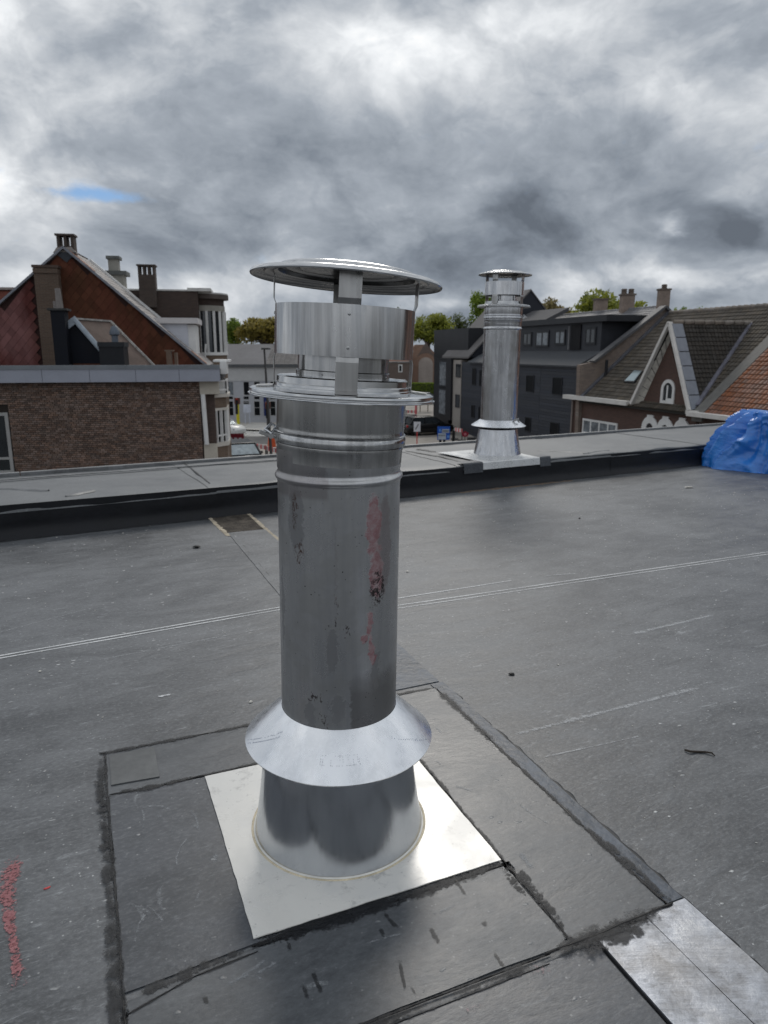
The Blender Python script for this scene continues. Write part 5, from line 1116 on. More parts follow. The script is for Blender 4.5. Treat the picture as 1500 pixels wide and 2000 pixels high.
# rounded bay
bc = FA.W(SG(393, 600)[0], nG + 1.7, 0); Rb = (SG(434, 640, nG + 1.6)[0] - SG(393, 640, nG + 1.6)[0])
yq = lambda y: FA.S(410, y, nG + .6)[1]; MT = Matrix.Translation((bc.x, bc.y, 0)) @ Matrix.Rotation(math.atan2(AD[1], AD[0]), 4, 'Z')
def arc(r0, z0, z1, mat, nm, seg=28, par=bG): return MB().lathe([(.01, z0), (r0, z0), (r0, z1), (.01, z1)], seg, MT, a0=-2.0, a1=2.0).build(nm, mat, par)
arc(Rb, GZ, yq(694), tanm, 'bay_wall'); arc(Rb + .06, yq(694), yq(688), wframe, 'sill'); arc(Rb - .12, yq(688), yq(607), glass, 'glazing'); arc(Rb, yq(607), yq(596), rend, 'lintel'); arc(Rb - .03, yq(596), yq(583), dkb, 'bay_wall')
arc(Rb + .20, yq(583), yq(574), simple('brown_soffit', (0.10, 0.085, 0.075), .8), 'bay_roof'); arc(Rb + .18, yq(574), yq(571), simple('pale_edge', (0.55, 0.55, 0.53), .6), 'roof_edge')
mf = MB()
for i in range(9):
    a = -1.75 + i * .36; p = MT @ Vector((Rb * .985 * math.cos(a), Rb * .985 * math.sin(a), yq(688))); q = p.copy(); q.z = yq(607); mf.bar(p, q, .10, .10)
mf.build('window_frame', wframe, bG)
m_ = MB(); m_.fbox(FA, SG(366, 570)[0], SG(412, 570)[0], nG - .1, nG + 2, yq(571), yq(565)); m_.build('roof_edge', bpy.data.materials['pale_edge'], bG)
m_ = MB(); m_.tube([FA.W(SG(397, 640)[0], nG - .02, yq(700)), FA.W(SG(400, 640)[0], nG - .02, yq(672))], .05, 8); m_.build('downpipe', wframe, bG)

# ================================================================== D: long pale hall across the crossing
FD = Frame((0, 70), (1, 0)); sd0 = FD.S(425, 700)[0] - 6; sd1 = FD.S(757, 700)[0]
bD = thing('pale_hall', 'long pale hall with a low grey roof and tall narrow windows, across the street', 'hall', FD.W(-8, 5, GZ))
zE = FD.S(500, 716)[1]; nR = 6; zR_ = FD.S(500, 672, nR)[1]
pal = simple('pale_render', (0.42, 0.43, 0.46), .8, 0, .08, .5); pal2 = simple('pale_render_upper', (0.50, 0.50, 0.50), .8, 0, .08, .5)
m_ = MB(); m_.fbox(FD, sd0, sd1, .05, 12, GZ, FD.S(500, 744)[1]); m_.build('wall', pal, bD)
m_ = MB(); m_.fbox(FD, sd0, sd1, .0, 12, FD.S(500, 744)[1], zE); m_.build('upper_wall', pal2, bD)
m_ = MB(); m_.fbox(FD, sd0, sd1, -.25, .0, zE - .05, zE + .22); m_.build('gutter', simple('dark_gutter', (.10, .105, .11), .5), bD)
sR = FD.S(517, 700)[0]; rfm = simple('grey_sheet_roof', (0.17, 0.166, 0.17), .9, 0, .15, .4)
m_ = MB(); m_.slab([FD.W(sd0, 0, zE + .2), FD.W(sR, 0, zE + .2), FD.W(sR, nR, zR_), FD.W(sd0, nR, zR_)], (0, 0, -.15)); m_.slab([FD.W(sd0, 12, zE + .2), FD.W(sd1, 12, zE + .2), FD.W(sd1, nR, zR_), FD.W(sd0, nR, zR_)], (0, 0, -.15)); m_.build('roof', rfm, bD)
P0 = FD.W(sR, 0, zE + .2); tile_field(P0, Vector((1, 0, 0)), FD.W(sR, nR, zR_) - P0, [(0, 0), (sd1 - sR, 0), (sd1 - sR, 8), (0, 8)], .45, .45, .04, simple('ribbed_roof', (0.18, 0.17, 0.165), .9, 0, .15, .5, vrand=.12), bD, name='roof_tile')
m_ = MB(); m_.slab([P0, FD.W(sd1, 0, zE + .2), FD.W(sd1, nR, zR_), FD.W(sR, nR, zR_)], (0, 0, -.12)); m_.build('roof', rfm, bD)
for (a, b_) in ((444.7, 455), (475.6, 486), (496.5, 507), (528, 537.5), (560, 570), (592, 602), (624, 634), (656, 666), (690, 700), (722, 732)):
    a -= .8; b_ += .8
    winpx(FD, a, b_, 745, 772, 0.05, bD, frame=pal2, fw=.04, gl=hole_m if a > 445 else glass_pale)
    winpx(FD, a, b_, 773.5, 780.5, 0.05, bD, frame=pal2, fw=.04, gl=hole_m); winpx(FD, a, b_, 783, 812 if abs(a - 474.8) > .1 else 790, 0.05, bD, frame=pal2, fw=.04, gl=hole_m, trans=(.55,))
o = MB(); a = FD.S(514.5, 770, -.3); b_ = FD.S(523.5, 812, -.3); o.fbox(FD, a[0], b_[0], -.34, -.28, b_[1], a[1])
tag(o.build('banner', simple('dark_blue_banner', (0.012, 0.025, 0.12), .6)), 'tall dark blue banner hanging on the front of the pale hall', 'banner')
o = MB(); a = FD.S(475, 790, -1.2); b_ = FD.S(490, 806, -1.2); o.fbox(FD, a[0], b_[0], -1.25, -1.15, b_[1], a[1]); o.fbox(FD, a[0] + .1, a[0] + .18, -1.22, -1.17, GZ, b_[1]); o.fbox(FD, b_[0] - .18, b_[0] - .1, -1.22, -1.17, GZ, b_[1])
tag(o.build('notice_board', simple('pale_board', (.55, .58, .66), .5)), 'pale blue-white board on two posts before the middle windows of the hall', 'sign')
# ---- brick houses beyond, right of the near chimney
FH = Frame((0, 115), (1, 0))
bH = thing('brown_gabled_house', 'small brown brick house with white window frames, far behind the near chimney rain plate', 'house', FH.W(3, 4, GZ))
tb = bricktex('taupe_brick', (0.17, 0.125, 0.105), (0.14, 0.10, 0.09), (0.2, 0.18, 0.16), (1, 0)); ob = bricktex('orange_brick', (0.30, 0.17, 0.115), (0.25, 0.14, 0.10), (0.3, 0.26, 0.22), (1, 0))
a = FH.S(740, 707); b_ = FH.S(804, 707); m_ = MB(); m_.fbox(FH, a[0], b_[0], 0, 8, GZ, a[1]); m_.build('wall', tb, bH)
m_ = MB(); m_.fbox(FH, a[0], b_[0], -.1, .0, a[1] - .12, a[1] + .05); m_.build('gutter', wframe, bH)
m_ = MB(); m_.slab([FH.W(a[0], -.1, a[1]), FH.W(b_[0], -.1, a[1]), FH.W(b_[0], 4, a[1] + 2.2), FH.W(a[0], 4, a[1] + 2.2)], (0, 0, -.1)); m_.build('roof', simple('brown_tile_roof', (0.16, 0.09, 0.07), .8, 0, .25, 1), bH)
winpx(FH, 778, 786, 712, 727, 0, bH, fw=.14); winpx(FH, 770, 792, 741, 752, 0, bH, fw=.14, mull=3)
bI = thing('arched_brick_gable', 'orange brick gable with one big whitewashed arch, behind the clipped hedge', 'house', FH.W(8, 6, GZ))
P = [FH.S(801, 790, 2), FH.S(801, 684, 2), FH.S(812, 673, 2), FH.S(833, 673, 2), FH.S(850, 690, 2), FH.S(860, 790, 2)]
m_ = MB(); m_.slab([FH.W(s, 2, z) for s, z in P], (0, 6, 0)); m_.build('wall', ob, bI)
c = FH.S(831.5, 712, 1.95); e_ = FH.S(845, 750, 1.95); r_ = e_[0] - c[0]; P = [(c[0] + r_ * math.cos(math.pi * i / 14), c[1] + r_ * math.sin(math.pi * i / 14)) for i in range(15)] + [(c[0] - r_, e_[1]), (c[0] + r_, e_[1])]
m_ = MB(); m_.slab([FH.W(s, 1.93, z) for s, z in P], (0, .07, 0)); m_.build('arch_panel', simple('whitewash', (0.36, 0.31, 0.28), .9, 0, .15, .7), bI)
P = [(c[0] + (r_ + .65) * math.cos(math.pi * i / 14), c[1] + (r_ + .65) * math.sin(math.pi * i / 14)) for i in range(2, 13)] + [(c[0], c[1] + r_ + 2.4)]
m_ = MB(); m_.slab([FH.W(s, 1.96, z) for s, z in [P[0]] + [P[-1]] + list(reversed(P[:-1]))[0:] ], (0, .03, 0)); m_.build('arch_hood', tb, bI)

# ================================================================== C: charcoal-clad building along the street, right
pC = at(1130, 716, 45.4); CD = (-.305, .952); FC = Frame((pC.x, pC.y), CD)
bC = thing('charcoal_clad_building', 'long charcoal-clad building with flat-topped dormer and steep grey roof, behind the far chimney', 'building', FC.W(9, 5, GZ))
cm = simple('charcoal_board', (0.050, 0.055, 0.068), .5, 0, .08, 2, .1, 20, vrand=.12); cdark = simple('black_cladding', (0.020, 0.021, 0.025), .5, 0, .1, 1); croof = simple('grey_slate_roof', (0.085, 0.084, 0.088), .85, 0, .12, 1)
sA, sB = 0.0, FC.S(902, 706)[0]; ev = 0.46
m_ = MB(); m_.fbox(FC, sA, sB, .04, 12, GZ, ev); m_.build('wall', cdark, bC)
nb = 29; hb = (ev - GZ) / nb; pb_ = None
for j in range(nb):
    for (a, b_) in ((sA, 4.6), (4.62, 9.4), (9.42, 14.0), (14.02, sB)):
        if GZ + j * hb < -4.9 and a < 9: continue
        m_ = MB(); m_.fbox(FC, a, b_ - .01, -.0 + .012 * (j % 2), .035, GZ + j * hb, GZ + (j + 1) * hb - .018); m_.build('cladding_board', cm, bC)
for (x0, x1, y0, y1) in ((923, 929.6, 719, 752), (937, 942.7, 722, 754.7), (962, 975, 726, 758), (1003, 1013, 729, 761), (1028.5, 1043.5, 733, 766), (1080, 1098.5, 737, 771.5), (921, 927, 791, 816), (935, 941, 794, 820), (1026, 1037, 815, 843), (1075, 1092, 825, 860)):
    winpx(FC, x0, x1, y0, y1, -.02, bC, frame=dframe, fw=.05, out=.03, gl=hole_m)
m_ = MB(); m_.tube([FC.W(-.12, -.05, GZ), FC.W(-.12, -.05, ev + .1)], .10, 8); m_.build('downpipe', cdark, bC)
m_ = MB(); m_.fbox(FC, -.3, 0, .1, 3, GZ, ev); m_.build('wall', cdark, bC)
# cream strip, glazed stair, black end
sC0, sC1 = sB, FC.S(886.5, 706)[0]; zS = FC.S(894, 703)[1]
m_ = MB(); m_.fbox(FC, sC0, sC1, -.05, 2, GZ, zS); m_.build('rendered_strip', simple('cream_strip', (0.36, 0.33, 0.30), .8, 0, .08, 1), bC)
winpx(FC, 891, 900, 711, 737, -.06, bC, frame=dframe, fw=.08); winpx(FC, 890, 898, 770.5, 796, -.06, bC, frame=dframe, fw=.08)
sE1 = FC.S(846, 706)[0]; sE0 = FC.S(876, 706)[0]
m_ = MB(); m_.fbox(FC, sC1, sE0, -.25, 2, FC.S(880, 820)[1], zS + .1); m_.build('black_pier', cdark, bC)
m_ = MB(); m_.fbox(FC, sE0, sE1, .1, 6, GZ, zS + .1); m_.build('end_wall', cdark, bC)
winpx(FC, 858, 875, 704, 755, 0.0, bC, frame=dframe, fw=.12, gl=glass_pale); winpx(FC, 857, 875, 759, 811, 0.0, bC, frame=dframe, fw=.12, gl=glass_pale)
m_ = MB(); m_.fbox(FC, sC1 - 1, sE1 + .5, -.7, 0, GZ, FC.S(870, 835)[1] + .35); m_.build('plinth', simple('beige_plinth', (.30, .27, .24), .8), bC)
zb1 = FC.S(870, 643.5, .4)[1]; sbx = FC.S(915, 650, .4)[0]
m_ = MB(); m_.fbox(FC, sbx, FC.S(848, 650, .4)[0], .4, 6, zS + .1, zb1); m_.build('roof_box', simple('black_sheet', (0.022, 0.023, 0.027), .45, 0, .1, .6), bC)
# main roof slope, dormer
nRd, zRd = FC.N(1300, 600, 0); zsl = lambda n: ev + (zRd - ev) * n / nRd; s_far = 16.3
m_ = MB(); m_.slab([FC.W(-.2, -.25, ev + .02), FC.W(s_far, -.25, ev + .02), FC.W(s_far, 1.7, zsl(1.7)), FC.W(-.2, 1.7, zsl(1.7))], (0, 0, -.1)); m_.build('zinc_skirt', simple('dark_zinc', (0.075, 0.08, 0.088), .8, 0, .1, 1.5), bC)
nd = 1.5; zt0 = FC.S(1115, 620.5, nd)[1]; sdf = FC.S(1012, 637, nd)[0] + 1.5
m_ = MB(); m_.fbox(FC, -.0, sdf, nd, nRd, zsl(nd) - .1, zt0 - .35); dmr = m_.build('dormer', simple('dormer_cladding', (0.040, 0.043, 0.052), .5, 0, .1, 1.5), bC)
m_ = MB(); m_.fbox(FC, -.0 - .9, sdf + .2, nd - .30, nRd + 1, zt0 - .38, zt0); m_.build('dormer_roof', simple('dark_fascia', (0.030, 0.032, 0.037), .45, 0, .1, 1), dmr)
for (x0, x1, y0, y1) in ((1022, 1039, 649, 676), (1047, 1073, 646, 678), (1084.5, 1105, 644.5, 674), (1144, 1165, 639, 673)):
    winpx(FC, x0, x1, y0, y1, nd - .03, dmr, frame=dframe, fw=.14, mull=2, gl=glass_pale if x0 in (1047, 1084.5) else glass)
m_ = MB(); sq0 = FC.S(1117, 650, nd)[0]; sq1 = FC.S(1136, 650, nd)[0]; m_.fbox(FC, sq1, sq0, nd - .08, nd - .02, FC.S(1125, 683, nd)[1], FC.S(1125, 634, nd)[1]); m_.build('painted_recess', simple('recess_black', (0.006, 0.006, 0.008), .7), dmr)  # flat black sheet painting in the dark recess between the dormer windows
m_ = MB(); m_.tube([FC.W(sq0 + .15, nd - .12, FC.S(1113, 683, nd)[1]), FC.W(sq0 + .15, nd - .12, FC.S(1113, 637, nd)[1])], .05, 8); m_.build('downpipe', simple('grey_pipe', (.2, .2, .21), .5), dmr)
Pp = FC.W(-.2, nRd - 1.6, zsl(nRd - 1.6) + .05); tile_field(FC.W(s_far, nRd - 1.6, zsl(nRd - 1.6) + .05), FC.W(-.2, 0, 0) - FC.W(s_far, 0, 0), FC.W(0, 1, zsl(1)) - FC.W(0, 0, zsl(0)), [(0, 0), (s_far, 0), (s_far, 2.0), (0, 2.0)], .26, .32, .03, simple('grey_roof_tile', (0.17, 0.17, 0.18), .6, 0, .15, 2, vrand=.15), bC, name='roof_tile')
m_ = MB(); m_.slab([FC.W(-.2, nRd * .5, zsl(nRd * .5) - .02), FC.W(s_far, nRd * .5, zsl(nRd * .5) - .02), FC.W(s_far, nRd, zRd - .02), FC.W(-.2, nRd, zRd - .02)], (0, 0, -.1)); m_.slab([FC.W(-.2, nRd * 2, ev), FC.W(s_far, nRd * 2, ev), FC.W(s_far, nRd, zRd - .02), FC.W(-.2, nRd, zRd - .02)], (0, 0, -.1)); m_.build('roof', croof, bC)
for i in range(40): 
    m_ = MB(); a = s_far * i / 40; m_.tube([FC.W(a, nRd, zRd + .02), FC.W(a + s_far / 40 * .97, nRd, zRd + .05)], .12, 8)
    m_.build('ridge_tile', bpy.data.materials['grey_roof_tile'], bC)
# steep gable volume further along
sg = FC.S(917, 698)[0]; sg2 = FC.S(868, 696)[0]; nA_, zA_ = FC.N(1036, 567, sg); zf = FC.S(917, 698)[1]
m_ = MB(); m_.slab([FC.W(sg, .1, zf), FC.W(sg, nA_, zA_), FC.W(sg, nA_ * 2, zf)], FC.W(.25, 0, 0) - FC.W(0, 0, 0)); m_.build('gable_wall', simple('navy_cladding', (0.022, 0.025, 0.034), .55, 0, .1, 1), bC)
P = [FC.W(sg - .1, -.15, zf + .05), FC.W(sg2 + .2, -.15, zf + .05), FC.W(sg2 + .2, nA_, zA_ + .1), FC.W(sg - .1, nA_, zA_ + .1)]
m_ = MB(); m_.slab(P, (0, 0, -.15)); m_.slab([FC.W(sg, nA_ * 2, zf), FC.W(sg2, nA_ * 2, zf), P[2], P[3]], (0, 0, -.1)); rfa = m_.build('steep_roof', simple('light_slate_roof', (0.16, 0.152, 0.15), .85, 0, .12, .8), bC)
Nn = (P[1] - P[0]).cross(P[3] - P[0]).normalized(); Nn = Nn if Nn.z > 0 else -Nn
def onplane(px, py, Pt, N_): r = ray(px, py); return CP + r * ((Pt - CP).dot(N_) / r.dot(N_))
for k3 in range(3):
    x = 897 + k3 * 11.5; q = [onplane(x, 667, P[0], Nn), onplane(x + 6, 667, P[0], Nn), onplane(x + 22, 647, P[0], Nn), onplane(x + 16, 647, P[0], Nn)]
    m_ = MB(); m_.slab([p + Nn * .1 for p in q], Nn * -.1); m_.build('roof_window', glass, bC)
m_ = MB(); a = FC.N(1019, 612, sg - 1); b_ = FC.N(1076, 624, sg - 3)
q = [FC.W(sg - .3, 2.6, 3.3), FC.W(sg - 6, 2.6, 3.3), FC.W(sg - 6, nRd - .6, zRd + .55), FC.W(sg - .3, nRd - .6, zRd + .55)]
m_.slab(q, (0, 0, -.3)); m_.build('low_roof', croof, bC)
# brick party wall with coping between C and E, chimneys on the ridge
PX = [(1133, 800), (1133, 713), (1163, 706.5), (1297, 602)]
pw_ = [FC.N(x, y, -1.5) for x, y in PX]; apx = pw_[-1]; m_ = MB()
m_.slab([FC.W(-1.5, pw_[0][0], GZ)] + [FC.W(-1.5, n, z) for n, z in pw_[1:]] + [FC.W(-1.5, apx[0] * 2 - pw_[2][0], pw_[2][1]), FC.W(-1.5, apx[0] * 2 - pw_[2][0], GZ)], FC.W(.35, 0, 0) - FC.W(0, 0, 0))
mixb = bricktex('weathered_mixed_brick', (0.26, 0.20, 0.16), (0.17, 0.13, 0.11), (0.28, 0.26, 0.24), (.952, .305)); m_.build('party_wall', mixb, bC)
m_ = MB(); m_.bar(FC.W(-1.45, pw_[2][0] - .2, pw_[2][1] + .0), FC.W(-1.45, apx[0], apx[1] + .10), .55, .14); m_.bar(FC.W(-1.45, apx[0], apx[1] + .10), FC.W(-1.45, apx[0] + 4, apx[1] - 3.0), .55, .14); m_.build('coping', simple('dark_coping', (0.10, 0.10, 0.105), .6, 0, .2, 2), bC)
potm = simple('buff_brick_stack', (0.27, 0.215, 0.18), .85, 0, .25, 2); potd = simple('brown_slab', (0.16, 0.13, 0.11), .8)
def rstack(x0, x1, yt, yb, n, pots, label, sdep=.8):
    s1, z1 = FC.S(x0, yt, n); s0, _ = FC.S(x1, yt, n); zbm = FC.S((x0 + x1) / 2, yb, n)[1] - .6
    t = thing('ridge_chimney', label, 'chimney', FC.W((s0 + s1) / 2, n, zbm), 'brick chimneys on the charcoal building ridge'); m__ = MB(); w_ = (s1 - s0)
    c0 = FC.W((s0 + s1) / 2, n, 0); hw = abs(c0.y) * (x1 - x0) / FPX / 2 * .92
    zc_ = z1 - .25
    if pots: zc_ = FC.S((x0 + x1) / 2, yt + pots[1], n)[1]
    m__.box((c0.x - hw * .86, c0.y - hw * .7, zbm), (c0.x + hw * .86, c0.y + hw * .7, zc_)); m__.build('stack', potm, t)
    m__ = MB(); m__.box((c0.x - hw, c0.y - hw * .85, zc_), (c0.x + hw, c0.y + hw * .85, zc_ + .10)); m__.build('cap', potd, t)
    if pots:
        for i in range(pots[0]):
            q = Vector((c0.x + (i - (pots[0] - 1) / 2) * hw * 1.0, c0.y, zc_ + .1)); rr_ = hw * (.42 if pots[0] > 1 else .5); hgt = z1 - zc_ - .1
            for kk in range(3): MB().lathe([(rr_ * .8, hgt * kk / 3), (rr_, hgt * kk / 3 + .03), (rr_, hgt * kk / 3 + hgt * .18), (rr_ * .8, hgt * kk / 3 + hgt * .24), (rr_ * .8, hgt * (kk + 1) / 3)], 12, Matrix.Translation(q)).build('pot_ring', potd, t, True)
rstack(1160, 1188, 581, 610, nRd + .5, None, 'plain pink-buff brick chimney with dark top, leftmost on the charcoal building ridge')
rstack(1212, 1241, 566, 612, nRd, (2, 11), 'buff brick chimney with two short pots, middle one on the charcoal building ridge')
rstack(1286, 1310, 557, 603, nRd, (1, 10), 'buff brick chimney with one louvred pot, rightmost on the ridge beside the tiled house')

# ================================================================== E: brick house with tiled roof and cross gable
pE = at(1112, 774, 45.2); FE = Frame((pE.x, pE.y), CD); zev = FE.S(1180, 781.5)[1]
bE = thing('cross_gabled_house', 'brown brick house with pantiles, a lead-edged cross gable and white arched windows', 'house', FE.W(-6, 5, GZ))
eb = bricktex('red_brown_brick', (0.125, 0.070, 0.055), (0.095, 0.055, 0.045), (0.09, 0.07, 0.06), CD); sv = FE.S(1140, 775)[0]
nr, zr_ = FE.N(1305, 613, sv); sEr = FE.S(1350, 803)[0]; sEn = -30
m_ = MB(); m_.fbox(FE, sEr - .4, -.3, .0, 9, GZ, zev); m_.build('wall', eb, bE)
zs = lambda n: zev + .12 + (zr_ - zev - .12) * n / nr
Pl = FE.W(0, 0, zs(0)); Vn = FE.W(0, 1, zs(1)) - Pl; Un = FE.W(-1, 0, 0) - FE.W(0, 0, 0); Nr = Un.cross(Vn).normalized(); Nr = Nr if Nr.z > 0 else -Nr
m_ = MB(); m_.slab([FE.W(sv, -.3, zs(-.3)), FE.W(sEn, -.3, zs(-.3)), FE.W(sEn, nr, zs(nr)), FE.W(sv, nr, zs(nr))], (0, 0, -.12)); m_.slab([FE.W(sv, nr * 2, zev), FE.W(sEn, nr * 2, zev), FE.W(sEn, nr, zs(nr)), FE.W(sv, nr, zs(nr))], (0, 0, -.12)); m_.build('roof', simple('roof_underlay', (.03, .028, .025), .9), bE)
pant = simple('brown_pantile', (0.088, 0.076, 0.062), .8, 0, .22, 1.2, .2, 30, vrand=.22)
O = FE.W(sv, -.3, zs(-.3)) + Nr * .01; Lv = Vn.length * (nr + .3)
tile_field(O, Un, Vn, [(0.15, 0), (-sEn + sv, 0), (-sEn + sv, Lv), (.15, Lv)], .24, .30, .045, pant, bE, name='pantile', pan=.035)
rt = simple('ridge_tile_grey', (0.20, 0.175, 0.15), .7, 0, .3, 3, vrand=.2)
for i in range(44):
    a = sv - .2 - i * .42; m_ = MB(); m_.tube([FE.W(a, nr, zr_ + .06), FE.W(a - .43, nr, zr_ + .03)], [.15, .12], 8); m_.build('ridge_tile', rt, bE)
m_ = MB(); m_.bar(FE.W(sv + .02, -.35, zs(-.35) + .10), FE.W(sv + .02, nr, zs(nr) + .10), .26, .12); m_.build('lead_flashing', simple('grey_lead', (0.16, 0.165, 0.19), .5, .3, .3, 4), bE)
wtrim = simple('painted_gutter', (0.66, 0.64, 0.61), .6, 0, .12, 2)
m_ = MB(); m_.fbox(FE, FE.S(1236, 790)[0], .05, -.45, -.02, zev - .12, zev + .12); m_.build('gutter', wtrim, bE)
m_ = MB(); m_.tube([FE.W(-.55, -.1, GZ), FE.W(-.55, -.1, zev - .1)], .055, 8); m_.build('downpipe', simple('faded_pipe', (.28, .24, .22), .7), bE)
m_ = MB(); q = FE.S(1142, 700, 0); 
nv_, zv_ = FE.N(1183, 736, sv - .25); c0 = FE.W(sv - .25, nv_, zv_ - .1); m_.tube([c0, c0 + Vector((0, 0, FE.N(1183, 706, sv - .25)[1] - zv_ + .2))], .09, 10); m_.build('vent_pipe', cdark, bE)
# roof window
q = [onplane(x, y, Pl + Nr * .05, Nr) for x, y in ((1219, 748), (1240, 748.5), (1257, 726), (1241, 724.5))]
m_ = MB(); m_.slab([p + Nr * .10 for p in q], Nr * -.12); sk = m_.build('roof_window', dframe, bE)
ce = sum(q, Vector()) / 4; m_ = MB(); m_.slab([ce + (p - ce) * .86 + Nr * .115 for p in q], Nr * -.01); m_.build('pane', simple('sky_glass', (0.35, 0.42, 0.44), .05, .6, .05), sk)
# cross gable
nG0 = -.35; L0 = FE.S(1235, 789, nG0); A0_ = FE.S(1303, 633, nG0 - .2); R0 = FE.S(1348, 802, nG0)
Lp, Ap, Rp = [FE.W(s, nG0, z) for s, z in (L0, A0_, R0)]
inn = FE.W(0, 1, 0) - FE.W(0, 0, 0)
m_ = MB(); base = zev - 1.2
wL, wA, wR = FE.S(1253, 792, 0), FE.S(1309, 668, 0), FE.S(1343, 802, 0)
m_.slab([FE.W(wL[0], -.02, base), FE.W(wL[0], -.02, wL[1]), FE.W(wA[0], -.02, wA[1]), FE.W(wR[0], -.02, wR[1]), FE.W(wR[0], -.02, base)], inn * .3); m_.build('gable_wall', eb, bE)
# ridge back to the main roof
tr = ((Pl - Ap).dot(Nr)) / inn.dot(Nr); Bp = Ap + inn * tr; Rv = FE.W(R0[0], 0, zs(0) + .03)
rs3 = MB(); rs3.slab([Ap, Rp, Rv, Bp], (0, 0, -.1)); rs3.slab([Ap, Lp, FE.W(L0[0], 0, zs(0)), Bp], (0, 0, -.1)); rs3.build('gable_roof', bpy.data.materials['roof_underlay'], bE)
Ug = inn.normalized(); Vg = (Ap - Rp); Vg = (Vg - Ug * Vg.dot(Ug)).normalized(); Og = Rp
def uv(p): d_ = p - Og; return (d_.dot(Ug), d_.dot(Vg))
tile_field(Og, Ug, Vg, [uv(Ap + inn * .3), uv(Rp + inn * .3), uv(Rv), uv(Bp)], .22, .24, .06, simple('dark_pantile', (0.050, 0.044, 0.038), .75, 0, .2, 1.2, .2, 30, vrand=.2), bE, name='pantile', pan=.03)
lead = simple('blue_grey_lead', (0.25, 0.27, 0.31), .55, .1, .12, 3); Wn = Ug.cross(Vg).normalized(); Wn = Wn if Wn.z > 0 else -Wn
ln = (Ap - Rp).length; dvec = (Ap - Rp).normalized()
for i in range(6):
    p = Rp + dvec * (ln * i / 6 + .02); q = Rp + dvec * (ln * (i + 1) / 6 - .03); m_ = MB(); m_.slab([p + Wn * .12, q + Wn * .12, q + Wn * .12 + inn * .62, p + Wn * .12 + inn * .62], Wn * -.06); m_.build('lead_sheet', lead, bE)
m_ = MB(); m_.bar(Rp - inn * .05 + Vector((0, 0, .02)), Ap - inn * .05 + Vector((0, 0, .08)), .14, .22, inn); m_.build('barge_board', wtrim, bE)
m_ = MB(); m_.bar(Lp - inn * .05 + Vector((0, 0, .02)), Ap - inn * .05 + Vector((0, 0, .08)), .16, .22, inn); m_.build('barge_board', wtrim, bE)
sof = simple('weathered_soffit', (0.58, 0.56, 0.51), .8, 0, .3, 4); dl = (Ap - Lp); wv_ = FE.W(wL[0], 0, wL[1]) + (0 * inn)
for i in range(8):
    t0, t1 = i / 8 + .005, (i + 1) / 8 - .012; a = Lp + dl * t0; b_ = Lp + dl * t1; wa = FE.W(wL[0], 0, wL[1]); wdl = FE.W(wA[0], 0, wA[1]) - wa; m_ = MB()
    m_.slab([a, b_, wa + wdl * t1, wa + wdl * t0], Vector((0, 0, .05))); m_.build('soffit_panel', sof, bE)
for i in range(8):
    p = Ap.lerp(Bp, i / 8 + .03) + Vector((0, 0, .08)); q = Ap.lerp(Bp, (i + 1) / 8 + .02) + Vector((0, 0, .11)); m_ = MB(); m_.tube([p, q], [.14, .12], 8); m_.build('ridge_tile', rt, bE)
m_ = MB(); m_.bar(Rv + Nr * .10, Bp + Nr * .10, .36, .08, Nr); m_.build('valley_flashing', simple('valley_lead', (0.20, 0.20, 0.24), .5, .2, .2, 3), bE)
m_ = MB(); m_.fbox(FE, R0[0] - .55, R0[0] + .15, -.5, .1, R0[1] - .16, R0[1] + .02); m_.build('gutter_end', wtrim, bE)
# windows
winpx(FE, 1139, 1207, 822, 862, -.02, bE, fw=.12, mull=4, out=.05, gl=glass_pale, trans=(.3,))
def archwin(xc, yt, wpx, yb, nm='arched_window', ring=.17, crown=True):
    s0, z1 = FE.S(xc, yt, -.05); w2 = abs(FE.S(xc + wpx / 2, yt, -.05)[0] - s0); z0 = FE.S(xc, yb, -.05)[1]; m__ = MB(); zc_ = z1 - w2; N_ = 16
    out_ = [(s0 + w2 * math.cos(math.pi * i / N_), zc_ + w2 * math.sin(math.pi * i / N_)) for i in range(N_ + 1)]; w3 = w2 - ring; in_ = [(s0 + w3 * math.cos(math.pi * i / N_), zc_ + w3 * math.sin(math.pi * i / N_)) for i in range(N_ + 1)]
    for i in range(N_): m__.slab([FE.W(*(out_[i][0], -.08, out_[i][1])), FE.W(out_[i + 1][0], -.08, out_[i + 1][1]), FE.W(in_[i + 1][0], -.08, in_[i + 1][1]), FE.W(in_[i][0], -.08, in_[i][1])], inn * .1)
    m__.fbox(FE, s0 - w2, s0 - w3, -.08, .02, z0, zc_); m__.fbox(FE, s0 + w3, s0 + w2, -.08, .02, z0, zc_)
    if crown: m__.fbox(FE, s0 - w2 * .38, s0 + w2 * .38, -.082, .02, z1 - .14, z1 + .07)
    o = m__.build(nm, wframe, bE); m__ = MB(); m__.slab([FE.W(s, -.03, z) for s, z in in_] + [FE.W(s0 - w3, -.03, z0), FE.W(s0 + w3, -.03, z0)], inn * .02); m__.build('pane', glass, o); return o, s0, w3, zc_, z0
for i, xc in enumerate((1270.5, 1300.5, 1333)): archwin(xc, 813 + i * 3.0, 32, 862, ring=.36)
o, s0, w3, zc_, z0 = archwin(1306.5, 741, 27, 783, ring=.17, crown=False)
m_ = MB(); m_.fbox(FE, s0 - w3 - .17, s0 + w3 + .17, -.085, .0, z0 - .14, z0 + .0); m_.fbox(FE, s0 + .0, s0 + .10, -.06, -.035, z0, zc_ + .2); m_.fbox(FE, s0 - w3, s0 + .02, -.06, -.035, z0, z0 + .12); m_.build('inner_frame', wframe, o)

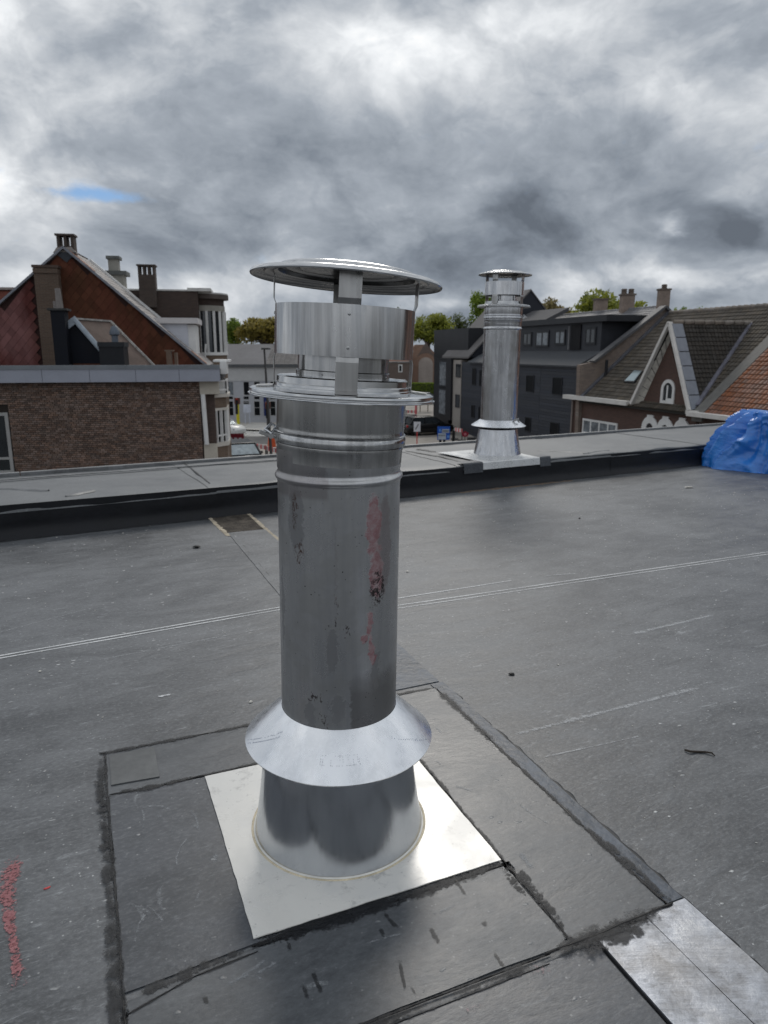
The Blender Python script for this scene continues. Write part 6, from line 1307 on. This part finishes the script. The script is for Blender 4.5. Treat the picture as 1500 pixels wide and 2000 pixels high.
# ================================================================== F: orange-tiled neighbour at the right edge
sF = FE.S(1366, 800, -.3)[0]; zF = FE.S(1400, 812, -.3)[1]; nF_, zF_ = FE.N(1500, 671, sF)
bF = thing('orange_tiled_house', 'house with orange-red tiled roof and white gutter at the right edge, behind the blue sheet', 'house', FE.W(sF - 5, 5, GZ))
kF = (zF_ - zF) / (nF_ + .3); zsF = lambda n: zF + kF * (n + .3); nTop = 8.0; sFn = sF - 22
m_ = MB(); m_.fbox(FE, sFn, sF + .6, .15, 12, GZ, zF); m_.build('wall', eb, bF)
m_ = MB(); m_.slab([FE.W(sF, -.3, zsF(-.3)), FE.W(sFn, -.3, zsF(-.3)), FE.W(sFn, nTop, zsF(nTop)), FE.W(sF, nTop, zsF(nTop))], (0, 0, -.15)); m_.slab([FE.W(sF, nTop * 2, zF), FE.W(sFn, nTop * 2, zF), FE.W(sFn, nTop, zsF(nTop)), FE.W(sF, nTop, zsF(nTop))], (0, 0, -.15)); m_.build('roof', simple('orange_underlay', (.05, .022, .015), .9), bF)
OV = FE.W(0, 1, zsF(1)) - FE.W(0, 0, zsF(0)); OF = FE.W(sF, -.3, zsF(-.3)) + Vector((0, 0, .01))
tile_field(OF, Un, OV, [(.3, 0), (15, 0), (15, OV.length * (nTop + .3)), (.3, OV.length * (nTop + .3))], .24, .30, .05, simple('orange_pantile', (0.21, 0.095, 0.058), .65, 0, .18, 1.5, .2, 30, vrand=.22), bF, name='pantile', pan=.035)
m_ = MB(); m_.slab([FE.W(sF + .35, -.4, zsF(-.4) + .12), FE.W(sF - .32, -.4, zsF(-.4) + .12), FE.W(sF - .32, nTop, zsF(nTop) + .12), FE.W(sF + .35, nTop, zsF(nTop) + .12)], (0, 0, -.4)); m_.build('verge_coping', simple('grey_coping', (0.16, 0.155, 0.145), .7, 0, .2, 3), bF)
m_ = MB(); m_.fbox(FE, sFn, sF + .35, -.75, -.3, zF - .12, zF + .08); m_.build('gutter', wtrim, bF)

# ================================================================== trees
leafm = {}
def leaf(nm, c1, c2):
    m, k, b = newmat(nm); rr_ = k.n('ShaderNodeNewGeometry').outputs['Random Per Island']; pos = k.n('ShaderNodeNewGeometry').outputs['Position']
    f = k.m('ADD', k.m('MULTIPLY', rr_, .6), k.m('MULTIPLY', k.noise(pos, .45, 3), .5)); k.put(b.inputs['Base Color'], k.mix(k.mapr(f, .2, .85), c1, c2)); b.inputs['Roughness'].default_value = .6
    tr_ = k.n('ShaderNodeBsdfTranslucent'); k.put(tr_.inputs[0], k.mix(k.mapr(f, .2, .85), c1, c2)); mx_ = k.n('ShaderNodeMixShader'); mx_.inputs[0].default_value = .5
    o_ = [n for n in m.node_tree.nodes if n.type == 'OUTPUT_MATERIAL'][0]; k.put(mx_.inputs[1], b.outputs[0]); k.put(mx_.inputs[2], tr_.outputs[0]); k.put(o_.inputs[0], mx_.outputs[0]); return m
LM = {'green': leaf('green_leaf', (0.07, 0.12, 0.015), (0.30, 0.40, 0.05)), 'olive': leaf('olive_leaf', (0.12, 0.105, 0.025), (0.40, 0.32, 0.07)), 'lime': leaf('lime_leaf', (0.09, 0.12, 0.018), (0.40, 0.42, 0.06)), 'dark': leaf('dark_leaf', (0.04, 0.06, 0.02), (0.15, 0.18, 0.06)), 'tawny': leaf('tawny_leaf', (0.12, 0.10, 0.045), (0.34, 0.28, 0.12))}
bark = simple('bark', (0.09, 0.07, 0.05), .9, 0, .3, 3, .5, 12)
def tree(x0, x1, yt, yb, Yd, kind, label, sd, gaps=0.0, n=5200):
    rr_ = random.Random(sd); c = at((x0 + x1) / 2, (yt + yb) / 2, Yd); w_ = abs(at(x1, yt, Yd).x - at(x0, yt, Yd).x) / 2 * 1.18; zt_ = at((x0 + x1) / 2, yt, Yd).z; zb_ = at((x0 + x1) / 2, yb, Yd).z
    t = thing('tree', label, 'tree', (c.x, c.y, GZ)); H_ = (zt_ - zb_); cz = zb_ + H_ * .5
    tk = MB(); tk.tube([Vector((c.x, c.y, GZ)), Vector((c.x + .1, c.y, (GZ + zb_) / 2)), Vector((c.x, c.y, cz))], [w_ * .10 + .12, w_ * .08 + .08, w_ * .04], 9)
    lobes = []
    for i in range(13 if gaps < .5 else 9):
        th = rr_.uniform(0, 2 * math.pi); ph = rr_.uniform(-.9, 1.0); rad = rr_.uniform(.35, .66); q = Vector((c.x + math.cos(th) * math.cos(ph) * rad * w_, c.y + math.sin(th) * math.cos(ph) * rad * w_, cz + math.sin(ph) * rad * H_ * .5))
        lobes.append((q, rr_.uniform(.30, .46))); tk.tube([Vector((c.x, c.y, zb_ + H_ * .1)), q.lerp(Vector((c.x, c.y, q.z)), .4) - Vector((0, 0, .3)), q], [w_ * .05, w_ * .03, w_ * .01], 6)
    tk.build('trunk', bark, t, True); lobes.append((Vector((c.x, c.y, cz)), .45 if gaps < .5 else .2)); cr = MB(); ls = .26 * (w_ / 4) ** .4
    for i in range(n):
        q, lr = lobes[rr_.randrange(len(lobes))]; d = Vector((rr_.gauss(0, 1), rr_.gauss(0, 1), rr_.gauss(0, 1))).normalized(); rad = (rr_.random() ** .35) * (1.0 + .25 * mnoise.noise(d * 2.5 + q))
        p = q + Vector((d.x * lr * w_, d.y * lr * w_, d.z * lr * H_ * .55)) * rad
        if mnoise.noise(p * (1.1 / max(.8, w_ * .25))) < -.28 + gaps * .25: continue
        a = Vector((rr_.gauss(0, 1), rr_.gauss(0, 1), rr_.gauss(0, 1))).normalized(); b2 = a.cross(d + a * .01 + Vector((.01, .02, .03))).normalized(); s_ = ls * rr_.uniform(.5, 1.2)
        cr.add([p - a * s_, p + b2 * s_ * .55, p + a * s_, p - b2 * s_ * .55], [(0, 1, 2, 3)])
    cr.build('crown', LM[kind], t)
tree(432, 474, 612, 690, 95, 'green', 'bright green tree beside the rounded bay, over the hall roof', 1)
tree(462, 575, 613, 688, 92, 'olive', 'broad yellow-brown tree over the pale hall roof, left of the near chimney', 2, n=8000)
tree(560, 660, 640, 690, 98, 'olive', 'low olive tree hidden behind the wind band of the near chimney', 21, n=3000)
tree(768, 796, 588, 690, 140, 'dark', 'thin dark treetop peeking over the wind band of the near chimney', 3, .7, 1500)
tree(792, 882, 600, 684, 135, 'lime', 'rounded yellow-green tree just right of the near chimney', 4, n=8000)
tree(872, 925, 606, 665, 150, 'dark', 'small sparse dark tree between the yellow-green tree and the far chimney', 5, .8, 2600)
tree(912, 968, 560, 640, 90, 'green', 'green tree behind the left side of the far chimney cap', 6, .3, 3500)
tree(1036, 1132, 572, 665, 100, 'tawny', 'tawny autumn tree right of the dark pointed gable', 7, .2, 6000)
tree(1085, 1135, 592, 660, 98, 'olive', 'smaller yellowish tree in front of the tawny autumn tree', 8, .2, 3000)
tree(1112, 1262, 548, 665, 92, 'lime', 'large yellow-green tree behind the buff chimneys on the ridge', 9, .35, 9000)
tree(1300, 1348, 590, 660, 85, 'green', 'green treetop just right of the louvred-pot chimney', 10, .5, 2200)
tree(1338, 1376, 594, 660, 88, 'green', 'small green tuft rising over the brown tiled ridge', 11, .5, 1800)
hedge = MB(); rr = random.Random(9); h0 = FH.S(798, 775, -6); h1 = FH.S(850, 748, -6)
for i in range(7000):
    p = FH.W(rr.uniform(h0[0], h1[0]), -6 + rr.uniform(0, 1.2), rr.uniform(GZ, h1[1])); a = Vector((rr.gauss(0, 1), rr.gauss(0, 1), rr.gauss(0, 1))).normalized(); b2 = a.cross(Vector((.3, .5, .8))).normalized(); hedge.add([p - a * .12, p + b2 * .08, p + a * .12, p - b2 * .08], [(0, 1, 2, 3)])
hm_ = MB(); hm_.fbox(FH, h0[0], h1[0], -5.9, -4.9, GZ, h1[1] - .1)
t = thing('hedge', 'clipped green hedge under the whitewashed arch', 'hedge', FH.W(h0[0], -5, GZ)); hedge.build('leaves', LM['green'], t); hm_.build('core', LM['dark'], t)

# ================================================================== street furniture and vehicles
greyp = simple('grey_post', (0.10, 0.10, 0.10), .5, .3); yel = simple('yellow_post', (0.62, 0.55, 0.04), .5, 0, .1); blk = simple('black_plastic', (0.015, 0.015, 0.016), .5); redp = simple('red_paint', (0.55, 0.06, 0.06), .5, 0, .1)
def gpt(px, Yd): r = ray(px, 850); q = CP + r * (Yd / r.y); return Vector((q.x, q.y, GZ))
b0_ = gpt(530, 38); tp = at(516, 681, 38); t = thing('street_lamp', 'tall thin grey street lamp with a small flat head, left of the near chimney', 'street lamp', b0_)
m_ = MB(); m_.tube([b0_, tp.lerp(b0_, .45), tp], [.09, .07, .045], 10); m_.build('post', greyp, t, True); m_ = MB(); m_.box((tp.x - .08, tp.y - .5, tp.z - .05), (tp.x + .32, tp.y + .1, tp.z + .05)); m_.build('lamp_head', greyp, t, bevel=.02)
def signal(px, Yd, yt, ym, label, col, nm='traffic_light'):
    b = gpt(px, Yd); t_ = thing(nm, label, 'traffic light', b); z1 = at(px, ym, Yd).z; z2 = at(px, yt, Yd).z
    m__ = MB(); m__.tube([b, Vector((b.x, b.y, z1))], .14, 10); m__.build('post', col, t_, True); m__ = MB(); m__.box((b.x - .17, b.y - .15, z1 - (z1 - GZ) * .35), (b.x + .05, b.y + .15, z1)); m__.build('push_box', blk, t_)
    m__ = MB(); m__.box((b.x - .22, b.y - .18, z1), (b.x + .22, b.y + .18, z2)); hd = m__.build('signal_head', simple('signal_housing', (.12, .05, .04), .6), t_)
    for i in range(3):
        c = Vector((b.x, b.y - .18, z1 + (z2 - z1) * (.2 + .3 * i))); MB().tube([c, c + Vector((0, -.05, 0))], .10, 12).build('lens', [blk, blk, simple('red_lens', (.35, .04, .03), .3)][i], hd)
signal(466.5, 62, 777, 789, 'yellow-posted traffic light in front of the hall, near the white crossing', yel)
signal(525, 60, 785, 798, 'traffic light beside the dark blue banner, against the left edge of the near chimney', greyp)
b = gpt(462, 61); m_ = MB(); m_.tube([b, b + Vector((0, 0, .95))], .16, 10); tag(m_.build('bollard', simple('lime_yellow', (.70, .80, .05), .5), None, True, loc=b), 'short lime-yellow bollard at the foot of the yellow traffic light', 'bollard')
b = gpt(530, 52); m_ = MB(); m_.tube([b, b + Vector((0, 0, .1)), b + Vector((0, 0, 1.1))], [.42, .38, .22], 4); tag(m_.build('barrier_block', simple('orange_red', (.60, .10, .03), .5), None, False, loc=b), 'orange-red road block at the left edge of the near chimney', 'road barrier')
# red and white barriers
wb_ = simple('barrier_white', (.72, .70, .68), .5, 0, .08); rb_ = simple('barrier_red', (.66, .16, .17), .5, 0, .1)
def barrier(p, q, label, g='red and white road barriers'):
    t_ = thing('road_barrier', label, 'road barrier', (p + q) / 2, g); d = (q - p); n_ = 6
    for i in range(n_):
        a = p + d * (i / n_); c = p + d * ((i + 1) / n_); m__ = MB()
        m__.bar(a + Vector((0, 0, .85)), c + Vector((0, 0, .85)), .06, .28); m__.build('panel', rb_ if i % 2 else wb_, t_)
    for e in (p + d * .05, q - d * .05):
        m__ = MB(); m__.bar(e, e + Vector((0, 0, 1.0)), .08, .08, (1, 0, 0)); m__.box((e.x - .3, e.y - .12, GZ + .02), (e.x + .3, e.y + .12, GZ + .14)); m__.build('foot', greyp, t_)
Yb = [48.5, 47, 45.6]; X_ = [472, 497, 520, 541]
labs = ['red and white barrier nearest the dark red van, behind the black car', 'middle red and white barrier behind the black car', 'red and white barrier ending at the near chimney clamp']
for i in range(3): barrier(gpt(X_[i], Yb[i]), gpt(X_[i + 1] - 1, Yb[i] - 1.0), labs[i])
barrier(gpt(792, 74), gpt(812, 74), 'far red and white barrier right of the near chimney, beside the red pole'); barrier(gpt(887, 57), gpt(903, 56), 'red and white barrier next to the charcoal building, behind the black post')
sky_glass2 = simple('windscreen_glass', (0.42, 0.46, 0.47), .06, .7, .3, 3)  # silvery colour stands in for bright sky reflected in the windscreens
def car(loc, ang, Ln, Wd, Ht, paint, label, cat='car', suv=True):
    t_ = thing('parked_car', label, cat, loc); R_ = Matrix.Translation(loc) @ Matrix.Rotation(ang, 4, 'Z')
    # side outline stations: x, bottom, waist, half-width
    prof = [(-.50, .34, .62, .40), (-.485, .22, .80, .46), (-.40, .20, .98, .49), (-.20, .20, 1.00, .50), (.10, .20, .99, .50), (.24, .20, .96, .50), (.40, .20, .88, .48), (.475, .24, .74, .45), (.50, .34, .60, .38)]
    hs = Ht / 1.5; m__ = MB(); rings = []
    for (x, b_, w_, hw) in prof:
        X0 = x * Ln; hw *= Wd; b_ *= hs; w_ *= hs; rr_ = .09
        rings.append([(X0, -hw + rr_, b_), (X0, -hw, b_ + rr_), (X0, -hw, (b_ + w_) / 2), (X0, -hw + .02, w_ - rr_), (X0, -hw + rr_ * 1.3, w_), (X0, hw - rr_ * 1.3, w_), (X0, hw - .02, w_ - rr_), (X0, hw, (b_ + w_) / 2), (X0, hw, b_ + rr_), (X0, hw - rr_, b_)])
    k9 = 10; m__.v = [R_ @ Vector(p) for r3 in rings for p in r3]
    for i in range(len(rings) - 1):
        for k in range(k9): m__.f.append((i * k9 + k, i * k9 + (k + 1) % k9, (i + 1) * k9 + (k + 1) % k9, (i + 1) * k9 + k)); m__.mi.append(0)
    m__.f += [tuple(range(k9)), tuple((len(rings) - 1) * k9 + k for k in reversed(range(k9)))]; m__.mi += [0, 0]
    bd = m__.build('body', paint, t_, True, sharp=50)
    # cabin frustum + roof, glazed
    w0, w1 = Wd * .47, Wd * .38; zb_, zt_ = .95 * hs, 1.42 * hs; xa, xb, xc, xd = -.44 * Ln, -.36 * Ln, .10 * Ln, .26 * Ln
    lo = [(xa, -w0, zb_), (xd, -w0, zb_), (xd, w0, zb_), (xa, w0, zb_)]; hi = [(xb, -w1, zt_), (xc, -w1, zt_), (xc, w1, zt_), (xb, w1, zt_)]
    m__ = MB(); m__.hexa([R_ @ Vector(p) for p in lo + hi]); m__.build('glasshouse', glass, t_)
    ws_ = [R_ @ Vector(p) for p in (lo[1], lo[2], hi[2], hi[1])]; cn = sum(ws_, Vector()) / 4; nw = (ws_[1] - ws_[0]).cross(ws_[2] - ws_[0]).normalized(); nw = nw if nw.z > 0 else -nw; m__ = MB(); m__.slab([cn + (p - cn) * .90 + nw * .03 for p in ws_], nw * -.02); m__.build('windscreen', sky_glass2, t_)
    m__ = MB(); rf_ = [(xb - .05, -w1 - .02, zt_), (xc + .05, -w1 - .02, zt_), (xc + .05, w1 + .02, zt_), (xb - .05, w1 + .02, zt_)]; m__.hexa([R_ @ Vector(p) for p in rf_ + [(x * .94, y * .93, z + .08 * hs) for x, y, z in rf_]]); m__.build('roof', paint, t_, bevel=.03)
    m__ = MB()
    for (p, q) in zip(lo, hi): m__.bar(R_ @ Vector(p), R_ @ Vector(q), .09, .07)
    for sg in (-1, 1): m__.bar(R_ @ Vector((-.14 * Ln, sg * w0, zb_)), R_ @ Vector((-.14 * Ln, sg * w1, zt_)), .08, .06)
    m__.build('pillars', paint, t_)
    for sx in (-.31, .31):
        for sy in (-1, 1):
            c = R_ @ Vector((sx * Ln, sy * (Wd / 2 - .10), .33)); ax = (R_ @ Vector((sx * Ln, sy * (Wd / 2 + .03), .33))) - c; m__ = MB(); m__.tube([c - ax, c + ax * .9, c + ax], [.33, .33, .28], 20); wh = m__.build('wheel', blk, t_, True, sharp=40)
            m__ = MB(); m__.tube([c + ax * .6, c + ax * 1.06, c + ax * 1.1], [.21, .20, .05], 12); m__.build('rim', greyp, wh, True)
    for sy in (-1, 1):
        m__ = MB(); p = R_ @ Vector((.485 * Ln, sy * Wd * .36, .66 * hs)); m__.hexa([R_ @ Vector((.455 * Ln + dx, sy * Wd * .36 + dy, .66 * hs + dz)) for dx, dy, dz in [(0, -.16, -.07), (.10, -.16, -.07), (.10, .16, -.07), (0, .16, -.07), (0, -.16, .07), (.07, -.16, .07), (.07, .16, .07), (0, .16, .07)]]); m__.build('headlight', simple('lamp_glass', (.5, .5, .5), .15, .3), t_)
        m__ = MB(); m__.hexa([R_ @ Vector((-.495 * Ln + dx, sy * Wd * .38 + dy, .78 * hs + dz)) for dx, dy, dz in [(-.03, -.1, -.1), (.06, -.1, -.1), (.06, .1, -.1), (-.03, .1, -.1), (-.03, -.1, .1), (.06, -.1, .1), (.06, .1, .1), (-.03, .1, .1)]]); m__.build('tail_light', simple('tail_glass', (.35, .02, .02), .2), t_)
        m__ = MB(); m__.hexa([R_ @ Vector((.13 * Ln + dx, sy * Wd * .53 + dy, 1.0 * hs + dz)) for dx, dy, dz in [(0, -.09, -.06), (.14, -.09, -.06), (.14, .09, -.06), (0, .09, -.06), (0, -.09, .07), (.14, -.09, .07), (.14, .09, .07), (0, .09, .07)]]); m__.build('mirror', paint, t_)
    return t_
bp = simple('black_paint', (0.008, 0.008, 0.009), .22, 0, .05, 1, 0, spec=.4); sp_ = simple('silver_paint', (0.50, 0.52, 0.54), .25, .5, .05, 1, 0); rp = simple('dark_red_paint', (0.16, 0.02, 0.03), .3, .1, .05, 1, 0); wp2 = simple('white_paint', (0.70, 0.70, 0.68), .3, 0, .04, 1, 0)
car(gpt(470, 41.8) + Vector((0, 0, .004)), R(-68), 4.5, 1.95, 1.75, bp, 'black car parked below, just past the ledge between the flat-roofed house and near chimney')
t = thing('hoarding_panel', 'dark red printed hoarding panel beside the bay of the flat-roofed house, behind the black car', 'road barrier', gpt(459, 49)); a = at(444, 866, 49); c = at(476, 847, 49)
m_ = MB(); m_.box((a.x, a.y, GZ + .25), (c.x, a.y + .06, c.z)); m_.build('panel', rp, t); m_ = MB()
for i in range(3): m_.box((a.x + .18 + i * .32, a.y - .012, c.z - .45), (a.x + .36 + i * .32, a.y - .002, c.z - .28))
m_.build('printed_mark', pal, t); m_ = MB()
for x in (a.x + .05, c.x - .1): m_.box((x, a.y - .02, GZ), (x + .06, a.y + .08, GZ + .3))
m_.build('foot', greyp, t)
car(gpt(430, 60) + Vector((0, 0, .004)), R(-25), 4.4, 1.85, 1.5, wp2, 'white car nosing out beside the white crossing')
car(gpt(835, 61) + Vector((0, 0, .004)), R(20), 4.4, 1.85, 1.55, bp, 'black car on the beige square behind the white notice')
car(gpt(795, 63) + Vector((0, 0, .004)), R(70), 4.3, 1.8, 1.5, bp, 'dark car mostly hidden by the right side of the near chimney')
car(gpt(832, 97) + Vector((0, 0, .004)), R(0), 4.4, 1.8, 1.5, simple('slate_paint', (.06, .07, .10), .25, .3), 'slate grey car far off below the hedge, above the black one')
# signs and posts on the right
b = gpt(812, 66); m_ = MB(); hz_ = at(812, 768, 66).z - GZ
t = thing('striped_pole', 'red-banded thin pole rising above the black car, right of the near chimney', 'pole', b)
for i in range(5): m_ = MB(); m_.tube([b + Vector((0, 0, hz_ * i / 5)), b + Vector((0, 0, hz_ * (i + 1) / 5))], .11, 8); m_.build('band', rb_ if i != 1 else wb_, t)
b = gpt(814.5, 50); za = at(814, 843, 50).z; zb_ = at(814, 824, 50).z; t = thing('notice', 'white rectangular notice on a thin red post before the black car', 'sign', b)
m_ = MB(); hw = 50 * 6.5 / FPX; m_.box((b.x - hw, b.y - .03, za), (b.x + hw, b.y + .03, zb_)); m_.build('board', simple('white_notice', (.62, .63, .68), .5), t); m_ = MB(); m_.tube([b, Vector((b.x, b.y, za))], .04, 8); m_.build('post', redp, t)
m_ = MB(); m_.bar((b.x - hw * .5, b.y - .035, za + .15), (b.x + hw * .4, b.y - .035, zb_ - .15), .01, .07); m_.build('printed_stroke', greyp, t)
Ys = 52; b = gpt(866.5, Ys); t = thing('parking_sign', 'large blue and white sign on two black posts, left of the charcoal building foot', 'sign', b)
f_ = lambda px, py: at(px, py, Ys); blue = simple('sign_blue', (0.01, 0.09, 0.45), .4, 0, .08); pale = simple('sign_pale', (0.42, 0.48, 0.56), .5, 0, .1); lb = simple('sign_light_blue', (.12, .30, .65), .5)
def pan(x0, x1, y0, y1, dy, mat, nm): a = f_(x0, y1); c = f_(x1, y0); m__ = MB(); m__.box((a.x, b.y - dy - .03, a.z), (c.x, b.y - dy, c.z)); return m__.build(nm, mat, t)
pan(854, 879, 833, 859, 0, blue, 'board'); pan(863, 877, 838, 845, .04, pale, 'print_field'); pan(855.5, 871, 846, 858, .04, pale, 'print_field'); pan(857.5, 861, 837.5, 842.5, .04, lb, 'emblem'); pan(873.5, 877, 850, 855, .04, lb, 'emblem')
for x in range(5): pan(864.5 + x * 2.4, 865.9 + x * 2.4, 840, 843, .08, greyp, 'printed_mark')
for x in range(4): pan(857 + x * 3.4, 859 + x * 3.4, 849, 851, .08, greyp, 'printed_mark')
for x in (860, 868): a = f_(x, 858); m_ = MB(); m_.box((a.x - .09, b.y, GZ), (a.x + .09, b.y + .12, a.z)); m_.build('post', blk, t)
b = gpt(885.5, 54); m_ = MB(); m_.tube([b, Vector((b.x, b.y, at(885, 840, 54).z))], .10, 10); tag(m_.build('bollard', blk, None, True, loc=b), 'tall black post just right of the blue and white sign', 'bollard')
Yr = 56; c = at(908.5, 848, Yr); t = thing('round_sign', 'small dark red five-sided sign against the foot of the charcoal wall', 'sign', gpt(908.5, Yr)); m_ = MB(); m_.slab([Vector((c.x + .28 * math.sin(2 * math.pi * i / 5 + 0) * 1.1, c.y, c.z + .25 * math.cos(2 * math.pi * i / 5))) for i in range(5)], (0, .05, 0)); m_.build('plate', simple('sign_red', (.28, .02, .04), .5), t)
m_ = MB(); m_.tube([Vector((c.x, c.y - .02, c.z)), Vector((c.x, c.y - .03, c.z))], .11, 14); m_.build('centre', simple('sign_pink', (.55, .18, .22), .5), t); m_ = MB(); m_.tube([Vector((c.x, c.y + .06, GZ)), Vector((c.x, c.y + .06, c.z))], .03, 6); m_.build('post', greyp, t)
b = gpt(921, 55); m_ = MB(); m_.box((b.x - .3, b.y - .3, GZ), (b.x + .3, b.y + .3, GZ + .35)); m_.box((b.x - .33, b.y - .33, GZ + .35), (b.x + .33, b.y + .33, GZ + .42)); tag(m_.build('planter', blk, None, loc=b, bevel=.02), 'low black box at the charcoal wall, beside the cone of the far chimney', 'planter')
for (x, lab) in ((820, 'potted shrub left of two, above the black car'), (835, 'potted shrub right of two, above the black car')):
    b = gpt(x, 84); t = thing('potted_shrub', lab, 'shrub', b); m_ = MB(); m_.tube([b, b + Vector((0, 0, 1.0))], .05, 6); m_.build('stem', bark, t); m_ = MB()
    for i in range(700):
        d = Vector((rr.gauss(0, 1), rr.gauss(0, 1), rr.gauss(0, .8))).normalized() * (rr.random() ** .4) * .65; p = b + Vector((0, 0, 1.4)) + d; a = Vector((rr.gauss(0, 1), rr.gauss(0, 1), rr.gauss(0, 1))).normalized(); b2 = a.cross(Vector((.3, .5, .8))).normalized(); m_.add([p - a * .1, p + b2 * .07, p + a * .1, p - b2 * .07], [(0, 1, 2, 3)])
    m_.build('foliage', LM['dark'], t)
